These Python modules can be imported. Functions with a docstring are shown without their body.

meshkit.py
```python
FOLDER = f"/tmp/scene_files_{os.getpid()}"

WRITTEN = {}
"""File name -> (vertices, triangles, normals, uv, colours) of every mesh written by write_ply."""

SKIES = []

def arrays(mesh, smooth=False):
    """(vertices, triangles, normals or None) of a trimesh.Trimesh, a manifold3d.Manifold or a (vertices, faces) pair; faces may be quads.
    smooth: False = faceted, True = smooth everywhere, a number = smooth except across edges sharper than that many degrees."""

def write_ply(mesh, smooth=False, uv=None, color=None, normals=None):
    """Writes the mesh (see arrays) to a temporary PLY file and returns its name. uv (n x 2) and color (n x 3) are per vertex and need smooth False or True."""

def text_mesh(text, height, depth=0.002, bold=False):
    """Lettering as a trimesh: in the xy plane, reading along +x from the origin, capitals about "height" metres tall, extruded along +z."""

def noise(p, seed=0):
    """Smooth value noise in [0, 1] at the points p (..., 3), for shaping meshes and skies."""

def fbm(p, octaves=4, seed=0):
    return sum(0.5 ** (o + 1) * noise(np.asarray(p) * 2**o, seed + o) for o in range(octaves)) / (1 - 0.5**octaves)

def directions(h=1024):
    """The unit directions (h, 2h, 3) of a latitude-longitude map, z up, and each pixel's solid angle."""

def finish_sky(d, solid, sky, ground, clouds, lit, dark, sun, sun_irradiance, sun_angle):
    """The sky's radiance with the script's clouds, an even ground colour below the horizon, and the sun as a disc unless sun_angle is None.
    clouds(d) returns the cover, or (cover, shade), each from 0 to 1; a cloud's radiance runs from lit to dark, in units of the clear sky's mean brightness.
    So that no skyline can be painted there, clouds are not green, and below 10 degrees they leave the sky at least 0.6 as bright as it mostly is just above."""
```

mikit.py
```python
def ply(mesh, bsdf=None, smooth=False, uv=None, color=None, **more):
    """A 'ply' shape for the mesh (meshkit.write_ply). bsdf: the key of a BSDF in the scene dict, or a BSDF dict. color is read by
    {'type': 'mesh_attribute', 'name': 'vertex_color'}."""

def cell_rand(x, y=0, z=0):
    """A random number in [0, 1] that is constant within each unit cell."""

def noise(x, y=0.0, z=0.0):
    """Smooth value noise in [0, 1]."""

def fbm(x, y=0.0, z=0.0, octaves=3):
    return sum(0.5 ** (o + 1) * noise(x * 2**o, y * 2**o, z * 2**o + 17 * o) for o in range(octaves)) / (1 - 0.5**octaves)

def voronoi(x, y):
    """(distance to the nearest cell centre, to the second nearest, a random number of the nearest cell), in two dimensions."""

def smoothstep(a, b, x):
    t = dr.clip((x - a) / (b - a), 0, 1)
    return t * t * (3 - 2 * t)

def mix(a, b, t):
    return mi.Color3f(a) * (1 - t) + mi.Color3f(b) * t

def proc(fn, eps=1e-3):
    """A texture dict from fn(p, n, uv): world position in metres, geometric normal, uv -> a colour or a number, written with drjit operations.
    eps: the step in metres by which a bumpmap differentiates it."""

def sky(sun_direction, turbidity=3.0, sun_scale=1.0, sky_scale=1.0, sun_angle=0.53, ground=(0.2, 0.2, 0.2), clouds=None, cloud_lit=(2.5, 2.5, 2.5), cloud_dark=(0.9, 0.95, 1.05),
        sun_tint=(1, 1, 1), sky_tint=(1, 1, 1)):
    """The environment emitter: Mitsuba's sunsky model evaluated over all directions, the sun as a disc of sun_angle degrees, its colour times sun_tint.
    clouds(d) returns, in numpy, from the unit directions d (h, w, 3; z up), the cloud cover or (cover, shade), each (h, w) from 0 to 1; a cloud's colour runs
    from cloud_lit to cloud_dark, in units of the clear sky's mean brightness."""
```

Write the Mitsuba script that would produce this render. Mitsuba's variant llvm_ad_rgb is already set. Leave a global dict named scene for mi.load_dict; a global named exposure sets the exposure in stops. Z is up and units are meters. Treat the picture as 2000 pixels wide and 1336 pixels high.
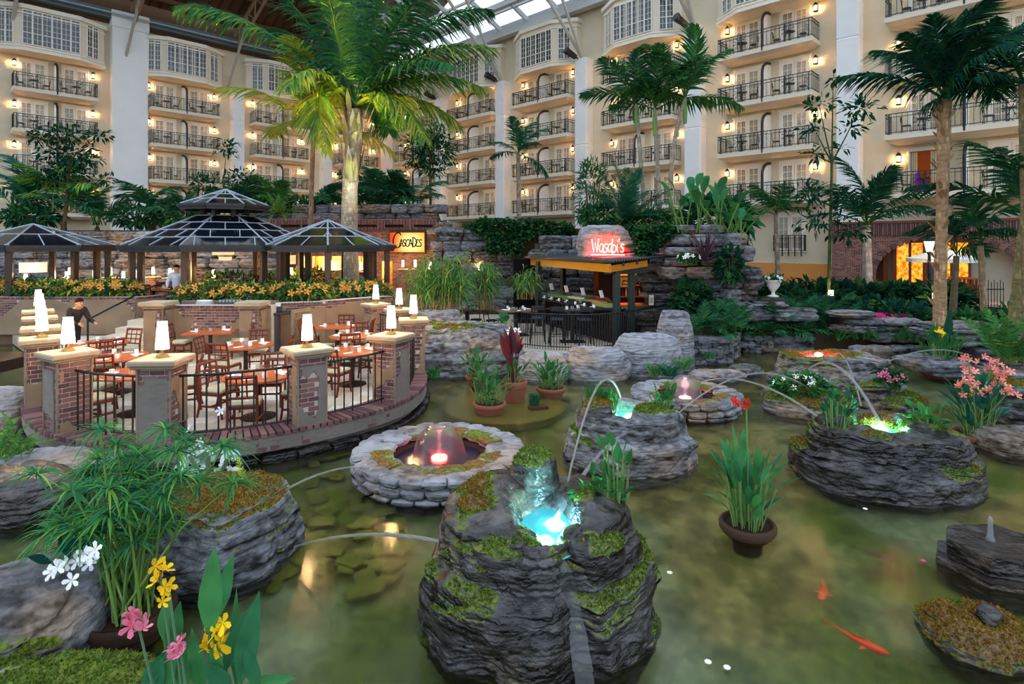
import math, random
import numpy as np, trimesh, mitsuba as mi, mikit, meshkit
import shapely.geometry as sg, shapely.affinity as sa
from mikit import proc, noise, fbm, smoothstep, mix
T = mi.ScalarTransform4f
PI = math.pi
scene, labels = {}, {}
random.seed(7); RNG = np.random.default_rng(11)
ZC, F0, HY = 3.4, 1125.0, 478.0
# ---------------------------------------------------------------- camera, sky, exposure
scene['camera'] = dict(type='perspective', fov=2*math.degrees(math.atan(1000/F0)), fov_axis='x', near_clip=0.2, far_clip=500,
    to_world=T().look_at(origin=[0,0,ZC], target=[0,1,ZC], up=[0,0,1]), principal_point_offset_x=0.0, principal_point_offset_y=(668-HY)/1336)
def cover(d):
    n = meshkit.fbm(d*np.array([3.,3.,5.]), 4, 5)
    return np.clip(.72+.5*(n-.4), 0, 1), np.clip((n-.45)*1.6, 0, .6)
scene['sky'] = mikit.sky([.3,-.5,.8], turbidity=3, sun_scale=0.0, sky_scale=1.0, ground=(.16,.14,.11), clouds=cover,
    cloud_lit=(1.55,1.78,2.05), cloud_dark=(.95,1.13,1.4))
exposure = 3.42
# ---------------------------------------------------------------- helpers
def lin(c):
    if isinstance(c, str): c = [int(c[i:i+2],16) for i in (0,2,4)]
    a = np.asarray(c, float)/255
    return np.where(a<.04045, a/12.92, ((a+.055)/1.055)**2.4)
def at(px, py, Y): return np.array([(px-1000)*Y/F0, Y, ZC-(py-HY)*Y/F0])
def gp(px, py, z=0.):
    return at(px, py, F0*(ZC-z)/(py-HY))
def mixc(a, b, t): return mix(tuple(map(float,lin(a))), tuple(map(float,lin(b))), t)
class MB:
    def __init__(s): s.v, s.f, s.c, s.n = [], [], [], 0
    def add(s, v, f, c=(.5,.5,.5)):
        v = np.asarray(v, float).reshape(-1,3); f = np.asarray(f, int)
        if f.shape[1]==4: f = np.vstack([f[:,[0,1,2]], f[:,[0,2,3]]])
        c = np.asarray(c, float)
        s.c.append(np.tile(c,(len(v),1)) if c.ndim==1 else c)
        s.v.append(v); s.f.append(f+s.n); s.n += len(v); return s
    def mesh(s, m, c=(.5,.5,.5), M=None):
        v, f, _ = meshkit.arrays(m)
        if M is not None: v = v@M[:3,:3].T+M[:3,3]
        return s.add(v, f, c)
    def box(s, lo, hi, c=(.5,.5,.5), b=0., M=None):
        lo, hi = np.minimum(lo,hi), np.maximum(lo,hi)
        v, f = cbox(tuple(np.round(hi-lo,5)), b)
        v = v+(np.asarray(lo)+hi)/2
        if M is not None: v = v@M[:3,:3].T+M[:3,3]
        return s.add(v, f, c)
    def tube(s, path, r, n=6, c=(.5,.5,.5), cap=True):
        p = np.asarray(path, float); k = len(p); r = np.broadcast_to(r, k)
        t = np.gradient(p, axis=0); t /= np.linalg.norm(t,axis=1,keepdims=True)+1e-12
        up = np.array([0,0,1.]) if abs(t[0,2])<.9 else np.array([1.,0,0])
        a = np.cross(t, up); bad = np.linalg.norm(a,axis=1)<.05
        if bad.any(): a[bad] = np.cross(t[bad], [.3,1,.2])
        a /= np.linalg.norm(a,axis=1,keepdims=True); b = np.cross(t,a)
        for i in range(1,k):
            if a[i]@a[i-1]<0: a[i]*=-1; b[i]*=-1
        th = np.arange(n)*2*PI/n
        v = p[:,None]+r[:,None,None]*(np.cos(th)[None,:,None]*a[:,None]+np.sin(th)[None,:,None]*b[:,None])
        v = v.reshape(-1,3); f = []
        i = np.arange(n); j = (i+1)%n
        for q in range(k-1): f.append(np.stack([q*n+i, q*n+j, q*n+n+j, q*n+n+i],1))
        f = np.vstack(f); f = np.vstack([f[:,[0,1,2]], f[:,[0,2,3]]])
        if cap:
            v = np.vstack([v, p[0], p[-1]]); m = k*n
            f = np.vstack([f, np.stack([j,i,i*0+m],1), np.stack([i+(k-1)*n, j+(k-1)*n, i*0+m+1],1)])
        c = np.asarray(c,float)
        if c.ndim==2 and len(c)==k: c = np.vstack([np.repeat(c,n,0)]+([c[:1],c[-1:]] if cap else []))
        return s.add(v, f, c)
    def lathe(s, prof, n=20, c=(.5,.5,.5), at=(0,0,0), cap=True):
        pr = np.asarray(prof,float); th = np.arange(n)*2*PI/n; k=len(pr)
        v = np.stack([pr[:,None,0]*np.cos(th), pr[:,None,0]*np.sin(th), np.repeat(pr[:,1:2],n,1)],-1).reshape(-1,3)
        i = np.arange(n); j=(i+1)%n
        f = np.vstack([np.stack([q*n+i,q*n+j,q*n+n+j,q*n+n+i],1) for q in range(k-1)])
        f = np.vstack([f[:,[0,1,2]],f[:,[0,2,3]]])
        if cap:
            v = np.vstack([v,[0,0,pr[0,1]],[0,0,pr[-1,1]]])
            f = np.vstack([f, np.stack([j,i,i*0+k*n],1), np.stack([i+(k-1)*n,j+(k-1)*n,i*0+k*n+1],1)])
        return s.add(v+np.asarray(at), f, c)
    def arr(s): return np.vstack(s.v), np.vstack(s.f), np.vstack(s.c)
_cb = {}
def cbox(size, b):
    k = (size, b)
    if k not in _cb:
        h = np.array(size)/2
        if b<=0:
            v = np.array([[x,y,z] for x in(-1,1) for y in(-1,1) for z in(-1,1)])*h
            f = np.array([[0,1,3,2],[4,6,7,5],[0,4,5,1],[2,3,7,6],[0,2,6,4],[1,5,7,3]])
            f = np.vstack([f[:,[0,1,2]],f[:,[0,2,3]]])
        else:
            b = min(b, h.min()*.9)
            v = np.array([[x*(h[0]-(i!=0)*b), y*(h[1]-(i!=1)*b), z*(h[2]-(i!=2)*b)] for x in(-1,1) for y in(-1,1) for z in(-1,1) for i in range(3)])
            m = trimesh.Trimesh(v).convex_hull; v, f = np.array(m.vertices), np.array(m.faces)
        _cb[k] = (v,f)
    return _cb[k]
def _dec(p, n, uv):
    u = uv.x+.5; r = mi.Float(mi.Int32(u/256)); g = mi.Float(mi.Int32(u-256*r)); b = mi.Float(mi.Int32(uv.y+.5))
    c = mi.Color3f(r,g,b)/255
    return c*(.305306*c*c+.682171*c+.012523)
VC = proc(_dec)
def enc(c):
    c = np.clip(np.asarray(c,float),0,1); c = np.where(c<.0031308,12.92*c,1.055*np.maximum(c,1e-9)**(1/2.4)-.055)
    c = np.round(c*255); return np.stack([c[...,0]*256+c[...,1], c[...,2]],-1)
def ply(mb, mat, smooth=False, uv=None):
    if isinstance(mb, MB):
        v,f,c = mb.arr(); return mikit.ply((v,f), mat, smooth, uv=c if c.shape[1]==2 else enc(c))
    return mikit.ply(mb, mat, smooth)
_num = {}
def key(name):
    n = _num.get(name,0); _num[name] = n+1
    return name if n==0 else f'{name}_{n:03d}'
def thing(name, label, cat, group=None, kind=None):
    k = key(name); labels[k] = dict(label=label)
    if cat: labels[k]['category'] = cat
    if group: labels[k]['group'] = group
    if kind: labels[k]['kind'] = kind
    return k
def struct(name, label=None, cat=None):
    k = key(name); labels[k] = dict(kind='structure')
    if label: labels[k]['label'] = label
    if cat: labels[k]['category'] = cat
    return k
def part(parent, name, mb, mat=None, smooth=False, M=None, label=None, kind=None):
    """one entry under parent; mb: MB, mesh or a finished ply dict"""
    k = key(parent+'__'+name)
    d = mb if isinstance(mb, dict) else ply(mb, mat, smooth)
    if M is not None: d = {**d, 'to_world': T(np.asarray(M,float))}
    scene[k] = d
    if label or kind: labels[k] = {a:b for a,b in (('label',label),('kind',kind)) if b}
    return k
def own(k, mb, mat, smooth=False, M=None):
    d = mb if isinstance(mb, dict) else ply(mb, mat, smooth)
    if M is not None: d = {**d, 'to_world': T(np.asarray(M,float))}
    scene[k] = d
    return k
def frame(o, ang=0., s=1., tilt=None):
    """4x4: scale, turn about z by ang (radians), move to o"""
    c, n = math.cos(ang), math.sin(ang); M = np.eye(4)
    R = np.array([[c,-n,0],[n,c,0],[0,0,1.]])
    if tilt is not None:
        a,b = tilt
        R = R@np.array([[1,0,0],[0,math.cos(a),-math.sin(a)],[0,math.sin(a),math.cos(a)]])@np.array([[math.cos(b),0,math.sin(b)],[0,1,0],[-math.sin(b),0,math.cos(b)]])
    M[:3,:3] = R*s; M[:3,3] = o
    return M
def axes(o, x, y, z):
    M = np.eye(4); M[:3,0],M[:3,1],M[:3,2],M[:3,3] = x,y,z,o; return M
def proto_place(proto, k, M):
    for name, d in proto: part(k, name, d, M=M)
def extr(poly, depth):
    gs = [g for g in getattr(poly,'geoms',[poly]) if g.geom_type=='Polygon' and g.area>1e-5]
    return trimesh.util.concatenate([trimesh.creation.extrude_polygon(g, depth, engine='earcut') for g in gs])
def jag(v, a, seed=0, fr=1.):
    """radial-ish noise displacement of points"""
    n = np.stack([meshkit.fbm(v*fr+10*i+seed, 3, seed+i)-.5 for i in range(3)],-1)
    return v+2*a*n
# ---------------------------------------------------------------- materials
def vcm(rough=.7, spec=.3, **kw): return {'type':'twosided','b':dict(type='principled', base_color=VC, roughness=rough, specular=spec, **kw)}
def rgb(c): return {'type':'rgb','value':[float(x) for x in lin(c)]}
def pm(c, rough=.6, spec=.3, **kw): return {'type':'twosided','b':dict(type='principled', base_color=rgb(c), roughness=rough, specular=spec, **kw)}
def leafcol(p, n, uv):
    # u: 0 blue-green, 1 mid green, 2 yellow-green, 3 orange-brown; v: lightness
    h = uv.x
    c = mixc('235a4e','44803f',smoothstep(0,1,h)); c = mix(c,tuple(map(float,lin('a8b84a'))),smoothstep(1,2,h)); c = mix(c,tuple(map(float,lin('a87436'))),smoothstep(2,3,h))
    return c*uv.y*(.8+.4*noise(p.x*11,p.y*11,p.z*11))
scene['m_matte'] = vcm(.85,.15)
scene['m_satin'] = vcm(.4,.4)
scene['m_iron'] = pm('1c1e22',.45,.4)
scene['m_leaf'] = dict(type='principledthin', base_color=proc(leafcol), roughness=.45, diff_trans=.55, spec_trans=0.)
scene['m_glass_dark'] = {'type':'twosided','b':dict(type='principled', base_color=VC, roughness=.08, specular=.6)}
def bumpy(base, fn, sc, eps=2e-3):
    return {'type':'twosided','b':{'type':'bumpmap','t':proc(fn,eps),'scale':sc,'b':base}}
def wallbrick(p,n,uv):
    # painted brick relief of the far facades, 8 cm courses
    z = p.z/.085; row = mi.Float(mi.Int32(z)); fz = z-row
    al = (p.x*.714-p.y*.7)/.24; al2 = (p.x*.7+p.y*.714)/.24
    u = mi.Float(al)
    return smoothstep(0,.18,fz)*smoothstep(1,.82,fz)+.25*noise(p.x*9,p.y*9,p.z*9)
scene['m_wall'] = bumpy(dict(type='principled', base_color=proc(lambda p,n,uv: mixc('c9bc9e','d8ccb2',fbm(p.x*.7,p.y*.7,p.z*1.3,3))), roughness=.8, specular=.2), wallbrick, .012, 6e-3)
scene['m_pilaster'] = bumpy(dict(type='principled', base_color=proc(lambda p,n,uv: mixc('dcdcd8','e8e6e0',fbm(p.x,p.y,p.z,3))), roughness=.8, specular=.2), lambda p,n,uv: noise(p.x*14,p.y*14,p.z*14), .012, 6e-3)
def rockcol(p, n, uv):
    # u: moss 0..1 (1..2: dry brown moss), v: tone; thin strata in the colour of the stone
    w = fbm(p.x*1.1,p.y*1.1,p.z*1.1,3); q = fbm(p.x*9,p.y*9,p.z*12,4)
    st = noise((p.x+p.y)*.6, p.z*15+4*w, 3.1); s2 = noise((p.x-p.y)*1.7, p.z*58+9*w, 7.)
    v = uv.y+1.1*(q-.5)+.5*(st-.5)
    c = mixc('1d1915','96979c',smoothstep(-.1,1.1,v)); c = c*(.68+.42*smoothstep(.05,.5,s2)); c = mix(c, c*mi.Color3f(1.35,.95,.62), smoothstep(.46,.7,w)*.85)
    m = mix(mixc('2c3e14','76842a',noise(p.x*31,p.y*31,p.z*31)), mixc('4a3216','8a6a34',noise(p.x*37,p.y*37,p.z*37)), smoothstep(.9,1.6,uv.x+.5*(w-.5)))
    return mix(c, m, smoothstep(.35,.6,uv.x+.35*(noise(p.x*14,p.y*14,p.z*14)-.5)))
def rockb(p, n, uv): return .5*noise((p.x+p.y)*2.5,(p.x-p.y)*2.5,p.z*30)+.3*noise(p.x*22,p.y*22,p.z*40)+.2*noise(p.x*60,p.y*60,p.z*80)
scene['m_rock'] = bumpy(dict(type='principled', base_color=proc(rockcol), roughness=.8, specular=.25), rockb, .045, 4e-3)
def wetcol(p, n, uv): return rockcol(p, n, uv)*mi.Color3f(1.,.93,.85)*mix(.40,.9,smoothstep(.3,.6,uv.x))
scene['m_rock_wet'] = bumpy(dict(type='principled', base_color=proc(wetcol), roughness=.38, specular=.45), rockb, .035, 4e-3)
def glow(c, s): return {'type':'area','radiance':{'type':'rgb','value':[float(x*s) for x in lin(c)]}}
# ================================================================ the two hotel wings
COR = np.array([-14.2, 64.0, 0.])
MR = axes(COR, [-.714,.7,0], [-.7,-.714,0], [0,0,1])
ML = axes(COR, [-.7,-.714,0], [.714,-.7,0], [0,0,1])
WHITE, CREAM = lin('e2dccc'), lin('d8ccb6')
wl = struct('wall_left', 'cream painted brick hotel wall of the left wing'); wr = struct('wall_right', 'cream painted brick hotel wall of the right wing')
part(wl,'masonry', MB().box([-1,-.6,0],[105,0,21.6]), 'm_wall', M=ML)
part(wr,'masonry', MB().box([1,-.6,0],[-110,0,21.6]), 'm_wall', M=MR)
def pilaster(w, M, s, wid, top, z0=0., dep=.85, joints=(5.5,11.,14.6)):
    zs = [z0]+[j for j in joints if z0<j<top-.5]+[top]
    for a,b in zip(zs[:-1],zs[1:]):
        part(w,'pilaster', MB().box([s-wid/2,-.05,a+.02],[s+wid/2,dep,b-.02],b=.03), 'm_pilaster', M=M)
    part(w,'pilaster_core', MB().box([s-wid/2+.03,-.05,z0],[s+wid/2-.03,dep-.03,top-.1]), 'm_pilaster', M=M)
RP = [-1.1,-10.6,-19.2,-28.0,-37.1,-46.1]
for s in RP: pilaster(wr, MR, s, 1.1, 17.6)
for s,w_,t in ((7.2,1.0,17.4),(15.85,1.0,17.4),(24.2,2.45,21.6)): pilaster(wl, ML, s, w_, t, joints=(5.5,) if w_>2 else (5.5,11.,14.6))
part(wl,'pilaster_cap', MB().box([22.9,-.1,20.6],[25.5,.95,21.9],b=.04), 'm_pilaster', M=ML)
# ---- French door (1.6 x 2.25): frame, two leaves, glass
def door_proto():
    fr = MB(); W=.86
    fr.box([-W,0,0],[-W+.1,.06,2.3],WHITE).box([W-.1,0,0],[W,.06,2.3],WHITE).box([-W,0,2.2],[W,.06,2.32],WHITE).box([-W-.06,0,2.32],[W+.06,.1,2.4],WHITE)
    out = [('frame', ply(fr,'m_matte'))]
    for q in (-1,1):
        lf = MB(); c = q*.38
        lf.box([c-.37,.0,0],[c-.25,.045,2.2],WHITE).box([c+.25,0,0],[c+.37,.045,2.2],WHITE).box([c-.26,0,0],[c+.26,.045,.26],WHITE).box([c-.26,0,2.06],[c+.26,.045,2.2],WHITE)
        lf.box([c-.02,.0,.26],[c+.02,.04,2.06],WHITE)
        for z in (.62,.98,1.34,1.7): lf.box([c-.25,0,z-.017],[c+.25,.04,z+.017],WHITE)
        out.append(('leaf', ply(lf,'m_matte')))
        g = MB().box([c-.25,.005,.26],[c+.25,.015,2.06], lin('8f8672') if q<0 else lin('6a665c'))
        out.append(('glass', ply(g,'m_glass_dark')))
        cu = MB()   # curtain folds seen behind the glass
        for i in range(5): cu.box([c-.24+i*.1,.014,.3],[c-.19+i*.1,.02,2.0], lin('b9ad92'))
        out.append(('curtain', ply(cu,'m_matte')))
    return out
DOOR = door_proto()
BLK = lin('17181b')
LANT_GLASS = None
def lantern_proto():
    b = MB()
    b.lathe([[.02,.36],[.05,.33],[.13,.2],[.14,.17],[.1,.17]],6,lin('2a2420'),cap=True).lathe([[.1,-.17],[.12,-.17],[.12,-.13],[.08,-.13]],6,lin('2a2420'))
    for i in range(6):
        a=i*PI/3; b.tube([[.115*math.cos(a),.115*math.sin(a),-.14],[.13*math.cos(a),.13*math.sin(a),.18]],.012,3,lin('2a2420'))
    b.box([-.02,-.25,.0],[.02,-.1,.04],lin('2a2420')).box([-.07,-.26,-.14],[.07,-.23,.18],lin('2a2420'))
    body = ply(b,'m_matte')
    g = MB().lathe([[.06,-.13],[.085,-.05],[.085,.1],[.06,.17]],6,(1,.8,.5))
    gl = ply(g,'m_matte'); gl['emitter'] = glow('ffc27a',LAMP_W)
    return [('body',body),('glass',gl)]
LAMP_W = 15.
LANT = lantern_proto()
# ---- wrought iron chair and table of the balconies
def bchair_proto():
    s = MB().lathe([[0,.43],[.2,.43],[.21,.45],[.19,.475],[0,.48]],8,BLK)
    fr = [('leg',ply(MB().tube([[x*1.2,y*1.2,0],[x,y,.44]],.016,3,BLK),'m_satin')) for x,y in ((-.17,-.17),(.17,-.17),(-.17,.17),(.17,.17))]
    bk = MB().tube([[-.19,.18,.44],[-.2,.24,.9]],.016,3,BLK).tube([[.19,.18,.44],[.2,.24,.9]],.016,3,BLK).tube([[-.2,.24,.9],[.2,.24,.9]],.016,3,BLK).tube([[-.19,.21,.62],[.19,.21,.62]],.012,3,BLK)
    for a,b in ((-.19,.19),(.19,-.19),(0,0)): bk.tube([[a,.21,.62],[b,.24,.9]],.011,3,BLK)
    return [('seat',ply(s,'m_satin'))]+fr+[('backrest',ply(bk,'m_satin'))]
def btable_proto():
    t = MB().lathe([[0,.70],[.3,.70],[.31,.72],[0,.73]],10,BLK)
    st = MB().tube([[0,0,.02],[0,0,.7]],.025,4,BLK)
    for i in range(3):
        a=i*2*PI/3; st.tube([[0,0,.25],[.28*math.cos(a),.28*math.sin(a),0]],.018,3,BLK)
    return [('top',ply(t,'m_satin')),('pedestal',ply(st,'m_satin'))]
BCH, BTB = bchair_proto(), btable_proto()
def rosette():
    m = MB()
    for i in range(8):
        a=i*PI/4+PI/8; d=np.array([math.cos(a),0,math.sin(a)])
        m.tube([d*.05,d*.3],.016,3,BLK)
        m.lathe([[0,-.045],[.045,0],[0,.045]],5,BLK,at=d*.33,cap=False)
    m.lathe([[0,-.05],[.06,0],[0,.05]],6,BLK,cap=False)
    return m.arr()
ROSV,ROSF,ROSC = rosette()
def railing(x0,x1,d0,d1,h=1.05):
    m = MB(); r=.02
    for z in (h,h-.17,.1): 
        for a,b in (((x0,d1),(x1,d1)),((x0,d0),(x0,d1)),((x1,d0),(x1,d1))):
            m.box([min(a[0],b[0])-r,min(a[1],b[1])-r,z-(r if z>.9 else .014)],[max(a[0],b[0])+r,max(a[1],b[1])+r,z+(r if z>.9 else .014)],BLK)
    n = int(round((x1-x0)/.24))
    for i in range(n+1):
        x=x0+(x1-x0)*i/n; m.box([x-.011,d1-.011,.1],[x+.011,d1+.011,h],BLK)
    for i in range(5):
        d=d0+(d1-d0)*i/5
        for x in (x0,x1): m.box([x-.011,d-.011,.1],[x+.011,d+.011,h],BLK)
    for x in np.linspace(x0+.15,x1-.15,5): m.box([x-.026,d1-.026,-.22],[x+.026,d1+.026,h],BLK)
    return m
def divider(d1):
    """party screen: white panel with a black iron arch over it"""
    w = MB(); poly=[(0,0),(d1-.1,0),(d1-.1,1.45)]+[( (d1-.1)*math.cos(a), 1.45+.75*math.sin(a)) for a in np.linspace(0,PI/2,8)[1:]]
    m = extr(sg.Polygon(poly),.07); v,f = m.vertices, m.faces
    w.add(np.stack([v[:,2]-.035,v[:,0],v[:,1]],1),f,lin('e6e4dc'))
    b = MB()
    path=[[0,d1,-.2],[0,d1,1.0],[0,d1,1.5]]+[[0,.1+(d1-.1)*math.cos(a),1.5+.8*math.sin(a)] for a in np.linspace(0,PI/2,9)[1:]]
    b.tube(path,.075,6,lin('1b1c20'))
    return ply(w,'m_matte'), ply(b,'m_satin')
DIV = divider(1.3)
ROWN = {0:'lowest',1:'second-lowest',2:'third-up',3:'top'}
def colword(side,i):
    return {'R':['corner column','second column','third column','fourth column','fifth column','end column'],
            'L':['corner column','inner column','column right of wide pilaster','column left of wide pilaster']}[side][i]
def open_door(dn, M):
    part(dn,'frame',DOOR[0][1],M=M); part(dn,'interior',MB().box([-.78,.0,0],[.78,.01,2.2],lin('a4481c')),'m_matte',M=M)
    for x0,n in ((-.74,7),(.42,4)):
        cu=MB()
        for i in range(n): cu.box([x0+i*.09,.02,.05],[x0+i*.09+.07,.06+.02*(i%2),2.15],lin('cfc29c'),b=.015)
        part(dn,'curtain',cu,'m_matte',M=M)
    for nm,d in DOOR[3:]: part(dn,'open_'+nm,d,M=M@frame([.82,.05,0],-PI/2*1.1)@frame([.38,0,0]))
    for nm,d in DOOR[1:3]: part(dn,'open_'+nm,d,M=M@frame([.82,.05,0],PI/2*1.15)@frame([.38,0,0]))
    k=thing('armchair','purple armchair in the open balcony door, end column, right wing','armchair')
    part(k,'seat',MB().box([-.1,.12,.05],[.42,.6,.45],lin('7a2aa0'),b=.06),'m_matte',M=M); part(k,'backrest',MB().box([.3,.12,.4],[.45,.6,1.05],lin('8a34b0'),b=.05),'m_matte',M=M); part(k,'armrest',MB().box([-.1,.55,.4],[.4,.66,.62],lin('8a34b0'),b=.04),'m_matte',M=M)
def balcony(side, M, s0, s1, z, ci, ri, furniture=True):
    wing = 'right wing' if side=='R' else 'left wing'
    where = f'{ROWN[ri]} balcony, {colword(side,ci)}, {wing}'
    k = thing('balcony', f'cream balcony with black iron railing: {where}', 'balcony', 'balconies of the hotel wings')
    c = (s0+s1)/2; d=1.35
    sl = MB(); h=(s1-s0)/2
    v=[[-h,0,-.26],[h,0,-.26],[h-.0,d,-.26],[-h,d,-.26],[-h,0,0],[h,0,0],[h,d,0],[-h,d,0],[-h+.35,0,-.42],[h-.35,0,-.42],[h-.35,d-.35,-.42],[-h+.35,d-.35,-.42]]
    sl.add(v,[[4,5,6,7],[0,4,7,3],[3,7,6,2],[2,6,5,1],[8,11,10,9],[0,3,11,8],[3,2,10,11],[2,1,9,10]],CREAM)
    B = M@frame([c,0,z])
    part(k,'slab', sl,'m_matte',M=B)
    rl = railing(-h+.06,h-.06,.05,d-.06)
    for q in (-1,1): rl.add(ROSV+np.array([q*h*.52,d-.07,.62]),ROSF,BLK)
    part(k,'railing', rl,'m_satin',M=B)
    part(k,'divider', DIV[0],M=B); part(k,'divider_arch', DIV[1],M=B)
    for q in (-1,1):
        dn = struct('door'); x=q*h*.5
        if side=='R' and ci==5 and ri==0 and q>0: open_door(dn, M@frame([c+x,0,z]))
        else: proto_place(DOOR, dn, M@frame([c+x,0,z]))
        lk = thing('wall_lantern', f'lit wall lantern, {"left" if q>0 else "right"} door, {where}', 'lantern', 'wall lanterns of the hotel wings')
        proto_place(LANT, lk, M@frame([c+x+q*(1.2 if h>2.6 else 1.08),.25,z+1.85]))
        if not furniture: continue
        sd = 'left' if q>0 else 'right'
        tk = thing('cafe_table', f'round iron table, {sd} half of {where}', 'table','iron tables on the hotel balconies')
        proto_place(BTB, tk, M@frame([c+x+.05,.72,z],random.uniform(0,1)))
        for e in (-1,1):
            ck = thing('cafe_chair', f'{"left" if e>0 else "right"} iron chair, {sd} half of {where}', 'chair','iron chairs on the hotel balconies')
            proto_place(BCH, ck, M@frame([c+x+.05+e*.72,.7+random.uniform(-.1,.1),z], -e*PI/2+random.uniform(-.5,.5)))
RB = [(-10.4,-3.9),(-18.7,-12.45),(-27.1,-21.1),(-35.9,-30.2),(-44.5,-39.),(-54.4,-47.9)]
LB = [(1.5,6.1),(9.4,14.6),(17.6,22.9),(26.4,31.4)]
for ci,(a,b) in enumerate(RB):
    for ri,z in enumerate((6.,9.,12.,15.)): balcony('R',MR,a,b,z,ci,ri)
for ci,(a,b) in enumerate(LB):
    for ri,z in enumerate((5.75,8.75,11.7,14.65)): balcony('L',ML,a,b,z,ci,ri)
# ---- bay windows under the eaves
def window_proto(w,h):
    fr = MB(); t=.06
    fr.box([-w/2,0,0],[-w/2+t,.08,h],WHITE).box([w/2-t,0,0],[w/2,.08,h],WHITE).box([-w/2,0,0],[w/2,.08,t],WHITE).box([-w/2,0,h-t],[w/2,.08,h],WHITE)
    fr.box([-.05,0,0],[.05,.09,h],WHITE).box([-w/2,0,h*.34-.03],[w/2,.085,h*.34+.03],WHITE)
    for q in (-1,1): fr.box([q*w/4-.014,0,0],[q*w/4+.014,.06,h],WHITE)
    for z in (.17,.50,.66,.83): fr.box([-w/2,0,h*z-.014],[w/2,.06,h*z+.014],WHITE)
    g = MB().box([-w/2+.03,.01,.03],[w/2-.03,.02,h-.03],lin('3b3f44'))
    return [('frame',ply(fr,'m_matte')),('glass',ply(g,'m_glass_dark'))]
BW = window_proto(1.15,2.45)
BWn = window_proto(.95,2.45)
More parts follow.
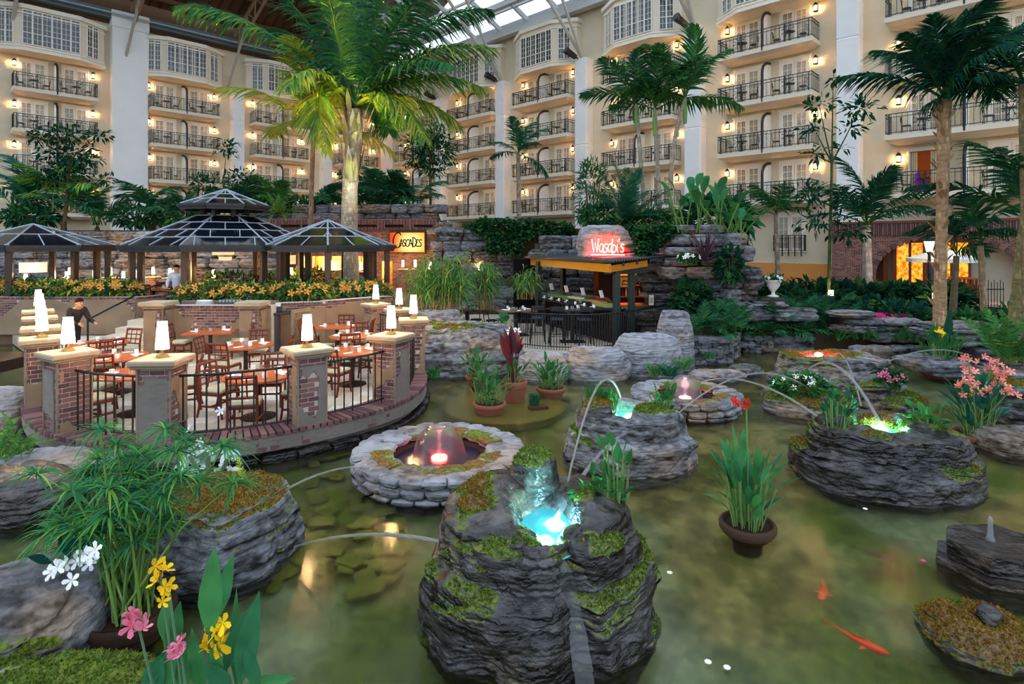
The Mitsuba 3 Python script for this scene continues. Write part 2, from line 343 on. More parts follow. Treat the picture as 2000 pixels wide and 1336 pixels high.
def bay(side, M, s0, s1, ci, z0=17.3, z1=20.6, D=1.55):
    k = thing('bay_window', f'cream bay window with small panes above the {colword(side,ci)}, {"right" if side=="R" else "left"} wing', 'bay window','bay windows under the roof')
    ch = 1.7
    pts=[(s0,-.1),(s0,.5),(s0+ch,D),(s1-ch,D),(s1,.5),(s1,-.1)]
    P = sg.Polygon(pts)
    b = MB().mesh(extr(P,z1-z0),CREAM,frame([0,0,z0]))
    part(k,'body',b,'m_matte',M=M)
    for nm,z,hh,o in (('cornice',z1,.3,.16),('sill_band',z0+.0,.2,.12),('sill_band',z0+.3,.1,.06),('cornice',z1-.35,.1,.06)):
        part(k,nm,MB().mesh(extr(P.buffer(o,join_style=2),hh),WHITE,frame([0,0,z])),'m_matte',M=M)
    segs=[(pts[1],pts[2],2,BWn),(pts[2],pts[3],3 if s1-s0>6 else 2,BW),(pts[3],pts[4],2,BWn)]
    for a,b_,n,pr in segs:
        a,b_=np.array(a),np.array(b_); d=b_-a; L=np.linalg.norm(d); d/=L; nn=np.array([-d[1],d[0]])
        if n==2 and L<2.1: n=1
        for i in range(n):
            c=a+d*L*(i+.5)/n
            Mw=M@axes([c[0],c[1],z0+.48],[d[0],d[1],0],[nn[0],nn[1],0],[0,0,1])
            wk=key(k+'__window')
            for nm,dd in pr: part(wk,nm,dd,M=Mw)
for ci,(a,b) in enumerate(RB): bay('R',MR,a-.3,b+.3,ci)
for ci,(a,b) in enumerate(LB): bay('L',ML,a-.5 if ci!=2 else a-.4,b+.5 if ci!=3 else b+1.2,ci,17.2,20.2)
# small windows beside the corner and the low juliet windows of the right wing
for z in (6.3,9.3,12.3,15.3):
    wk=struct('window'); proto_place(window_proto(.8,1.9), wk, MR@frame([-2.6,0,z]))
JR = railing(-.85,.85,0.,.35,1.0)
for s,nm in ((-39.6,'left'),(-42.9,'right')):
    dn=struct('door'); proto_place(DOOR,dn,MR@frame([s,0,2.95]))
    k=thing('juliet_railing',f'black iron railing across the {nm} French door below the balconies, right wing','railing','juliet railings')
    own(k,JR,'m_satin',M=MR@frame([s,0,2.95]))
# lower orange wall behind the planting
part(wr,'orange_base', MB().box([-37.5,0,0.2],[-46.,.06,2.3],lin('c98a4a')),'m_matte',M=MR)
# ---------------------------------------------------------------- roof
BEAM=lin('b9bcbb'); DBR=lin('5c4433')
ra = struct('roof','brown ribbed roof deck over the left wing')
def rp(M,s,d,z): return (M@np.array([s,d,z,1.]))[:3]
SL=.42
deck=MB()
for i in range(60):
    s=-.2+i*.8; deck.box([s,.9,0],[s+.7,14,.06],DBR); deck.box([s+.66,.9,-.05],[s+.84,14,.02],lin('463427'))
Ld=axes([0,0,22.6-.0],[1,0,0],[0,math.cos(math.atan(SL)),math.sin(math.atan(SL))],[0,-math.sin(math.atan(SL)),math.cos(math.atan(SL))])
part(ra,'deck',deck,'m_matte',M=ML@Ld)
for d in (2.2,5,8.,11.):
    part(ra,'purlin',MB().box([-1,d-.1,-.4],[47,d+.1,-.1],lin('6b5340')),'m_matte',M=ML@Ld)
for s in (3,10,16,24,31,38,45):
    tr=MB().box([s-.1,0,-.5],[s+.1,14,-.2],lin('8d7a66')).box([s-.08,.5,-1.9],[s+.08,14,-1.7],lin('8d7a66'))
    for i in range(7): tr.tube([[s,.6+i*1.9,-1.8],[s,1.5+i*1.9,-.35],[s,2.5+i*1.9,-1.8]],.05,4,lin('8d7a66'))
    part(ra,'truss',tr,'m_matte',M=ML@Ld)
    part(ra,'strut',MB().tube([rp(ML,s+.6,.3,17.6),rp(ML,s,3.2,22.9)],.12,6,lin('a8a294')),'m_matte')
part(ra,'eave_beam',MB().box([-1,.3,21.2],[47,.9,21.9],lin('5e6b70')).tube([[-1,1.25,21.5],[47,1.25,21.5]],.07,5,lin('9fb0b8')),'m_matte',M=ML)
part(ra,'gable_fill',MB().box([-1,-.6,21.],[47,.3,23.3],DBR),'m_matte',M=ML)
rb = struct('roof','glass roof on pale steel beams over the right wing')
scene['m_pane'] = dict(type='thindielectric', int_ior=1.5)
Rd=axes([0,0,21.9],[1,0,0],[0,math.cos(math.atan(SL)),math.sin(math.atan(SL))],[0,-math.sin(math.atan(SL)),math.cos(math.atan(SL))])
PANE=ply(([[-1.55,-1.0,0],[1.55,-1.0,0],[1.55,1.0,0],[-1.55,1.0,0]],[[0,1,2,3]]),'m_pane')
for i in range(9):
    for j in range(8):
        part(rb,'glass_pane',PANE,M=MR@Rd@frame([-1.6-i*3.2,1.4+j*2.1,.1]))
for i in range(10):
    part(rb,'rafter',MB().box([-i*3.2-.07,0,-.35],[-i*3.2+.07,17.5,.06],BEAM),'m_matte',M=MR@Rd)
for j in range(9):
    part(rb,'purlin',MB().box([.5,.3+j*2.1-.05,-.22],[-29.5,.3+j*2.1+.05,.05],BEAM),'m_matte',M=MR@Rd)
for j in (3.3,9.8): part(rb,'main_beam',MB().box([.5,j-.14,-.9],[-29.5,j+.14,-.3],BEAM),'m_matte',M=MR@Rd)
part(rb,'eave_beam',MB().box([1,.3,21.3],[-58,.95,22.],BEAM).box([1,-.6,21.5],[-58,.3,22.6],lin('8a8f92')),'m_matte',M=MR)
for s in RP[1:]:
    for o in (-.35,.35):
        part(rb,'strut',MB().tube([rp(MR,s,.55,17.6),rp(MR,s+o*3,6.5,24.2)],.13,6,lin('c3bdb0')),'m_matte')
    sp=thing('spotlight',f'black stage spotlight on the {["","first","second","third","fourth","fifth"][RP.index(s)]} right-wing pilaster head from the corner','spotlight','spotlights on pilaster heads')
    part(sp,'bracket',MB().tube([[s+.3,.6,17.5],[s+.3,1.3,17.9]],.05,5,BLK),'m_satin',M=MR)
    part(sp,'housing',MB().tube([[s+.35,1.0,17.7],[s+.55,1.7,18.0],[s+.6,1.9,18.1]],[.2,.26,.3],8,BLK),'m_satin',M=MR)
# ================================================================ pond
def pondcol(p,n,uv):
    a = fbm(p.x*.45,p.y*.45,0,4); b = fbm(p.x*3,p.y*3,2.,3); g = noise(p.x*.8+5,p.y*.55,1.)
    c = mixc('63602f','7d7440',smoothstep(.35,.65,b)); c = mix(c, mixc('42521a','556224',b), smoothstep(.42,.62,a)); c = mix(c, mixc('66704a','7f8866',b), smoothstep(.55,.8,g)*.7)
    d = fbm(p.x*13,p.y*13,5.,2)
    return c*(.8+.9*b+.8*(d-.5))
scene['m_pond_floor'] = {'type':'twosided','b':dict(type='principled', base_color=proc(pondcol), roughness=.9, specular=.1)}
scene['m_water'] = dict(type='roughdielectric', distribution='ggx', alpha=.028, int_ior=1.33, ext_ior=1.0)
fl = struct('floor','olive green pond bottom under the water')
def grid(x0,x1,y0,y1,n,m,zf):
    X,Y = np.meshgrid(np.linspace(x0,x1,n),np.linspace(y0,y1,m)); Z = zf(X,Y)
    v = np.stack([X,Y,Z],-1).reshape(-1,3); i = np.arange(m-1)[:,None]*n+np.arange(n-1)
    i = i.ravel(); return v, np.stack([i,i+1,i+n+1,i+n],1)
pv,pf = grid(-32,32,-8,32,120,90,lambda X,Y: -.55+.22*(meshkit.fbm(np.stack([X*.5,Y*.5,X*0],-1),3,3)-.5))
own(fl, mikit.ply((pv,pf),'m_pond_floor',True,uv=np.zeros((len(pv),2))),None)
part(fl,'bank', MB().add([[-140,-140,-.7],[140,-140,-.7],[140,140,-.7],[-140,140,-.7]],[[0,1,2,3]],lin('5a5040')),'m_matte')
wt = struct('water','calm pond water with soft blurred reflections')
own(wt, mikit.ply(([[-32,-8,0],[32,-8,0],[32,32,0],[-32,32,0.]],[[0,1,2,3]]),'m_water'),None)
# ================================================================ rocks
def rock(outline, prof, seed=0, nt=96, nz=40, strata=.05, rough=.05, top=None, moss=None, tone=.5, twist=0., lay=7.):
    """a boulder: outline(theta)->radius, prof: [(scale, z)...] from the bottom up to the rim; top(x,y)->added height of the top face.
    Returns MB-like arrays with uv (moss, tone)."""
    pr = np.array(prof,float); t = np.linspace(0,1,nz)
    seg = np.linspace(0,1,len(pr)); sc = np.interp(t,seg,pr[:,0]); z = np.interp(t,seg,pr[:,1])
    th = np.arange(nt)*2*PI/nt; r0 = outline(th)
    R = r0[None]*sc[:,None]; TH = th[None]+0*R; Zg = np.repeat(z[:,None],nt,1)
    zmin, zmax = pr[:,1].min(), pr[:,1].max(); mean = r0.mean()
    # beds of uneven thickness, broken into blocks along the way round
    wob = meshkit.fbm(np.stack([np.cos(TH)*1.1,np.sin(TH)*1.1,Zg*.8],-1)+seed,3,seed)
    w0 = Zg/max(.3,mean)*lay*.62; ph = w0+1.5*meshkit.noise(np.stack([w0*.55,0*w0+seed,0*w0],-1),seed)+wob*1.5+seed*.37; k = np.floor(ph); fz = ph-k
    def cells(q, n, sd):
        c = TH/(2*PI)*n+q*.618*n+.25*np.sin(ph*2+q); i = np.floor(c); f = c-i
        h = lambda j: meshkit.noise(np.stack([(j%n)*9.7+.5,q*5.3+.5,0*j+sd],-1),sd)
        s_ = np.clip((f-.42)/.16,0,1); return h(i)*(1-s_)+h(i+1)*s_, np.abs(f-.5)
    l1,e1 = cells(k, 9, seed+5); l2,e2 = cells(np.floor(ph*2.7), 15, seed+6)
    led = (l1-.5)*1.9+(l2-.5)*.5
    crack = -np.exp(-(np.minimum(fz,1-fz)/.055)**2)*.9-.7*np.exp(-(e1/.03)**2)
    R = R*(1+strata*led)+mean*.045*crack*(strata/.05)
    f3 = ph*4.3+l2*2; f3 = f3-np.floor(f3); R -= mean*.012*np.exp(-(np.minimum(f3,1-f3)/.12)**2)
    P = np.stack([R*np.cos(TH),R*np.sin(TH),Zg],-1)
    v = [P.reshape(-1,3)]; rings = 12
    for q in range(1,rings+1):
        f = 1-q/rings
        v.append(np.stack([R[-1]*f*np.cos(th),R[-1]*f*np.sin(th),0*th+zmax],-1))
    V = np.vstack(v); tot = nz+rings
    if top is not None:
        fr = np.concatenate([np.linspace(0,1,nz)**4*0,np.ones(nt and rings)])
        for q in range(rings+1):
            sl = slice((nz-1+q)*nt,(nz+q)*nt); V[sl,2] += top(V[sl,0],V[sl,1],1-q/rings)
    i = np.arange(nt); j=(i+1)%nt
    F = np.vstack([np.stack([q*nt+i,q*nt+j,q*nt+nt+j,q*nt+nt+i],1) for q in range(tot-1)])
    V = jag(V, rough*mean, seed, 2.2/mean); V = jag(V, rough*mean*.35, seed+3, 7./mean)
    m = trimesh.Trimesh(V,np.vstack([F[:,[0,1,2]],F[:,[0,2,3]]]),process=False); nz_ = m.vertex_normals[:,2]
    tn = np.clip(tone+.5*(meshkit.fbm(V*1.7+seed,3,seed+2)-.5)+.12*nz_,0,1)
    ms = np.zeros(len(V))
    if moss is not None: ms = moss(V, nz_)
    return V, m.faces, np.stack([ms,tn],-1)
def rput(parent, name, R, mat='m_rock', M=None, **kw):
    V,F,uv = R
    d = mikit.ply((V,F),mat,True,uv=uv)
    if name in ('body','boulder','knob') and uv[:,0].max()>.5:
        rg = np.random.default_rng(len(V)+int(abs(V[5,0])*1e4)%997); fm = uv[F,0].mean(1); F_ = np.asarray(F)[fm>.62]
        if len(F_)>10:
            a,b,c = V[F_[:,0]],V[F_[:,1]],V[F_[:,2]]; nn = np.cross(b-a,c-a); ar = np.linalg.norm(nn,axis=1); nn /= ar[:,None]+1e-12
            n_ = int(min(5000,ar.sum()/2*5200)); i = rg.choice(len(F_),n_,p=ar/ar.sum()); u = rg.random((n_,2)); u[u.sum(1)>1] = 1-u[u.sum(1)>1]
            p = a[i]+(b-a)[i]*u[:,:1]+(c-a)[i]*u[:,1:]; d_ = nn[i]+.9*rg.normal(size=(n_,3)); d_ /= np.linalg.norm(d_,axis=1)[:,None]; s_ = np.cross(d_,rg.normal(size=(n_,3))); s_ /= np.linalg.norm(s_,axis=1)[:,None]
            L_ = (.016+.022*rg.random((n_,1))); v3 = np.stack([p-s_*L_*.32,p+s_*L_*.32,p+d_*L_],1).reshape(-1,3); br = (fm[fm>.62][i]>1.05)
            hl = np.stack([np.where(br,2.75,1.55)+.25*rg.normal(size=n_),np.where(br,.62,.55)*(.6+.7*rg.random(n_))],1)
            part(parent,'moss',mikit.ply((v3,np.arange(3*n_).reshape(-1,3)),'m_leaf',False,uv=np.repeat(hl,3,0)),M=M,kind='stuff')
    return part(parent,name,d,M=M,**kw) if name else own(parent,d,None,M=M)
def oval(a,b,seed,amp=.12,rot=0.,sq=2.):
    def f(th):
        t = th-rot; r = 1/((np.abs(np.cos(t))/a)**sq+(np.abs(np.sin(t))/b)**sq)**(1/sq)
        return r*(1+2*amp*(meshkit.fbm(np.stack([np.cos(th)*1.5,np.sin(th)*1.5,0*th],-1)+seed,3,seed)-.5))
    return f
def topmoss(thr=.55, a=1., s=0, brown=.0, fr=1.3, nz0=.55):
    def f(V,nz):
        n = meshkit.fbm(V*fr+s*3.1,3,40+s)
        m = np.clip((n-thr)*6+.5,0,1)*np.clip((nz-nz0)*5,0,1)*a
        return m*(1+brown*(meshkit.fbm(V*.9+s,2,77+s)>.5))
    return f
def stone_mesh(size, seed, n=2, rough=.09, sq=4.):
    """a rough, layered block"""
    k = 7 if n<3 else 12
    m = trimesh.creation.box([2,2,2]); g = np.linspace(-1,1,k)
    P = []; F = []; o = 0
    for ax in range(3):
        for sgn in (-1,1):
            A,B = np.meshgrid(g,g,indexing='ij'); C = np.full_like(A,sgn)
            q = np.stack([C,A,B] if ax==0 else [B,C,A] if ax==1 else [A,B,C],-1).reshape(-1,3); P.append(q)
            i = (np.arange(k-1)[:,None]*k+np.arange(k-1)).ravel(); f = np.stack([i,i+k,i+k+1,i+1],1)+o
            F.append(f if sgn>0 else f[:,::-1]); o += k*k
    v = np.vstack(P); f = np.vstack(F); f = np.vstack([f[:,[0,1,2]],f[:,[0,2,3]]])
    m = trimesh.Trimesh(v,f,process=True); v = np.array(m.vertices); e = 14.
    v = v/((np.abs(v)**e).sum(1,keepdims=True)**(1/e)/1.0)
    c = (meshkit.noise(np.sign(v)*1.5+seed*2.7,seed)-.5)*.5
    w = np.abs(v[:,:1]*v[:,1:2]*v[:,2:3])**.5
    v = v*(1-.30*w*(meshkit.noise(np.sign(v)*3.3+seed*5.1,seed)[:,None]))
    lay = np.floor((v[:,2]+.18*(meshkit.noise(v*1.2+seed,seed)-.5))*2.2+seed*.31); v[:,:2] *= (1+.11*(meshkit.noise(np.stack([lay*3.7,lay*0+seed,v[:,0]*.4],-1),seed+4)-.5)*2)[:,None]
    v = jag(v,rough*.9,seed,1.3); v = jag(v,rough*.5,seed+8,4.)
    return v*np.asarray(size)/2, np.array(m.faces)
def stone_ply(size, seed, tone=.5, moss=0., n=2, mat='m_rock', rough=.09, sq=4.):
    v,f = stone_mesh(size,seed,n,rough,sq)
    tn = np.clip(tone+.35*(meshkit.fbm(v*2.1+seed,3,seed)-.5),0,1)
    return mikit.ply((v,f),mat,True,uv=np.stack([np.full(len(v),moss)*(v[:,2]>0),tn],-1))
# ================================================================ terrace
ZF, ZCOP, ZCAP = .36, .46, 1.70
def cp(px,py): return gp(px,py,ZCAP)[:2]
PIL = [cp(75,606),cp(78,619),cp(80,638),cp(82,659),cp(133,685),cp(317,697.5),cp(600,678),cp(764,652.7),cp(807.5,622),cp(779.5,603),cp(734,592.5)]
PIL = np.array(PIL)
from scipy.interpolate import CubicSpline
_sl = np.concatenate([[0],np.cumsum(np.linalg.norm(np.diff(PIL,axis=0),axis=1))])
CS = CubicSpline(_sl,PIL)
def cur(s,off=0.):
    p = CS(s); d = CS(s,1); d = d/np.linalg.norm(d,axis=-1,keepdims=True)
    n = np.stack([d[...,1],-d[...,0]],-1)       # outward, to the water
    return p+n*off, d, n
S_END=_sl[-1]
te = struct('terrace','curved restaurant terrace with pale stone tiles above the pond','terrace')
labels[te].pop('category')
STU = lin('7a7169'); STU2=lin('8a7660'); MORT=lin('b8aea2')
ss = np.linspace(-.3,S_END+.3,140)
op,_,_ = cur(ss,.28); ip,_,_ = cur(ss,-.30)
m = MB(); n=len(ss)
ring = [(cur(ss,.16)[0],-.6),(cur(ss,.16)[0],.17),(op,.19),(op,ZCOP-.05),(ip,ZCOP-.05),(ip,-.2)]
v = np.vstack([np.column_stack([a,np.full(n,z)]) for a,z in ring])
f = np.vstack([np.stack([q*n+np.arange(n-1),q*n+np.arange(1,n),(q+1)*n+np.arange(1,n),(q+1)*n+np.arange(n-1)],1) for q in range(len(ring)-1)])
scene['m_stucco'] = bumpy(dict(type='principled', base_color=proc(lambda p,n,uv: _dec(p,n,uv)*(.72+.5*fbm(p.x*2.3,p.y*2.3,p.z*2.3,3))), roughness=.9, specular=.15), lambda p,n,uv: fbm(p.x*25,p.y*25,p.z*25,2), .012, 4e-3)
tw = struct('terrace_wall','curved low stucco wall with brick coping around the terrace')
part(tw,'body', MB().add(v,f,STU),'m_stucco')
BRK = ['684a4a','755250','5a4243','7e5e58']
BR_UNIT = {}
def brick_ply(L,h,d,ci):
    k=(round(L,3),round(h,3),round(d,3),ci)
    if k not in BR_UNIT: BR_UNIT[k]=ply(MB().box([-L/2,-d/2,-h/2],[L/2,d/2,h/2],lin(BRK[ci]),b=.006),'m_matte')
    return BR_UNIT[k]
# coping: radial bricks
L_=0.; step=.105
svis=np.arange(_sl[3]-1.0,_sl[9]-.4,step)
for s in svis[:300]:
    p,d,nn = cur(s,-.005)
    M = axes([p[0],p[1],ZCOP-.02],[nn[0],nn[1],0],[-d[0]*-1*-1,d[1]*-1,0],[0,0,1])
    M[:3,1]=np.cross(M[:3,2],M[:3,0])
    part(tw,'brick',brick_ply(.60,.075,.09,RNG.integers(4)),M=M)
# brick patches laid bare on the outside of the wall
def face_bricks(parent, M, W, H, blobs, plate=True, thick=.025, seed=0, topcourse=0., mat='m_stucco', col=STU2, bl=.2, bh=.066):
    """a face in the x-z plane of M (normal -y... towards +y local out): bricks where blobs lie, stucco plate elsewhere"""
    rect = sg.box(0,0,W,H); bare = sg.Polygon()
    rg = np.random.default_rng(seed)
    for (cx,cz,rx,rz) in blobs:
        th = np.linspace(0,2*PI,28,endpoint=False); rr = 1+.28*(rg.random(28)-.5)+.2*np.sin(3*th+rg.random()*6)
        bare = bare.union(sg.Polygon(np.stack([cx*W+rx*rr*np.cos(th),cz*H+rz*rr*np.sin(th)],1)).buffer(0))
    if topcourse: bare = bare.union(sg.box(0,H-topcourse,W,H))
    bare = bare.intersection(rect)
    st = rect.difference(bare.buffer(-.012))
    if plate and st.area>.001:
        g = MB().mesh(extr(st,thick),col); v_=g.v[0]; g.v[0]=np.stack([v_[:,0],v_[:,2],v_[:,1]],1)
        part(parent,'stucco',g,mat,M=M)
    row=0; z=.0
    while z+bh<=H+.02 and not bare.is_empty:
        x=-(bl/2+.005)*(row%2)
        while x<W:
            a,b=max(x,0.),min(x+bl,W)
            if b-a>.05:
                if bare.contains(sg.Point((a+b)/2,z+bh/2)):
                    part(parent,'brick',brick_ply(round(b-a,2),bh,.03,rg.integers(4)),M=M@frame([(a+b)/2,-.003,z+bh/2]))
            x+=bl+.012
        z+=bh+.012; row+=1
def lamp(k, M, s=1.):
    b=MB().lathe([[.0,0],[.085,0],[.085,.035],[.06,.045],[.018,.05],[.018,.1],[.03,.1],[.012,.12],[.012,.16]],16,lin('a8874a'))
    part(k,'base',b,'m_satin',M=M)
    sh=MB().lathe([[.095,.12],[.093,.2],[.078,.4],[.066,.54]],20,(1,1,1),cap=False)
    d=ply(sh,'m_matte'); d['emitter']=glow('ffcf8a',LAMP_T); part(k,'shade',d,M=M)
LAMP_T=10.
PW=['fifth pillar back on the left','fourth pillar back on the left','third pillar back on the left','second pillar on the left','left front pillar with a brick corner','grey front pillar before the papyrus','front pillar with a wide brick patch','right front pillar','right-end pillar at the water','pillar right of the back tables','farthest pillar on the right']
PS=['fifth left pillar','fourth left pillar','third left pillar','second left pillar','brick-cornered left pillar','grey front pillar','brick-patched front pillar','right front pillar','right-end pillar','right back pillar','farthest right pillar']
blobset={3:[[(.2,.75,.2,.3)],[(.5,.7,.3,.35)]],4:[[(.0,.5,.16,.62),(.9,.12,.25,.2)],[(.5,.5,.3,.6)]],5:[[(.95,.86,.12,.1)],[(.75,.4,.16,.3),(.3,.02,.25,.2)]],6:[[(.62,.45,.2,.36),(.95,.6,.15,.3)],[(.8,.35,.2,.5)]],
 7:[[(.9,.7,.2,.3)],[(.3,.15,.3,.25),(.6,.75,.3,.2)]],8:[[(.5,.4,.2,.3)],[(.5,.5,.2,.4)]]}
for i in range(11):
    p,d,nn=cur(_sl[i]); w=.5
    M=axes([p[0],p[1],ZCOP],[-d[0],-d[1],0],[nn[0],nn[1],0],[0,0,1])
    H=ZCAP-ZCOP-.13
    k=thing('pillar',f'brick pillar under patched stucco with a stone cap: {PW[i]}','pillar','lamp pillars around the terrace')
    part(k,'core',MB().box([-w/2+.03,-w/2+.03,0],[w/2-.03,w/2-.03,H],MORT),'m_stucco',M=M)
    cap=MB().box([-w/2-.06,-w/2-.06,H],[w/2+.06,w/2+.06,H+.05],STU2,b=.015).box([-w/2-.09,-w/2-.09,H+.045],[w/2+.09,w/2+.09,H+.13],lin('a08e78'),b=.02)
    part(k,'cap',cap,'m_stucco',M=M)
    R90=lambda q: frame([0,0,0],q*PI/2)
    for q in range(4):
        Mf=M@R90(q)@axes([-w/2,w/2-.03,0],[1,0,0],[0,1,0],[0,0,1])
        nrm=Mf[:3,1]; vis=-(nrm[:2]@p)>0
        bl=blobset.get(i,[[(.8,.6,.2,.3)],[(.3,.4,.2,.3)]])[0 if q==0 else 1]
        if vis: face_bricks(k,Mf,w,H,bl if i>2 else [],seed=i*5+q,topcourse=.155,col=STU if q==0 else STU2)  # outward faces take the greyer tone: their shade is put into stucco colour
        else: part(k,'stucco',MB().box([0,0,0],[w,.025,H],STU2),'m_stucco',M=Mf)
    lk=thing('table_lamp',f'glowing white cone lamp on the {PW[i]}','lamp','cone lamps on the terrace pillars')
    lamp(lk,frame([p[0],p[1],ZCAP+.002],0))
# railings between the pillars
for i in range(1,10):
    a,b=_sl[i]+.3,_sl[i+1]-.3
    k=thing('railing',f'black iron railing from the {PS[i]} to the {PS[i+1]}','railing','terrace railings')
    for z,r,nm in ((ZCOP+.95,.02,'top_rail'),(ZCOP+.08,.014,'bottom_rail')):
        q,_,_=cur(np.linspace(a-.06,b+.06,9)); part(k,nm,MB().tube(np.column_stack([q,np.full(9,z)]),r,6,BLK),'m_satin')
    nb=max(2,int(round((b-a)/.165)))
    for j in range(nb+1):
        q,_,_=cur(a+(b-a)*j/nb); lo=ZCOP if j in(0,nb,nb//2) else ZCOP+.08
        part(k,'baluster',MB().box([q[0]-.009,q[1]-.009,lo],[q[0]+.009,q[1]+.009,ZCOP+.95],BLK),'m_satin')
# bare brick patches low on the terrace wall and rough foot stones
for s in (_sl[5]+1.15,_sl[5]+1.75,_sl[4]+1.0,_sl[6]+1.2):
    p,d,nn=cur(s,.265); face_bricks(tw,axes([p[0]-d[0]*-.3,p[1]-d[1]*-.3,.2],[-d[0],-d[1],0],[nn[0],nn[1],0],[0,0,1]),.6,.2,[(.5,.2,.24,.16)],plate=False,seed=int(s*10))
FS=[stone_ply((.55,.3,.16),i,.12,n=2,mat='m_rock_wet') for i in range(5)]
for j,s in enumerate(np.arange(_sl[3],_sl[9],.5)):
    p,d,nn=cur(s,.2); part(tw,'foot_stone',FS[j%5],M=axes([p[0],p[1],.03+.03*math.sin(j*7)],[-d[0],-d[1],0],[nn[0],nn[1],0],[0,0,1]))
# tiled floor
tp=[tuple(x) for x in cur(np.linspace(0,S_END,60),-.28)[0]]
TPOLY=sg.Polygon(tp+[(-4.6,19.4),(-7.0,17.6),(-9.9,16.3),(-12.5,19.4),(-17,19.6)]).buffer(0)
sub=MB().mesh(extr(TPOLY,.3),lin('8f8676'),frame([0,0,ZF-.32])); part(te,'bed',sub,'m_matte')
TC=['c9c1b0','bdb29f','d3ccbe','c2b7a2']; tiles=[]
for r in range(80):
    y=8.+r*.36
    for c in range(60):
        x=-16+c*.56+(r%2)*.28; b=sg.box(x,y,x+.55,y+.35)
        if TPOLY.contains(b): tiles.append((y,b,0))
        elif TPOLY.intersects(b):
            g=TPOLY.intersection(b)
            if g.geom_type=='Polygon' and g.area>.01: tiles.append((y,g,1))
tiles.sort(key=lambda t:t[0]); rest=MB(); TU=[ply(MB().box([0,0,0],[.55,.35,.03],lin(c)),'m_satin') for c in TC]
for q,(y,g,cl) in enumerate(tiles):
    x0,y0=g.bounds[:2]
    if q<300:
        if cl: part(te,'tile',MB().mesh(extr(g,.03),lin(TC[q%4]),frame([0,0,ZF-.03])),'m_satin')
        else: part(te,'tile',TU[(q*7)%4],M=frame([x0,y0,ZF-.03]))
    elif not cl: rest.box([x0,y0,ZF-.03],[x0+.55,y0+.35,ZF],lin(TC[(q*7)%4]))
part(te,'tile_field',rest,'m_satin',kind='stuff')
# ---------------------------------------------------------------- dining chairs and tables
WOOD=lin('5e2618'); WOODT=lin('a8552c'); CUSH=lin('b4b094')
def dchair_proto():
    out=[]; w=.22
    for x,y in ((-w,.2),(w,.2)): out.append(('leg',ply(MB().tube([[x*1.02,y+.03,0],[x,y-.0,.2],[x,y,.43]],[.02,.022,.025],5,WOOD),'m_satin')))
    for x in (-w,w):
        out.append(('leg',ply(MB().tube([[x,-.29,0],[x,-.23,.22],[x,-.21,.45],[x,-.235,.7],[x,-.29,.95]],[.02,.024,.027,.024,.021],5,WOOD),'m_satin')))
    st=MB()
    for x in (-w,w): st.box([x-.012,-.22,.19],[x+.012,.2,.22],WOOD)
    st.box([-w,-.02,.19],[w,.005,.22],WOOD); out.append(('stretcher',ply(st,'m_satin')))
    out.append(('seat_frame',ply(MB().box([-.23,-.22,.39],[.23,.22,.445],WOOD,b=.01),'m_satin')))
    cu=MB().box([-.235,-.22,.445],[.235,.235,.51],CUSH,b=.028); out.append(('seat',ply(cu,'m_matte')))
    bk=MB(); yb=lambda z: -.21-.08*max(0,(z-.45)/.5)**1.3
    def bar(x0,z0,x1,z1,t=.016):
        bk.tube([[x0,yb(z0),z0],[(x0+x1)/2,yb((z0+z1)/2)-(.012 if x0!=x1 else 0),(z0+z1)/2],[x1,yb(z1),z1]],t,4,WOOD)
    bar(-w,.925,w,.925,.028); bar(-w,.58,w,.58,.02); bar(-w,.80,w,.80,.014); bar(-w,.69,w,.69,.014)
    for x in (-.075,.075): bar(x,.58,x,.925,.013)
    out.append(('backrest',ply(bk,'m_satin')))
    return out
DCH=dchair_proto()
def rtable_proto(r):
    tp_=MB().lathe([[0,.70],[r-.02,.70],[r,.71],[r,.735],[r-.015,.745],[0,.745]],36,WOODT)
    ps=MB().lathe([[.06,.05],[.05,.1],[.045,.6],[.09,.69],[.2,.7]],14,lin('2a1c18'))
    bs=MB().lathe([[.3,0],[.3,.02],[.22,.035],[.07,.06]],18,lin('1e1a18'))
    return [('top',ply(tp_,'m_satin')),('pedestal',ply(ps,'m_satin')),('base',ply(bs,'m_satin'))]
RT=rtable_proto(.6)
QT=[('top',ply(MB().box([-.6,-.4,.70],[.6,.4,.745],WOODT,b=.008),'m_satin'))]+RT[1:]
CUPW=lin('f2f0ea')
CUP=ply(MB().lathe([[.0,0],[.028,0],[.04,.02],[.043,.1],[.038,.1],[.034,.02],[0,.012]],12,CUPW),'m_satin')
GLS=ply(MB().lathe([[0,0],[.026,0],[.03,.005],[.034,.12],[.031,.12],[.027,.012],[0,.01]],10,lin('b8bcc0')),'m_pane')
SHK=ply(MB().lathe([[0,0],[.02,0],[.02,.06],[.014,.07],[.014,.085],[0,.09]],8,lin('9a9a98')),'m_satin')
NAP=ply(MB().box([-.035,-.1,0],[.035,.1,.02],CUPW,b=.008),'m_matte')
PLT=ply(MB().lathe([[0,0],[.07,0],[.12,.012],[.118,.016],[.07,.006],[0,.006]],18,CUPW),'m_satin')
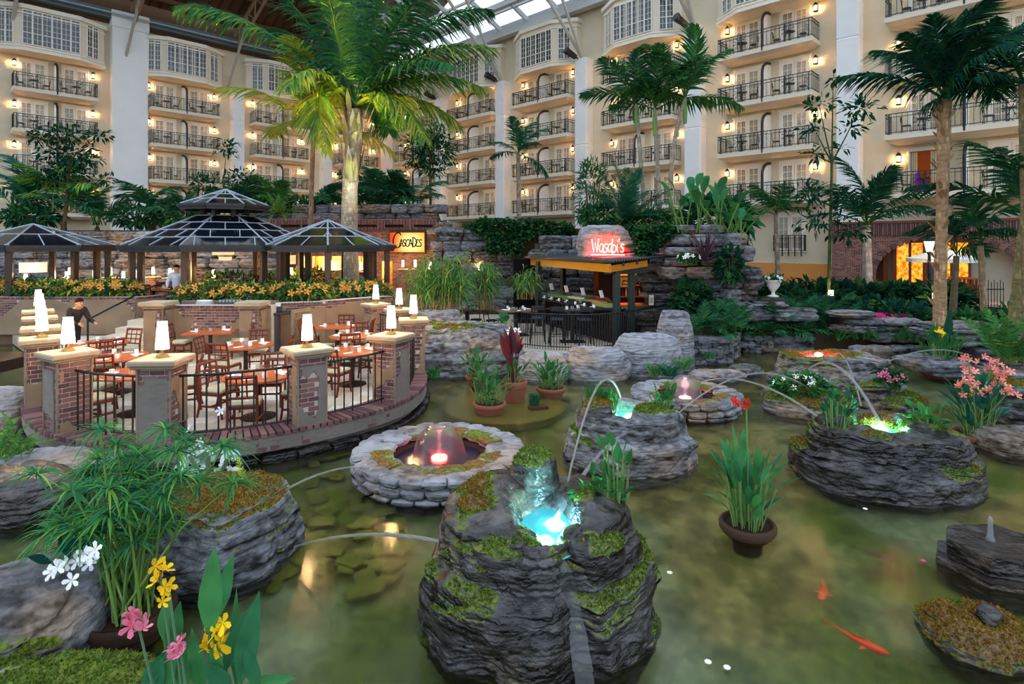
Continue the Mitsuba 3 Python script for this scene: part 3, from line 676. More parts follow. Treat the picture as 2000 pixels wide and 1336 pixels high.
def setting(M, where, n=4, r=.36, ph=.4, z=.747):
    for i in range(n):
        a=ph+i*2*PI/n; q=lambda rr,da: [rr*math.cos(a+da),rr*math.sin(a+da),z]
        for nm,dd,lab,pos in (('cup',CUP,'white china cup on',q(r,.28)),('drinking_glass',GLS,'clear drinking glass on',q(r-.07,-.1)),('napkin',NAP,'rolled white napkin on',q(r+.04,-.35)),('plate',PLT,'small white plate on',q(r+.02,-.02))):
            if nm=='plate' and i%2: continue
            k=thing(nm,f'{lab} the {where}',nm.replace('_',' ').replace('drinking ',''),f'{nm.replace("_"," ")}s on the {where}')
            own(k,dd,None,M=M@frame(pos,a+.4))
    for i in range(2):
        k=thing('shaker',f'steel shaker in the middle of the {where}','shaker',f'shakers on the {where}'); own(k,SHK,None,M=M@frame([.05*i-.03,.04-.06*i,z]))
TBL=[('round table by the front railing',505,732,'r',0,[-82,172,-4,98]),
 ('round table in the terrace middle',480,673,'r',0,[188,-98,8,95]),
 ('square table against the brick-patched back wall',411,647,'q',.25,[185,20]),
 ('round table behind left front pillar',226,696,'r',0,[62,-70,200,140]),
 ('round table deepest on the left',193,670,'r',0,[80,-40,170]),
 ('round table behind grey front pillar',266,727,'r',0,[-110,25,-25,175]),
 ('round table by the right railing',688,684,'r',0,[182,-100,70,0]),
 ('second table from the right railing',690,655,'r',0,[180,95,-20,-80]),
 ('rear table by the lattice panel',658,637,'q',.1,[90,182,0])]
for where,px,py,kd,rot,chs in TBL:
    c=gp(px,py,ZF+.745); M=frame([c[0],c[1],ZF+.001],rot)
    k=thing('dining_table',f'reddish wooden dining table on a dark pedestal: {where}','table','terrace dining tables'); proto_place(RT if kd=='r' else QT,k,M)
    setting(M,where,4 if kd=='r' else 2)
    for q,a in enumerate(chs):
        t=math.radians(a); rr=.72+.06*random.random()
        side=['right','far right','far','far left','left','near left','near','near right'][int(((a+22.5)%360)//45)]
        ck=thing('dining_chair',f'cherry chair with sage seat, {side} side of the {where}','chair','terrace dining chairs')
        proto_place(DCH,ck,frame([c[0]+rr*math.cos(t),c[1]+rr*math.sin(t),ZF+.001],t+PI/2+random.uniform(-.15,.15)))
# ================================================================ upper restaurant level, gazebos, brick building
ZU=1.0
def brickcol(p,n,uv):
    z=uv.y/.078; r=dr_floor(z); fz=z-r; x=uv.x/.215+.5*(r-2*dr_floor(r/2)); c=dr_floor(x); fx=x-c
    m=smoothstep(0,.1,fz)*smoothstep(1,.9,fz)*smoothstep(0,.05,fx)*smoothstep(1,.95,fx)
    k=mikit.cell_rand(c,r,3.)
    return mix(tuple(map(float,lin('a89a8c'))), mixc('4e3430','8a5a4c',k), m)
def dr_floor(v): return mi.Float(mi.Int32(v+4096.))-4096.
scene['m_brick']={'type':'twosided','b':dict(type='principled',base_color=proc(brickcol),roughness=.85,specular=.15)}
def wallquad(parent,name,pts2,M,holes=(),depth=.3,mat='m_brick'):
    """a wall from a 2-d outline (along, z) with depth behind it, uv in metres"""
    g=sg.Polygon(pts2,holes); m=extr(g,depth); v=m.vertices; v=np.stack([v[:,0],-v[:,2],v[:,1]],1)
    return part(parent,name,mikit.ply((v,m.faces),mat,False,uv=np.stack([v[:,0]+v[:,1],v[:,2]],1)),M=M)
def XF(x,y,ang=0): return frame([x,y,0],ang)
gu=struct('floor','dark stone floor of the upper restaurant level')
own(gu,MB().mesh(extr(sg.Polygon([(-40,40),(-40,15.5),(-17,19.7),(-12.8,19.5),(-12.3,20.2),(-9.8,17.2),(-9.8,16.2),(-6.8,16.2),(-6.9,17.2),(-4.8,19.2),(-3.8,20.5),(-3,24),(-3,40)]),1.2),lin('6b5748'),frame([0,0,ZU-1.2])),'m_matte')
# --- stucco walls with bare brick behind the terrace
def stwall(name,label,p0,p1,z0,z1,blobs,seed,back=.35,cap=True,col=STU2):
    k=thing(name,label,'wall'); p0,p1=np.array(p0,float),np.array(p1,float); d=p1-p0; L=np.linalg.norm(d); d/=L
    M=axes([p0[0],p0[1],z0],[d[0],d[1],0],[d[1],-d[0],0],[0,0,1])   # local y: out, towards the viewer's side
    H=z1-z0
    part(k,'core',MB().box([0,-back,0],[L,0,H],MORT),'m_stucco',M=M)
    face_bricks(k,M,L,H-.07,blobs,seed=seed,col=col)
    if cap:
        for i in range(int(L/.085)): part(k,'cap_brick',brick_ply(.3,.07,.072,RNG.integers(4)),M=M@frame([.04+i*.085,-.12,H-.035],PI/2))
    return k
stwall('garden_wall','long tan stucco wall with brick top, left behind the terrace',(-17.6,19.5),(-12.75,19.5),ZF,1.62,[(.02,.9,.7,.5),(.98,.95,.22,.3),(.5,1.0,.3,.12)],1)
stwall('garden_wall','short stucco wall turning back beside the steps, brick at its foot',(-12.75,19.5),(-12.25,20.4),ZF,1.62,[(.4,.15,.3,.4)],2)
stwall('garden_wall','stucco wall with a ragged field of bricks behind the square table',(-9.9,16.15),(-6.75,16.15),ZF,1.69,[(.5,.85,.95,.28),(.45,.6,.55,.26)],3)
stwall('garden_wall','tan planter wall with little brick behind the lattice panel',(-6.95,17.1),(-5.7,17.6),ZF,1.66,[(.55,1.,.5,.2)],4)
stwall('garden_wall','tan planter wall rounding to the right, bricks bare at its right end',(-5.7,17.6),(-4.0,19.3),ZF,1.68,[(.95,.6,.55,.5),(.1,1.,.4,.16)],5)
for px,lab in ((310,'left'),(494,'right')):
    p=at(px,650,15.9); k=thing('pillar',f'stucco pillar with a stone cap at the {lab} end of the brick-patched back wall','pillar')
    M=frame([p[0],p[1],ZF]); H=1.42
    part(k,'core',MB().box([-.24,-.24,0],[.24,.24,H-.1],MORT),'m_stucco',M=M)
    part(k,'cap',MB().box([-.3,-.3,H-.12],[.3,.3,H-.06],STU2,b=.015).box([-.36,-.36,H-.06],[.36,.36,H+.06],lin('a89880'),b=.02),'m_stucco',M=M)
    for q in range(2): face_bricks(k,M@frame([0,0,0],-PI*0+q*PI/2)@axes([-.25,-.25,0],[1,0,0],[0,-1,0],[0,0,1]),.5,H-.12,[(.95 if q==0 else .1,.75,.14,.5)],seed=50+q,topcourse=.07)
# steps up between the walls
k=thing('steps','pale stone steps climbing between the stucco walls','steps')
for i in range(4): part(k,'step',MB().box([-12.2,16.6+i*.55,ZF-.3],[-10.2,17.2+i*.55,ZF+.16*(i+1)],lin('c8bca6'),b=.015),'m_satin')
part(k,'handrail',MB().tube([[-12.15,16.5,1.25],[-12.15,19.5,2.0],[-12.2,20.2,2.05]],.025,6,BLK).tube([[-12.15,16.5,1.25],[-12.15,16.5,.4]],.025,6,BLK),'m_satin')
# lattice panel and server station
k=thing('lattice_panel','tan wooden lattice panel leaning beside the server station','panel')
a,b=at(570,640,16.2)[:2],at(606,640,16.9)[:2]; d=(b-a); L=np.linalg.norm(d); d/=L; M=axes([a[0],a[1],ZF+.05],[d[0],d[1],0],[d[1],-d[0],0],[0,0,1])
fr=MB().box([0,-.03,0],[L,.03,.07],STU2).box([0,-.03,1.05],[L,.03,1.15],STU2).box([0,-.03,0],[.07,.03,1.15],STU2).box([L-.07,-.03,0],[L,.03,1.15],STU2)
part(k,'frame',fr,'m_matte',M=M)
for i in range(1,7): part(k,'slat',MB().box([.07+i*(L-.14)/7-.012,-.015,.05],[.07+i*(L-.14)/7+.012,.0,1.1],STU2),'m_matte',M=M)
for i in range(1,11): part(k,'slat',MB().box([.05,0,.07+i*.09],[L-.05,.015,.09+i*.09],STU2),'m_matte',M=M)
k=thing('server_station','dark counter with screens beside the back wall pillar','counter')
c=at(528,660,16.6); M=frame([c[0],c[1],ZF],.3)
part(k,'cabinet',MB().box([-.35,-.3,0],[.25,.3,1.05],lin('3a3836'),b=.02),'m_satin',M=M); part(k,'door',MB().box([-.3,-.32,.1],[-.02,-.3,.98],lin('55585c'),b=.01),'m_satin',M=M)
part(k,'counter',MB().box([-.42,-.36,1.05],[.55,.36,1.1],lin('2e2b29'),b=.01),'m_satin',M=M)
for dx,nm in ((-.15,'touch screen till'),(.2,'receipt printer')):
    t=thing(nm.replace(' ','_'),f'dark {nm} on the server station','till' if 'till' in nm else 'printer'); m=MB()
    if 'till' in nm: m.box([dx-.14,-.05,1.14],[dx+.14,.0,1.4],lin('23262b'),b=.01).box([dx-.12,-.06,1.17],[dx+.12,-.05,1.37],lin('9fb4c8')).box([dx-.06,-.04,1.1],[dx+.06,.1,1.2],lin('23262b'))
    else: m.box([dx-.1,-.1,1.1],[dx+.12,.1,1.26],lin('2c3038'),b=.02).box([dx-.06,-.05,1.26],[dx+.08,.02,1.36],lin('cfd4da'))
    own(t,m,'m_satin',M=M)
for px,py,nm,lab in ((333,596,'folded_cloth','teal folded cloth on the back wall ledge'),(400,592,'warming_tray','steel warming tray on the ledge behind the brick field'),(452,590,'glass_rack','dark rack of glasses on the ledge behind the brick field')):
    p=at(px,py,16.6); t=thing(nm,lab,nm.split('_')[-1]); w=.22 if nm!='glass_rack' else .36
    m=MB().box([-w,-.12,0],[w,.12,.13],lin({'f':'2f8f86','w':'9aa0a6','g':'2a2e36'}[nm[0]]),b=.03)
    if nm=='glass_rack':
        for i in range(7): m.lathe([[.03,.1],[.035,.2],[0,.2]],8,lin('8a94a0'),at=(-.3+i*.1,-.05,0))
    if nm=='warming_tray': m.box([-.2,-.1,.12],[.2,.1,.19],lin('c8ccd0'),b=.03)
    own(t,m,'m_satin',M=frame([p[0],p[1],1.62]))
t=struct('trim'); own(t,MB().box([-9.7,16.35,1.5],[-6.9,17.0,1.62],lin('7d6f62')).box([-9.7,16.9,ZU-.2],[-6.9,17.05,1.75],lin('7d6f62')),'m_stucco')
# --- gazebos with dark glass roofs
GB=lin('20242a'); BARC=lin('8f9aa4'); POST=lin('3d2c22')
def gazebo(label,c,R,rot,z0,z1,top=0.,ztop=None,posts=True,courses=3,zp=ZU,unit=.95,gut=.22):
    k=thing('gazebo',label,'gazebo'); n=8; c=np.array(c,float); Rc=R/math.cos(PI/8)
    ang=rot+PI/8+np.arange(n)*PI/4; E=np.stack([c[0]+Rc*np.cos(ang),c[1]+Rc*np.sin(ang),np.full(n,z0)],1)
    A=np.array([c[0],c[1],z1])
    for i in range(n):
        a,b=E[i],E[(i+1)%n]; tp=[A+(a-A)*top, A+(b-A)*top]
        o=(a+b)/2; u=(b-a)/np.linalg.norm(b-a); tm=(tp[0]+tp[1])/2; sl=np.linalg.norm(tm-o); w=(tm-o)/sl; nn=np.cross(u,w)
        if nn[2]<0: nn=-nn
        M=axes(o,u,w,nn); Lh=np.linalg.norm(b-a)/2; fac=sg.Polygon([(-Lh,0),(Lh,0),(Lh*top,sl),(-Lh*top,sl)] if top>0 else [(-Lh,0),(Lh,0),(0,sl)])
        vis=nn[:2]@(-np.array(c))>-1.2; bars=MB(); ch=sl/courses
        for q in range(courses):
            y0=q*ch; off=unit*(.5 if q%2 else 0.)
            xs=[x for x in np.arange(-6*unit+off,6*unit,unit)]
            for x in xs:
                g=fac.intersection(sg.box(x+.015,y0+.015,x+unit-.015,y0+ch-.015))
                if g.area>.01 and g.geom_type=='Polygon': part(k,'pane',MB().mesh(extr(g,.012),lin('0e151d')),'m_glass_dark',M=M)
                l=fac.intersection(sg.LineString([(x,y0),(x,y0+ch)]))
                if l.length>.05: p=np.array(l.coords); bars.tube(np.column_stack([p,[.02]*len(p)]),.022,4,BARC)
            l=fac.intersection(sg.LineString([(-9,y0+ch),(9,y0+ch)]))
            if not l.is_empty and l.length>.05: p=np.array(l.coords); bars.tube(np.column_stack([p,[.02]*len(p)]),.022,4,BARC)
        h=np.array([[-Lh,0,.02],[-Lh*top,sl,.02]]); bars.tube(h,.035,4,BARC)
        part(k,'glazing_bars',bars,'m_satin',M=M)
        g=MB()
        for zz,hh,out in ((-gut,.09,.0),(-gut+.08,.07,.05),(-.08,.09,.1)): g.box([-Lh-out*.41,-.12,zz],[Lh+out*.41,out+.03,zz+hh],GB)
        part(k,'gutter',g,'m_satin',M=axes(o,u,-np.array([w[0],w[1],0])/np.linalg.norm(w[:2]),[0,0,1]))
        if posts:
            p=c+(a[:2]-c)*.9; part(k,'post',MB().box([-.1,-.1,0],[.1,.1,z0-gut-zp],POST,b=.015),'m_satin',M=frame([p[0],p[1],zp],ang[i]))
    return k
gz=gazebo('left glass-roofed gazebo over the planters, cut by the frame',(-18.3,22.),2.45,math.atan2(-.68,.73),3.37,4.17,courses=2)
gz=gazebo('right small glass-roofed gazebo beside the brick restaurant front',(-7.04,22.),2.28,math.atan2(-.952,.305)+PI/8,3.37,4.32,courses=3)
gz=gazebo('large middle glass-roofed gazebo with a raised lantern roof',(-11.4,22.9),3.3,math.atan2(-.895,.446),3.37,5.0,top=.3,courses=4)
cup=gazebo('small raised roof crowning the middle gazebo',(-11.25,22.6),1.5,math.atan2(-.895,.446),4.92,5.55,posts=False,courses=3,unit=.62,gut=.2)
# the crown belongs to the middle gazebo
for kk in [q for q in scene if q.startswith(cup+'__')]:
    scene[gz+'__crown__'+kk.split('__',1)[1]]=scene.pop(kk)
labels.pop(cup)
for i in range(8):
    a=i*PI/4; part(gz,'crown_post',MB().box([-.07,-.07,4.2],[.07,.07,4.8],GB),'m_satin',M=frame([-11.3+.85*math.cos(a),22.7+.85*math.sin(a),0],a))
# --- brick restaurant front with the lit sign
bb=struct('wall_back','red brick restaurant front with dark vents behind the gazebos')
YB=31.; bx=lambda px: (px-1000)*YB/F0; bz=lambda py: ZC-(py-HY)*YB/F0
h1=[(bx(588),ZU),(bx(722),ZU),(bx(722),bz(500)),(bx(588),bz(500))]; h2=[(bx(746),ZU),(bx(769),ZU),(bx(769),bz(510)),(bx(746),bz(510))]
wallquad(bb,'masonry',[(bx(470),0),(bx(853),0),(bx(853),bz(428)),(bx(470),bz(428))],XF(0,YB),[h1,h2],.35)
for i in range(118): part(bb,'soldier_brick',brick_ply(.6,.055,.06,(i*7)%4),M=axes([bx(492)+i*.085,YB-.36,bz(433)-.2],[0,0,1],[0,1,0],[-1,0,0]))
for px in (505,573,614,683,721,773,829): part(bb,'vent',MB().box([bx(px-18),YB-.42,bz(444)],[bx(px+18),YB-.3,bz(439.5)],lin('17120f')),'m_matte')
part(bb,'ledge',MB().box([bx(470),YB-.45,bz(452)],[bx(855),YB-.3,bz(449)],lin('5d3d33')),'m_matte')
kr=struct('room','warm lit kitchen seen through the opening in the brick front'); labels[kr]['kind']='structure'
room=MB()
for lo,hi in (((bx(585),YB+2.4,ZU),(bx(775),YB+2.5,3.2)),((bx(585),YB,3.1),(bx(775),YB+2.5,3.2)),((bx(580),YB,ZU),(bx(586),YB+2.5,3.2)),((bx(773),YB,ZU),(bx(778),YB+2.5,3.2)),((bx(726),YB,ZU),(bx(742),YB+2.4,3.2))): room.box(lo,hi,lin('e6c48e'))
part(kr,'shell',room,'m_matte')
part(kr,'counter',MB().box([bx(590),YB+.5,ZU],[bx(720),YB+1.1,ZU+1.0],lin('c09a6a')).box([bx(588),YB+.4,ZU+1.0],[bx(722),YB+1.2,ZU+1.06],lin('e8dcc4')),'m_matte')
for px in (608,640,672,704): part(kr,'wall_cabinet',MB().box([bx(px-13),YB+2.0,1.9],[bx(px+13),YB+2.4,2.9],lin('8a6238'),b=.02),'m_satin')
for px,w in ((620,40),(690,40),(757,14)):
    lk=thing('ceiling_light',f'bright ceiling panel in the kitchen {"behind the lit doorway" if px==757 else "left" if px==620 else "right"}','light')
    d=ply(MB().add([[bx(px)-w*.014,YB+.9,3.08],[bx(px)+w*.014,YB+.9,3.08],[bx(px)+w*.014,YB+1.7,3.08],[bx(px)-w*.014,YB+1.7,3.08]],[[0,3,2,1]]),'m_matte'); d['emitter']=glow('ffd08a',9.); own(lk,d,None)
for i in range(6):
    t=thing('shelf','pale shelf in the lit doorway by the sign','shelf','shelves in the lit doorway'); own(t,MB().box([bx(748),YB+1.5,ZU+.25+i*.3],[bx(760),YB+1.9,ZU+.29+i*.3],lin('f0e0b8')),'m_matte')
# sign CASCADES: glowing amber panel
sgn=thing('restaurant_sign','glowing orange and yellow sign reading Cascades on the brick front','sign')
def signcol(p,n,uv):
    a=smoothstep(0,.5,uv.x); c=mixc('e0401c','f6a81e',a); g=smoothstep(.55,.0,dr_hyp(uv.x-.62,(uv.y-.45)*.6)); c=mix(c,tuple(map(float,lin('fff3a0'))),g)
    return c*.13
import drjit as dr
def dr_hyp(a,b): return dr.sqrt(a*a+b*b)
x0,x1,z0,z1=bx(766.5),bx(832.5),bz(492),bz(455)
part(sgn,'case',MB().box([x0-.06,YB-.62,z0-.06],[x1+.06,YB-.38,z1+.06],lin('4a2a1a'),b=.02),'m_satin')
d=mikit.ply(([[x0,YB-.63,z0],[x1,YB-.63,z0],[x1,YB-.63,z1],[x0,YB-.63,z1]],[[0,1,2,3]]),'m_matte',False,uv=[[0,0],[1,0],[1,1],[0,1]]); d['emitter']={'type':'area','radiance':proc(signcol)}; part(sgn,'panel',d)
def strokes(lines,x,z,s,r,y,col,sx=1.):
    m=MB()
    for l in lines:
        p=np.array(l,float); 
        if len(p)>2:
            tt=np.arange(len(p)); p=CubicSpline(tt,p)(np.linspace(0,len(p)-1,len(p)*4))
        m.tube(np.stack([x+p[:,0]*s*sx,np.full(len(p),y),z+p[:,1]*s],1),r,5,col)
    return m
GLY={'C':([[.72,.82],[.5,1.0],[.2,.8],[.08,.4],[.2,.05],[.5,0],[.75,.2]],),'A':([[.05,0],[.38,.95]],[[.38,.95],[.7,0]],[[.18,.35],[.58,.35]]),'S':([[.6,.85],[.4,.98],[.15,.8],[.3,.55],[.5,.4],[.5,.12],[.25,0],[.05,.12]],),
 'E':([[.6,.9],[.3,.95],[.12,.72],[.4,.52]],[[.4,.52],[.1,.42],[.1,.1],[.4,0],[.65,.12]]),'D':([[.15,0],[.18,1]],[[.05,1],[.5,.95],[.75,.5],[.5,.05],[.05,0]])}
xx=x0+.12
for i,ch in enumerate('CASCADES'):
    s=.78 if i==0 else (.40,.36,.36,.40,.44,.36,.36)[i-1]
    z=(z0+.24 if i==0 else z0+.30)
    kk=strokes(GLY[ch],xx,z,s,.026 if i else .034,YB-.655,lin('1c1208'),.8); part(sgn,'letter',kk,'m_matte'); xx+= .36 if i==0 else s*.44
# --- rock walls built of stacked stones
STN={}
def stonevar(i,w,h,d):
    k=(i%8,round(w,1),round(h,1),round(d,1))
    if k not in STN: STN[k]=stone_ply((max(.1,k[1])*1.04,max(.1,k[3]),max(.1,k[2])*1.05),i%8,.35+.06*(i%5),n=2 if w<1.2 else 3,rough=.085,sq=5.)
    return STN[k]
def stonefill(k,pts,Y,ch,wl,seed,dep=.9,lean=.12,tonecol=None,name='stone'):
    """stacked courses of stones filling an outline given in pixels at depth Y"""
    rg=np.random.default_rng(seed); P=sg.Polygon([(at(x,y,Y)[0],at(x,y,Y)[2]) for x,y in pts]); x0,z0,x1,z1=P.bounds; z=z0; c=0
    part(k,'core',MB().mesh(extr(P.buffer(-.12),.5),lin('4a443e'),axes([0,Y+.75,0],[1,0,0],[0,0,1],[0,-1,0])),'m_stucco')
    while z<z1-.1:
        h=ch*(.7+.6*rg.random()); x=x0-rg.random()*wl
        while x<x1:
            w=wl*(.55+.9*rg.random())
            if P.contains(sg.Point(x+w/2,z+h/2)):
                part(k,name,stonevar(int(rg.integers(999)),w,h,dep),M=frame([x+w/2,Y+(z-z0)*lean+rg.normal()*.09+.1,z+h/2],rg.normal()*.05+(PI if rg.random()<.5 else 0)))
            x+=w
        z+=h*.96; c+=1
def rwall(label,*a,**kw):
    k=thing('rock_wall',label,'rock wall'); stonefill(k,*a,**kw); return k
rwall('tall stacked stone wall behind the lamps and gazebos on the left',[(-40,452),(300,450),(320,470),(545,468),(545,600),(-40,600)],29.,.5,1.15,1)
rwall('low row of grey boulders along the top of the brick front',[(500,412),(620,402),(850,404),(866,434),(500,434)],31.6,.55,1.3,2)
rwall('narrow column of grey blocks beside the lit orange sign',[(848,428),(874,424),(876,520),(848,520)],29.5,.42,.6,3)
rwall('brown ledge of boulders hung with ivy, left of the sushi bar',[(870,440),(930,432),(1010,446),(1035,470),(1035,600),(870,610)],26.,.5,1.1,4)
rwall('grey stones behind the sushi bar counter under its roof',[(1040,470),(1175,470),(1185,600),(1040,600)],24.,.55,1.2,5)
rwall('big weathered cliff of stacked slabs right of the sushi bar',[(1215,508),(1262,470),(1330,452),(1360,520),(1400,600),(1400,655),(1262,655),(1262,520)],19.4,.34,1.25,6,dep=1.2)
rwall('cliff shoulder of dark slabs under the purple-leaved plant',[(1300,500),(1330,445),(1440,450),(1450,520),(1452,600),(1330,610)],18.5,.36,.95,7,dep=1.2)
rwall('tall narrow rock pillar at the right edge of the cliff',[(1420,462),(1452,452),(1466,480),(1466,612),(1424,612)],17.9,.42,.6,8,dep=1.0)
rwall('low rock ledge carrying the white urn',[(1455,582),(1548,578),(1552,622),(1455,625)],18.,.3,1.0,9)
rwall('long low stone ledge before the flower bed on the right',[(1640,606),(1700,622),(1870,640),(1880,668),(1790,664),(1650,655)],17.6,.25,.9,10)
rwall('layered slab bank at the far right of the pond',[(1850,632),(1990,640),(2040,650),(2040,735),(1860,700)],15.6,.2,1.3,11,dep=1.5)
rwall('lower slab shelf at the waterline on the right',[(1790,690),(1870,700),(2040,735),(2040,760),(1880,742)],14.6,.2,1.2,12,dep=1.3)
nb=thing('boulder','pale boulder with the red neon sign on it above the bar roof','rock')
p=at(1180,478,20.4); rput(nb,None,rock(oval(.95,.75,5,sq=2.6),[(.95,-.9),(1,-.4),(1.,.2),(.88,.5),(.6,.68)],11,72,30,tone=.75,lay=4),'m_rock',frame(p))
# cut stone planter walls at the pond
for (x0_,x1_,y0_,y1_,Y,lb,rot) in ((1342,1432,658,706,16.3,'cut stone planter wall jutting into the pond, nearest the boulders',-.0),(1432,1458,655,694,16.6,'short return of the cut stone planter',.9),(1452,1590,656,682,18.2,'cut stone planter wall behind the jutting one',0.)):
    k=thing('stone_planter',lb,'planter'); a=at(x0_,y1_,Y); b=at(x1_,y0_,Y); L=(b[0]-a[0])/max(.3,math.cos(rot)); H=b[2]-a[2]
    M=frame([a[0],Y,a[2]-.15],rot); part(k,'core',MB().box([0,.08,0],[L,1.3,H+.1],lin('6b675f')),'m_stucco',M=M)
    nr=max(2,int(H/.13))
    for r in range(nr):
        x=-.1*(r%2)
        while x<L-.05:
            w=min(.16+.22*random.random(),L-x); part(k,'stone',stonevar(int(r*5+x*9),w+.02,(H+.15)/nr,.2),M=M@frame([x+w/2,.06+.03*random.random(),(r+.5)*(H+.15)/nr])); x+=w
k=thing('stone_curb','long pale stone curb at the back edge of the pond, right','curb')
for i in range(4): a=at(1664+i*35,678,17.0); part(k,'stone',stonevar(i+3,1.0-.45,.38,.5),M=frame([a[0]+.26,17.,.22+.0*i]))
# ground under the planting on the right and behind
gr=struct('ground','dark soil of the planting beds')
own(gr,MB().mesh(extr(sg.Polygon([(6.5,19.0),(9.5,18.2),(16,17.4),(40,16),(40,45),(-3,45),(-3,25),(3.,24.5)]),1.0),lin('4a3c2c'),frame([0,0,-.45])),'m_matte')
bs=struct('bank_wall'); own(bs,MB().mesh(extr(sg.Polygon([(-3.4,24.8),(-3.4,19.),(-1.6,16.6),(2,15.8),(4.5,16.3),(6,17.5),(7.,18.6),(7.5,26),(-3.4,26)]),.9),lin('a89c8a'),frame([0,0,-.5])),'m_matte')

# planting ground above the rock walls, out of sight from below but there
UP=[([(-28.5,29.7),(-14.8,29.7),(-14.8,31.95),(-3.2,31.95),(-3.2,48),(-14,62),(-28.5,46)],3.25,4.15),([(-3.2,26.9),(3,24.95),(3,43),(-3.2,46)],.0,4.1),([(5.,20.9),(7.5,19.25),(8.,21),(9,27),(5,27)],.0,3.9),([(3.,21.2),(5.,20.9),(5,27),(3,27)],3.06,3.95)]
for pts,z0,z1 in UP: part(gr,'upper_bed',MB().mesh(extr(sg.Polygon(pts),z1-z0),lin('4a3c2c'),frame([0,0,z0])),'m_matte')
def ground_z(p):
    q=sg.Point(p[0],p[1])
    for pts,z0,z1 in UP:
        if sg.Polygon(pts).contains(q) and p[2]>z1-.3: return z1
    return None
for lo,hi in (((-18.5,19.8,.9),(-12.9,20.7,1.5)),((-9.8,17.95,.9),(-5.7,19.0,1.5)),((-5.9,19.3,.9),(-4.5,20.1,1.5))):
    t=struct('trim'); own(t,MB().box(lo,hi,lin('5a4a3a')),'m_stucco')
# ================================================================ sushi bar, arcade, lamps of the upper level
ZB=.4
k=thing('bar_roof','sloping dark corrugated roof over the sushi bar with an orange fascia','roof')
A_,B_,C_=np.array([.63,22.,2.87]),np.array([2.79,16.5,2.86]),np.array([4.75,18.1,2.99]); D_=A_+C_-B_
n=64; t=np.linspace(0,1,n); w=np.array([.035*math.sin(i*PI/1.5) for i in range(n)]); lo=[];hi=[]
for i in range(n):
    a=B_+(C_-B_)*t[i]; b=A_+(D_-A_)*t[i]; z=np.array([0,0,.05+w[i]]); lo.append(a+z+(B_-A_)*.02); hi.append(b+z)
v=np.vstack([lo,hi]); i=np.arange(n-1); part(k,'sheet',MB().add(v,np.stack([i,i+1,i+n+1,i+n],1),lin('34363c')).add(v+[0,0,-.015],np.stack([i,i+1,i+n+1,i+n],1),lin('34363c')),'m_satin')
def beam(a,b,w,h,col,mat='m_satin'):
    a,b=np.array(a,float),np.array(b,float); d=b-a; L=np.linalg.norm(d); x=d/L; y=np.cross([0,0,1.],x); y/=np.linalg.norm(y); z=np.cross(x,y)
    return mikit.ply(MBtri_(MB().box([0,-w/2,-h/2],[L,w/2,h/2],b=.008),axes(a,x,y,z)),mat,False,uv=np.tile(enc(lin(col)),(24,1)))
def MBtri_(mb,M): v=np.vstack(mb.v)@M[:3,:3].T+M[:3,3]; return v,np.vstack(mb.f)
part(k,'fascia',beam(A_+[.1,0,-.12],B_+[.05,.1,-.14],.06,.26,'d08a1c')); part(k,'fascia',beam(B_+[0,.1,-.16],C_+[-.6,-.4,-.16],.06,.2,'c07818'))
part(k,'edge',beam(A_+[-.12,0,.06],B_+[-.1,0,.06],.1,.08,'2c3036'))
for q in (.25,.5,.75): part(k,'rafter',beam(B_+(C_-B_)*q+[0,0,-.06],A_+(D_-A_)*q+[0,0,-.06],.06,.1,'2a2622'))
for nm,px,Y in (('front left',1204,17.0),('front right',1233,17.6),('back left',1052,21.2),('back right',1100,23.)):
    t_=thing('bar_post',f'dark green square post under the bar roof, {nm}','post','posts of the bar roof'); p=P_(px,Y) if False else np.array([(px-1000)*Y/F0,Y,ZB]); own(t_,MB().box([-.085,-.085,0],[.085,.085,2.38],lin('263230'),b=.01),'m_satin',M=frame(p,.5))
part(k,'cross_beam',beam([2.75,16.9,2.62],[4.1,17.75,2.62],.14,.18,'263230'))
# neon sign
ns=thing('neon_sign','glowing neon lettering reading Wasabi\'s on the boulder above the bar','neon sign')
NG={'W':([[.0,1],[.22,.0],[.42,.75],[.62,.0],[.9,1.05]],),'a':([[.55,.5],[.3,.62],[.08,.3],[.25,.0],[.5,.2],[.56,.55],[.58,.1],[.72,.0]],),'s':([[.5,.55],[.3,.62],[.15,.45],[.45,.25],[.4,.02],[.1,.05]],),'b':([[.1,1.05],[.1,.05],[.4,.0],[.55,.3],[.35,.55],[.12,.4]],),'i':([[.15,.6],[.15,.1],[.28,.0]],[[.14,.82],[.16,.88]]),"'":([[.12,1.05],[.06,.8]],)}
xx=0.; m=MB(); c0=at(1156,492,19.15)
for ch in "Wasabi's":
    for l in NG[ch]:
        p=np.array(l,float)*[.26,.42]
        if len(p)>2 and ch!='W': p=CubicSpline(np.arange(len(p)),p)(np.linspace(0,len(p)-1,len(p)*3))
        m.tube(np.stack([c0[0]+xx+p[:,0],np.full(len(p),c0[1]),c0[2]+p[:,1]],1),.016,5,(1,1,1))
    xx+={'W':.23,'i':.07,"'":.05,'s':.13}.get(ch,.15)
d=ply(m,'m_matte'); d['emitter']=glow('ff6a50',3.); part(ns,'tubes',d)
m2=MB().tube([c0+[-.02,.08,-.1],c0+[xx+.05,.08,-.1]],.02,5,(1,1,1)); d=ply(m2,'m_matte'); d['emitter']=glow('ff1c14',14.); part(ns,'red_tube',d)
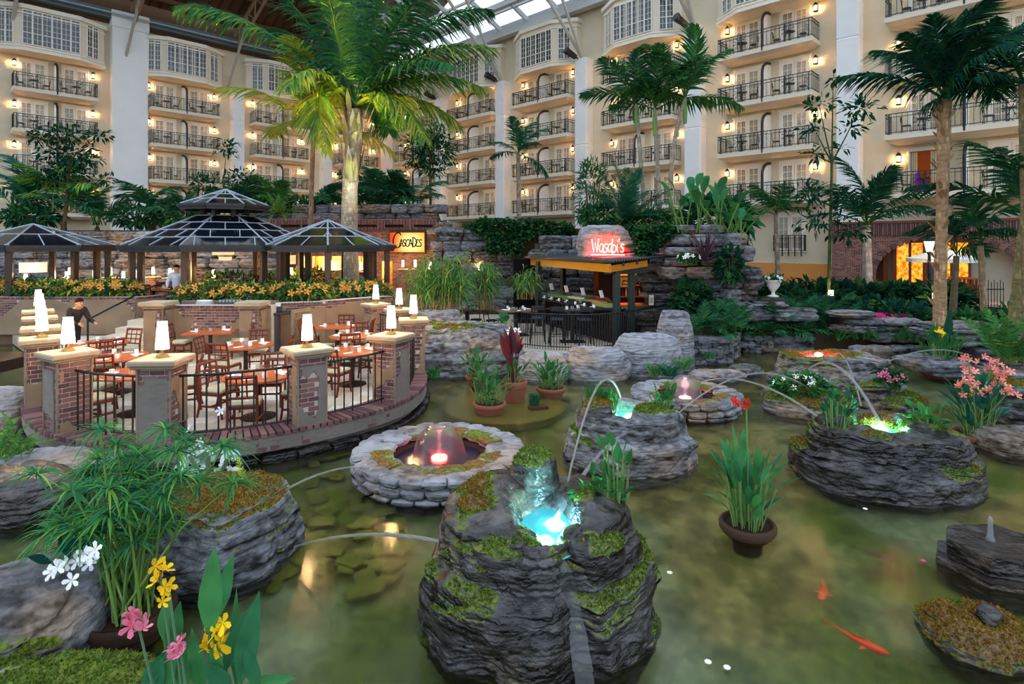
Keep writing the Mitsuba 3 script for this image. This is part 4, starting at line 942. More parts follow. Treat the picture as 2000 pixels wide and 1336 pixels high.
# fence round the bar
FC=[(1018,16.9),(1060,16.5),(1110,16.3),(1160,16.35),(1205,16.75),(1240,17.3),(1275,18.2),(1302,19.2)]
fp=np.array([[(a-1000)*Y/F0,Y] for a,Y in FC]); fs=CubicSpline(np.arange(len(fp)),fp)
k=thing('bar_fence','black iron fence curving round the front of the sushi bar','fence'); q=fs(np.linspace(0,7,60))
for z,r in ((ZB+1.02,.022),(ZB+.1,.015)): part(k,'rail',MB().tube(np.column_stack([q,np.full(60,z)]),r,5,BLK),'m_satin')
for i in range(64):
    x,y=fs(7*i/63); part(k,'bar',MB().box([x-.008,y-.008,ZB+.0],[x+.008,y+.008,ZB+1.02],BLK),'m_satin')
def stool_proto():
    o=[]; 
    for x,y in ((-.2,-.2),(.2,-.2),(-.2,.2),(.2,.2)): o.append(('leg',ply(MB().tube([[x*1.15,y*1.15,0],[x*.85,y*.85,.74]],.02,5,BLK),'m_satin')))
    o.append(('footrest',ply(MB().tube([[-.2,-.2,.28],[.2,-.2,.28],[.2,.2,.28],[-.2,.2,.28],[-.2,-.2,.28]],.014,4,BLK),'m_satin')))
    o.append(('seat',ply(MB().box([-.2,-.2,.74],[.2,.2,.81],lin('30343e'),b=.025),'m_satin')))
    bk=MB().tube([[-.18,.18,.78],[-.19,.25,1.15]],.018,5,BLK).tube([[.18,.18,.78],[.19,.25,1.15]],.018,5,BLK).box([-.2,.22,1.02],[.2,.26,1.16],BLK,b=.01); 
    for x in (-.1,0,.1): bk.tube([[x,.19,.8],[x,.24,1.05]],.01,4,BLK)
    o.append(('backrest',ply(bk,'m_satin'))); return o
STL=stool_proto()
for i,(px,Y,a,lab) in enumerate(((1050,17.6,PI,'leftmost behind the fence, at the high table'),(1088,17.3,PI,'second behind the fence, blue seat'),(1142,17.2,PI+.1,'third behind the fence, near the post'),(1120,18.6,0,'between the high table and the counter'),(1080,20.0,-.9,'at the far end of the sushi counter'),(1105,19.3,-.9,'at the middle of the sushi counter'),(1135,18.6,-.9,'at the near end of the sushi counter'))):
    t_=thing('bar_stool',f'black bar stool with backrest, {lab}','bar stool','bar stools'); proto_place(STL,t_,frame([(px-1000)*Y/F0,Y,ZB],a))
def tbl(label,px,Y,w,dd,h,col,rot=0.):
    t_=thing('bar_table',label,'table'); M=frame([(px-1000)*Y/F0,Y,ZB],rot)
    part(t_,'top',MB().box([-w/2,-dd/2,h-.05],[w/2,dd/2,h],lin(col),b=.008),'m_satin',M=M); part(t_,'pedestal',MB().box([-.06,-.06,.03],[.06,.06,h-.05],BLK,b=.01),'m_satin',M=M); part(t_,'base',MB().box([-w*.3,-dd*.3,0],[w*.3,dd*.3,.04],BLK,b=.01),'m_satin',M=M); return M
M=tbl('dark high table behind the bar fence',1118,17.75,1.25,.6,1.02,'3a3430'); setting(M,'high table behind the bar fence',2,.3,.6,1.022)
M=tbl('brown table set for four at the left of the bar',1008,19.0,1.3,.75,.86,'6a5a4c',.3); setting(M,'brown table left of the bar',4,.36,.3,.862)
M=tbl('small table set before the reeds',912,20.2,.8,.7,.74,'4a4038'); setting(M,'small table before the reeds',2,.28,.3,.742)
for px,Y,a,lab in ((930,19.6,.4,'right of the small table before the reeds'),(895,19.8,2.6,'left of the small table before the reeds'),(960,19.4,1.2,'left of the brown bar table'),(1030,19.9,-2.5,'right of the brown bar table')):
    t_=thing('bar_chair',f'black slatted chair {lab}','chair'); proto_place([(n_,d_) for n_,d_ in BCH2] if 'BCH2' in globals() else BCH,t_,frame([(px-1000)*Y/F0,Y,ZB],a))
# sushi counter running back under the roof
sc=thing('sushi_counter','dark sushi counter with a curved glass case under the bar roof','counter'); a,b=np.array([3.0,17.6,ZB]),np.array([1.25,21.8,ZB]); d=(b-a); L=np.linalg.norm(d); d/=L; M=axes(a,d,[d[1],-d[0],0],[0,0,1])
part(sc,'body',MB().box([0,0,0],[L,.5,1.0],lin('26221f'),b=.01),'m_satin',M=M); part(sc,'top',MB().box([-.1,-.55,1.0],[L,.5,1.05],lin('1e1c1b'),b=.01),'m_satin',M=M)
gm=MB(); tt=np.linspace(0,PI/2,7); 
for p,q in zip(tt[:-1],tt[1:]): gm.add([[.2,-.0+.35*math.sin(p)-.1,1.05+.34*math.cos(p)-.0],[L-.2,.35*math.sin(p)-.1,1.05+.34*math.cos(p)],[L-.2,.35*math.sin(q)-.1,1.05+.34*math.cos(q)],[.2,.35*math.sin(q)-.1,1.05+.34*math.cos(q)]],[[0,1,2,3]])
part(sc,'glass_case',mikit.ply((np.vstack(gm.v),np.vstack(gm.f)),'m_pane'),M=M)
part(sc,'chilled_trays',MB().box([.25,-.0,1.05],[L-.25,.3,1.16],lin('8a9a5a')).box([.6,.02,1.1],[1.4,.25,1.2],lin('d0785a')).box([2.,.02,1.1],[2.8,.25,1.2],lin('e0dccc')),'m_satin',M=M)
for i in range(7):
    for nm,dd,pos in (('cup',CUP,[.3+i*.58,-.4,1.052]),('napkin',NAP,[.5+i*.58,-.32,1.052])):
        kk=thing(nm,f'white {nm} on the sushi counter',nm,f'{nm}s on the sushi counter'); own(kk,dd,None,M=M@frame(pos,1.2))
for i in range(4):
    kk=thing('menu_card',f'white menu card standing on the sushi case, {["nearest","second","third","farthest"][i]} from the posts','menu'); own(kk,MB().box([-.1,-.01,0],[.1,.01,.24],CUPW,b=.004),'m_matte',M=M@frame([.25+i*1.15,-.12,1.36],-PI/2-.5,tilt=(-.3,0)))
# back bar: warm lit shelf, poster, bottles
bk=thing('back_bar','dark back bar with warmly lit shelves behind the right posts','shelf unit'); Y=20.; M=frame([0,0,0]); X=lambda px,Y=Y:(px-1000)*Y/F0
part(bk,'back_panel',MB().box([X(1165),Y+.6,ZB],[X(1292),Y+.7,2.8],lin('4a2a1a')),'m_matte'); part(bk,'side_panel',MB().box([X(1168),Y-.2,ZB],[X(1200),Y-.1,2.75],lin('2a1812')),'m_matte')
for z in (1.55,1.95,2.3): part(bk,'shelf',MB().box([X(1210),Y+.25,z],[X(1288),Y+.6,z+.04],lin('8a5426')),'m_satin')
part(bk,'counter',MB().box([X(1205),Y-.5,1.3],[X(1290),Y+.3,1.36],lin('a06a34')).box([X(1205),Y-.45,ZB],[X(1290),Y+.3,1.3],lin('1d1a18')),'m_satin')
BT=[ply(MB().lathe([[0,0],[.035,0],[.037,.16],[.015,.21],[.014,.27],[0,.27]],9,lin(c)),'m_satin') for c in ('8a3a1a','c88a3a','3a5a2a','d8b070')]
for z in (1.59,1.99):
    for i in range(11):
        kk=thing('bottle','bottle on the warmly lit back bar shelves','bottle','bottles on the back bar'); own(kk,BT[(i*3+int(z))%4],None,M=frame([X(1214)+i*.12,Y+.42,z]))
pl=thing('poster','small orange poster with dark brush marks by the left bar post','poster'); m=MB().box([-.16,-.01,-.17],[.16,.01,.17],lin('e8a050'))
rg=np.random.default_rng(2)
for i in range(9): x,z=rg.uniform(-.1,.1,2); m.box([x-.03,-.016,z-.015],[x+.035,-.01,z+.015],lin('2a140a'))
own(pl,m,'m_matte',M=frame(at(1219,551,19.6)))
pl=thing('notice','white framed notice on an easel at the right end of the back bar','notice'); own(pl,MB().box([-.1,-.012,-.19],[.1,.012,.19],lin('3a3a38')).box([-.08,-.016,-.17],[.08,-.01,.17],lin('dcd8c8')).box([-.05,-.018,-.1],[.05,-.014,.08],lin('9aa88a')),'m_matte',M=frame(at(1272,586,18.9)))
lk=thing('back_bar_light','warm strip light over the back bar','light'); d=ply(MB().add([[X(1212),Y+.1,2.62],[X(1288),Y+.1,2.62],[X(1288),Y+.3,2.62],[X(1212),Y+.3,2.62]],[[0,3,2,1]]),'m_matte'); d['emitter']=glow('ff9a3c',14.); own(lk,d,None)
dk=struct('door','dark doorway in the rocks left of the bar'); own(dk,MB().box([at(1003,0,22.)[0],22.,ZB],[at(1045,0,22.)[0],23.,2.85],lin('0d0b0b')),'m_matte')
# ---------------------------------------------------------------- arcade in the right wing
ar=struct('wall_front','brick arcade with a wide arch at the foot of the right wing')
AM=MR@frame([0,1.05,0]); S=lambda px: s_at(px)
def s_at(px,d=1.05):
    k_=(px-1000)/F0; Pq=COR[:2]+MR[:2,1]*d; return (k_*Pq[1]-Pq[0])/(MR[0,0]-k_*MR[1,0])
sa_,sb_=s_at(1625),-60.; cx=(s_at(1707)+s_at(2010))/2; hw=abs(s_at(1707)-s_at(2010))/2
arch=[(cx+hw*math.cos(t),1.9+1.95*math.sin(t)) for t in np.linspace(PI,0,30)]
hole=[(cx-hw,.0),(cx+hw,.0)]+[(x,z) for x,z in reversed(arch)]
wallquad(ar,'masonry',[(sa_,-.1),(sb_,-.1),(sb_,4.55),(sa_,4.55)],AM,[hole],1.0)
for i in range(26):
    t=PI*(i+.5)/26; x,z=cx+hw*math.cos(t),1.9+1.95*math.sin(t); part(ar,'arch_brick',brick_ply(.22,.22,.12,i%4) ,M=AM@axes([x,.04,z],[math.cos(t),0,math.sin(t)],[0,1,0],[-math.sin(t),0,math.cos(t)]))
for i in range(150):
    x=sa_-.1-i*.1
    if x<sb_: break
    part(ar,'soldier_brick',brick_ply(.62,.07,.08,(i*5)%4),M=AM@axes([x,.03,4.18],[0,0,1],[0,1,0],[-1,0,0]))
part(ar,'coping',MB().box([sb_,-1,4.5],[sa_,.1,4.62],lin('6a4438')),'m_matte',M=AM)
rm=struct('room','amber lit hall seen through the arch'); OR=lin('d88a3a')
part(rm,'shell',MB().box([cx-hw-2,-7.2,0],[cx+hw+2,-7,4.4],lin('c87a34')).box([cx-hw-2,-7,4.2],[cx+hw+2,-1,4.4],lin('d8a060')).box([cx-hw-2.2,-7,0],[cx-hw-2,-1,4.4],lin('b8702c')).box([cx+hw+2,-7,0],[cx+hw+2.2,-1,4.4],lin('b8702c')).box([cx-hw-2,-7,.6],[cx+hw+2,1.2,.72],lin('b89a80')),'m_matte',M=AM)
AMB=lambda p,n,uv: mixc('e07010','ffc040',smoothstep(.3,.7,fbm(uv.x*7,uv.y*9,0,3)))*.13
for i,px in enumerate((1722,1744,1767,1799,1826,1850,1880)):
    x=s_at(px,.0); k_=thing('window_bay',f'{"dark wooden door panel" if i==0 else "glowing amber glass panel in dark wood"}, {["first","second","third","fourth","fifth","sixth","seventh"][i]} from the left in the arch','panel')
    w=.30 if i!=1 else .2; m=MB().box([x-w-.09,-.5,.7],[x-w,-.3,3.9],lin('6a2c12')).box([x+w,-.5,.7],[x+w+.09,-.3,3.9],lin('6a2c12')).box([x-w,-.5,.7],[x+w,-.3,1.5],lin('7a3414')).box([x-w,-.5,3.5],[x+w,-.3,3.9],lin('7a3414'))
    part(k_,'frame',m,'m_satin',M=AM)
    if i==0: part(k_,'panel',MB().box([x-w,-.46,1.5],[x+w,-.42,3.5],lin('4a1c0c')),'m_satin',M=AM)
    else:
        d=mikit.ply(([[x-w,-.4,1.5],[x+w,-.4,1.5],[x+w,-.4,3.5],[x-w,-.4,3.5]],[[3,2,1,0]]),'m_matte',False,uv=[[0+i,0],[1+i,0],[1+i,2],[i,2]])
        if i in (2,3,5,6): d['emitter']={'type':'area','radiance':proc(AMB)}
        else: d['bsdf']={'type':'ref','id':'m_pane'}
        part(k_,'glass',d,M=AM)
for i,px in enumerate((1900,1960)):
    k_=thing('ceiling_light',f'round amber ceiling light in the arch hall, {["left","right"][i]}','light'); x=s_at(px,-1.5); m=MB().lathe([[0,0],[.55,0],[.6,.1],[0,.12]],20,(1,1,1)); d=ply(m,'m_matte'); d['emitter']=glow('ffb45a',30.); own(k_,d,None,M=AM@frame([x,-2.2,3.7]))
k_=thing('balustrade','carved wooden counter with posts inside the arch','counter'); x0=s_at(1858,0); x1=s_at(1920,0)
part(k_,'rail',MB().box([x1,-.2,1.75],[x0,.0,1.85],lin('a85a24'),b=.01),'m_satin',M=AM)
for i in range(9): part(k_,'post',MB().box([x1+(x0-x1)*i/8-.05,-.16,.7],[x1+(x0-x1)*i/8+.05,-.04,1.75],lin('7a3a1a'),b=.01),'m_satin',M=AM)
part(k_,'panel',MB().box([x1,-.14,.7],[x0,-.1,1.5],lin('8a4218')),'m_satin',M=AM)
k_=thing('table_gate','black iron gate standing in the arch at the right','gate'); p=at(1930,580,23.); 
for i in range(11): part(k_,'bar',MB().box([p[0]-.6+i*.12,22.99,.5],[p[0]-.585+i*.12,23.01,1.9+.1*(i%2)],BLK),'m_satin')
part(k_,'rail',MB().box([p[0]-.62,22.98,1.6],[p[0]+.64,23.02,1.64],BLK).box([p[0]-.62,22.98,.6],[p[0]+.64,23.02,.64],BLK),'m_satin')
# umbrella, lamp post, urn, low lanterns
um=thing('umbrella','white market umbrella seen from the side before the arch','umbrella'); p=at(1842,505,23.); m=MB(); n=8
rim=[[1.25*math.cos(a),1.25*math.sin(a),0] for a in np.arange(n)*2*PI/n]
for i in range(n): m.add([rim[i],rim[(i+1)%n],[0,0,.42]],[[0,1,2,2]],lin('eceae4')); m.add([rim[i],rim[(i+1)%n],(np.array(rim[(i+1)%n])+[0,0,-.14]).tolist(),(np.array(rim[i])+[0,0,-.14]).tolist()],[[0,1,2,3]],lin('e2e0da'))
part(um,'canopy',m,'m_matte',M=frame(p)); part(um,'pole',MB().tube([[0,0,-2.3],[0,0,.45]],.03,6,lin('6a4a30')),'m_satin',M=frame(p))
lp=thing('lamp_post','black lamp post with a lit lantern before the arch','lamp post'); p=at(1815,600,21.5); hz=ZC-(492-HY)*21.5/F0-p[2]
part(lp,'post',MB().lathe([[.1,0],[.1,.15],[.06,.25],[.05,1.2],[.06,1.25],[.045,hz-.1],[.09,hz-.02],[.09,hz]],10,BLK),'m_satin',M=frame(p))
part(lp,'cap',MB().lathe([[.2,hz+.4],[.12,hz+.5],[.03,hz+.56],[0,hz+.6]],8,BLK),'m_satin',M=frame(p)); d=ply(MB().lathe([[.09,hz],[.17,hz+.38],[.1,hz+.42]],8,(1,1,1)),'m_matte'); d['emitter']=glow('ffcf80',16.); part(lp,'lantern',d,M=frame(p))
ur=thing('urn','white stone urn of white flowers on the low rock ledge','urn'); p=at(1510,580,17.8); U_=MB().lathe([[.16,0],[.16,.04],[.06,.08],[.05,.16],[.12,.24],[.2,.36],[.19,.42],[.27,.5],[.25,.53],[.2,.5],[0,.48]],20,lin('d8d4cc')); part(ur,'bowl',U_,'m_matte',True,M=frame(p))
bush_later=[(p+[0,0,.46])]
for i,(px,py,Y) in enumerate(((1826,578,20.),(1623,572,20.5),(1306,445,26.),(1318,462,23.))):
    k_=thing('garden_lantern',f'small lit lantern {["by the ragged palm trunk","by the foot of the umbrella tree","behind the cycad","among the ivy right of the cycad"][i]}','lantern'); M=frame(at(px,py,Y)); part(k_,'post',MB().tube([[0,0,-1.2],[0,0,-.1]],.03,5,BLK),'m_satin',M=M); d=ply(MB().box([-.06,-.06,-.1],[.06,.06,.1],(1,1,1)),'m_matte'); d['emitter']=glow('ffc870',10.); part(k_,'lantern',d,M=M)
# ---------------------------------------------------------------- lamps, piers, tables of the upper restaurant
for i,(px,py,Y) in enumerate(((50,558,21.5),(130,550,25.),(136,541,26.5),(184,548,26.),(216,541,27.),(241,550,25.5),(263,546,26.5),(299,540,27.),(332,542,26.5),(340,546,25.8),(417,547,25.),(569,542,26.),(693,528,28.),(705,530,28.),(787,525,29.5),(811,525,29.),(840,530,27.),(870,530,27.),(910,533,26.5),(938,532,26.))):
    p=at(px,py,Y); z0=ZU if px<800 else .5; nth='first second third fourth fifth sixth seventh eighth ninth tenth eleventh twelfth thirteenth fourteenth fifteenth sixteenth seventeenth eighteenth nineteenth twentieth'.split()[i]
    t_=thing('brick_pier',f'{nth} brick pier from the left under a small lamp behind the terrace','pier','lamp piers behind the terrace'); M=frame([p[0],p[1],z0]); H=p[2]-z0
    v=trimesh.creation.box([.36,.36,H]); vv=np.array(v.vertices)+[0,0,H/2]; part(t_,'shaft',mikit.ply((vv[v.faces].reshape(-1,3),np.arange(36).reshape(-1,3)),'m_brick',False,uv=np.stack([(vv[:,0]+vv[:,1])[v.faces].ravel(),vv[:,2][v.faces].ravel()],1)),M=M)
    part(t_,'cap',MB().box([-.25,-.25,H-.06],[.25,.25,H],lin('c0a888'),b=.015),'m_stucco',M=M)
    lk=thing('table_lamp',f'small glowing cone lamp on the {nth} pier from the left','lamp','small cone lamps behind the terrace'); lamp(lk,frame([p[0],p[1],p[2]+.003],0,.82))
for i,(px,py,Y,w,lab) in enumerate(((65,522,20.8,.8,'in the left gazebo'),(647,518,21.,.62,'in the right gazebo, nearer'),(562,507,23.5,.62,'in the right gazebo, farther'),(436,494,22.9,.8,'in the middle gazebo'),(440,505,24.5,.5,'behind the middle gazebo post'))):
    t_=thing('pendant_lamp',f'wide cream drum pendant lamp {lab}','lamp'); p=at(px,py,Y); h=.37 if i<3 else .16
    d=ply(MB().lathe([[w*.5,-h/2],[w*.5,h/2]],24,(1,1,1),cap=False),'m_matte'); d['emitter']=glow('ffd294',.09); part(t_,'shade',d,M=frame(p)); part(t_,'cord',MB().tube([[0,0,h/2-.02],[0,0,3.5-p[2]]],.01,4,BLK),'m_satin',M=frame(p))
for i,(px,Y,lab) in enumerate(((300,21.5,'at the head of the steps'),(95,22.5,'inside the left gazebo'),(470,23.,'inside the middle gazebo'),(585,23.,'inside the right gazebo'),(215,24.,'before the stone wall'))):
    p=np.array([(px-1000)*Y/F0,Y,ZU+.001]); t_=thing('dining_table',f'dark wooden restaurant table {lab}','table','tables of the upper restaurant'); proto_place(QT,t_,frame(p,.3)); setting(frame(p,.3),f'restaurant table {lab}',2)
    for q,a in enumerate((10,100,190,280)):
        t=math.radians(a); ck=thing('dining_chair',f'cherry chair on the {["right","far","left","near"][q]} side of the restaurant table {lab}','chair','chairs of the upper restaurant'); proto_place(DCH,ck,frame([p[0]+.75*math.cos(t),p[1]+.6*math.sin(t),ZU+.001],t+PI/2))
# ================================================================ fountains, boulders and jets in the pond
scene['m_spray']=dict(type='principledthin',base_color={'type':'rgb','value':[.93,.95,.97]},roughness=.25,spec_trans=.86,diff_trans=1.2)
scene['m_veil']=dict(type='principledthin',base_color={'type':'rgb','value':[.93,.95,.97]},roughness=.15,spec_trans=.975,diff_trans=1.0)
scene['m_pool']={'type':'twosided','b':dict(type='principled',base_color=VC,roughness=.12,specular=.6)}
def basin(cx,cy,rx,ry,dep,rim=.0,th=0.):
    """top relief: a hollow for the pool"""
    def f(x,y,q):
        d=np.sqrt(((x-cx)/rx)**2+((y-cy)/ry)**2)
        return -dep*np.clip((1.25-d)/.35,0,1)+rim*np.exp(-((d-1.5)/.35)**2)
    return f
def frock(label,px,D,a,b,h,prof,seed,top=None,moss=None,tone=.2,mat='m_rock_wet',nt=170,nz=80,strata=.034,rough=.085,rot=0.,lay=8.,cat='fountain rock',name='fountain_rock',groove=None,amp=.12,sq=2.4):
    k=thing(name,label,cat); x=(px-1000)*D/F0
    o=oval(a,b,seed,amp=amp,rot=rot,sq=sq)
    if groove:
        g0,gw,gd=groove; o2=o; o=lambda th:o2(th)*(1-gd*np.exp(-(((th-g0+PI)%(2*PI)-PI)/gw)**2))
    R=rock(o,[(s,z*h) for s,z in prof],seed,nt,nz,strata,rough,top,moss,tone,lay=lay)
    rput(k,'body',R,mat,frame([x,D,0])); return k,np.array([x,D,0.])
def pool(k,o,cx,cy,rx,ry,z,col,seed=0):  # opaque surface, the lamp glow in the water put into its colour
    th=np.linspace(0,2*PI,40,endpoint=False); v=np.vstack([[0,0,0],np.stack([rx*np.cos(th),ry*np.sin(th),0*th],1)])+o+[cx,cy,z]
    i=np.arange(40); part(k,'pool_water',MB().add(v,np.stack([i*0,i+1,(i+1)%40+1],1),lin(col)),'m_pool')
def wlamp(label,p,r,col,s):
    k=thing('pool_lamp',label,'lamp','coloured pool lamps'); m=MB().lathe([[r*math.sin(t),-r*.6*math.cos(t)] for t in np.linspace(0.05,PI-.05,8)],12,(1,1,1))
    d=ply(m,'m_matte'); d['emitter']=glow(col,s); own(k,d,None,M=frame(p))
PR=[(.9,-.55),(1.02,-.05),(1.0,.12),(1.0,.42),(.95,.54),(.85,.6),(.84,.85),(.79,1.0)]
# main rock in front
k,o=frock('large dark layered fountain rock in front with a turquoise pool on top',1052,5.42,1.08,.98,.95,PR,3,top=lambda x,y,q:basin(.05,-.27,.27,.42,.22)(x,y,q)+.22*np.exp(-(((x+.45)/.35)**2+((y-.1)/.4)**2))+.15*np.exp(-(((x-.55)/.3)**2+((y+.1)/.4)**2)),
    moss=topmoss(.6,1.,1,.5,1.6,.4),tone=.2,nt=240,nz=120,groove=(-PI/2+.32,.13,.13),lay=8,strata=.036)
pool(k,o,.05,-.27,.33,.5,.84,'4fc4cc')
kn=rock(oval(.27,.24,9),[(1,-.2),(1.05,.1),(.8,.36),(.5,.46)],9,60,30,moss=topmoss(.42,1.,3,0,2.,.3),tone=.25,lay=3); rput(k,'knob',kn,'m_rock_wet',frame(o+[-.02,.42,.86]))
for i,(dx,dy,r,h,s) in enumerate(((.52,.12,.24,.2,21),(-.5,-.05,.3,.26,22),(-.28,-.55,.3,.12,23),(.42,-.5,.28,.14,24))):
    R=rock(oval(r,r*.8,s),[(1,-.2),(1.05,.05),(.85,h*.8),(.5,h)],s,50,24,moss=topmoss(.5 if i!=0 else .35,1.,s,.6 if i==1 else 0,2.,.2),tone=.2,lay=3); rput(k,'boulder',R,'m_rock_wet',frame(o+[dx,dy,.82]))
# thin sheet of water running down the front channel
ch=MB(); path=[(.1,-.7,.84),(.16,-.78,.76),(.2,-.78,.6),(.24,-.82,.42),(.27,-.9,.3),(.3,-.97,.1),(.32,-1.02,-.05)]
for (a,b) in zip(path[:-1],path[1:]):
    a,b=np.array(a),np.array(b); ch.add([o+a+[-.07,0,0],o+a+[.07,0,0],o+b+[.08,0,0],o+b+[-.08,0,0]],[[0,1,2,3]])
part(k,'rivulet',mikit.ply((np.vstack(ch.v),np.vstack(ch.f)),'m_veil'))
wlamp('larger white-blue lamp glowing in the front turquoise pool',o+[.14,-.15,.85],.07,'9feaff',40)
wlamp('smaller lamp glowing green at the near lip of the front pool',o+[.04,-.45,.86],.05,'7dffd0',40)
# second
k,o=frock('layered fountain rock with a green pool behind the front rock',1228,9.2,1.02,.86,.74,PR,14,top=lambda x,y,q:basin(.0,.1,.3,.34,.24)(x,y,q)+.16*np.exp(-(((x-.35)/.3)**2+((y+.25)/.25)**2)),moss=topmoss(.58,1.,2,.4,1.6,.45),tone=.42,mat='m_rock')
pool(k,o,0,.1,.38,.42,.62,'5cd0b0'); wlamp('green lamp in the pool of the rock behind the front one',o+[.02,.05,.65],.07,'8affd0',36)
R=rock(oval(.36,.3,31),[(1,-.2),(1.05,.05),(.9,.2),(.6,.26)],31,60,30,moss=topmoss(.45,1.,5,.3,1.6,.4),tone=.5,lay=3); rput(k,'boulder',R,'m_rock',frame(o+[.32,-.4,.68]))
R=rock(oval(.3,.3,32),[(1,-.2),(1.05,.05),(.8,.26),(.5,.3)],32,60,30,moss=topmoss(.5,1.,6,.5,1.6,.4),tone=.3,lay=3); rput(k,'boulder',R,'m_rock_wet',frame(o+[-.5,-.1,.66]))
# third
k,o=frock('wide wet fountain rock with an emerald pool and moss on the right',1725,8.45,1.18,.95,.72,PR,25,top=lambda x,y,q:basin(.08,.22,.3,.32,.24)(x,y,q)-.25*np.clip(-y-.1,0,1)*(x<.7),moss=topmoss(.5,1.,4,.3,1.5,.4),tone=.24,nt=220,nz=100,strata=.04)
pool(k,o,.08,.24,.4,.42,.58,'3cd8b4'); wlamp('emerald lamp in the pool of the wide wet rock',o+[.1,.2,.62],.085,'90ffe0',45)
for i,(dx,dy,r,h,s) in enumerate(((-.55,.3,.3,.3,41),(.62,.1,.34,.26,42),(-.2,-.2,.25,.2,43),(.35,.62,.4,.22,44))):
    R=rock(oval(r,r*.8,s),[(1,-.25),(1.05,.05),(.85,h*.8),(.5,h)],s,54,26,moss=topmoss(.4 if i in(1,3) else .6,1.,s,.5,1.6,.3),tone=.15,lay=3); rput(k,'boulder',R,'m_rock_wet',frame(o+[dx,dy,.52]))
# back island
k,o=frock('two-tier mossy rock island at the back with a red-lit top',1622,12.7,1.42,1.05,.95,PR,36,top=basin(-.1,.2,.35,.35,.15),moss=topmoss(.5,1.,7,.8,1.1,.45),tone=.35,mat='m_rock')
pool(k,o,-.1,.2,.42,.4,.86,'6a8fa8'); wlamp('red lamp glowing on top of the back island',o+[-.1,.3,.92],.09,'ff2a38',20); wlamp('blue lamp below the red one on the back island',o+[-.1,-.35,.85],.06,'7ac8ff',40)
R=rock(oval(.85,.62,37),[(.9,-.4),(1.05,0),(1,.25),(.8,.42),(.6,.48)],37,90,40,moss=topmoss(.42,1.,9,.9,1.1,.4),tone=.35,lay=5); rput(k,'boulder',R,'m_rock',frame(o+[-.95,-.95,0]))
R=rock(oval(.6,.5,38),[(.9,-.4),(1.05,0),(1,.2),(.7,.34)],38,80,34,moss=topmoss(.5,1.,10,.9,1.1,.4),tone=.3,lay=5); rput(k,'boulder',R,'m_rock',frame(o+[.9,-.75,0]))
# low stone-rim basins
def rimbasin(label,px,D,R,zt,seed,glowc,gs,n=22):
    k=thing('stone_basin',label,'fountain basin'); x=(px-1000)*D/F0; M=frame([x,D,0]); rg=np.random.default_rng(seed)
    part(k,'core',MB().lathe([[R*.93,-.5],[R*.93,zt-.06],[R*.58,zt-.06],[R*.58,-.4]],32,lin('3a342c'),cap=False),'m_stucco',M=M)
    for c in range(3):
        m=n+c; a0=rg.random()
        for i in range(m):
            a=(i+a0)*2*PI/m; w=2*PI*R/m; hh=(zt+.16)/3
            part(k,'rim_stone',stone_ply((.3,w*.95,hh*.95),int(rg.integers(8)),.5+.2*rg.random(),n=2) if c==0 and i<6 else scene[k+f'__rim_stone_{i%5+1:03d}'],M=M@frame([R*(.93+.04*rg.random())*math.cos(a),R*(.93+.04*rg.random())*math.sin(a),-.1+hh*(c+.5)],a+rg.normal()*.06))
    for i in range(15):
        a=(i+.3*rg.random())*2*PI/15; q=stone_ply((R*.42,2*PI*R*.8/15*.98,.1),i%8,.55+.25*rg.random(),moss=.9 if i%3 else .0,n=2) if i<8 else scene[k+f'__cap_stone_{i%6+1:03d}']
        if i%2: 
            v,f=stone_mesh((R*.42,2*PI*R*.8/15,.1),i%8,2); mo=np.clip((meshkit.fbm(v*4+i,3,i)-.42)*6,0,1)*(v[:,2]>0)
            q=mikit.ply((v,f),'m_rock',True,uv=np.stack([mo*1.7,np.full(len(v),.6)],-1))
        part(k,'cap_stone',q,M=M@frame([R*.79*math.cos(a),R*.79*math.sin(a),zt],a))
    th=np.linspace(0,2*PI,32,endpoint=False); i=np.arange(32)
    part(k,'pool_water',MB().add(np.vstack([[0,0,0],np.stack([R*.6*np.cos(th),R*.6*np.sin(th),0*th],1)]),np.stack([i*0,i+1,(i+1)%32+1],1),lin('1d2434')),'m_pool',M=M@frame([0,0,zt-.12]))
    bell=[[.03,zt+.34],[.1,zt+.37],[.22,zt+.34],[.33,zt+.2],[.39,zt+.02],[.42,zt-.12]]
    w=thing('water_bell',f'bell of falling water over the {"red" if gs>10 else "pale pink"}-lit {label[:label.index("basin")+5]}','fountain'); b=CubicSpline(np.arange(6),np.array(bell)*[R/1.2,1])(np.linspace(0,5,16))
    own(w,mikit.ply(MBtri(MB().lathe(b,28,cap=False)),'m_veil',True),None,M=M)
    part(w,'jet',mikit.ply(MBtri(MB().lathe([[.035,zt-.12],[.03,zt+.2],[.05,zt+.3],[.12,zt+.36]],14,cap=False)),'m_spray',True),M=M)
    lk=thing('pool_lamp',f'{"red" if gs>10 else "pink"} ring lamp under the water bell of the {label[:label.index("basin")+5]}','lamp','coloured pool lamps')
    t=MB().tube([[.1*math.cos(a),.1*math.sin(a),zt-.1] for a in np.linspace(0,2*PI,17)],.02,6,(1,1,1),cap=False); d=ply(t,'m_matte'); d['emitter']=glow(glowc,gs); own(lk,d,None,M=M)
def MBtri(mb): return (np.vstack(mb.v),np.vstack(mb.f))
rimbasin('round stone-rimmed basin with brown moss near the terrace',858,8.8,1.2,.25,1,'ff2c20',9)
rimbasin('farther stone-rimmed basin between the rocks',1338,12.2,1.05,.25,2,'ff9aa0',7,18)
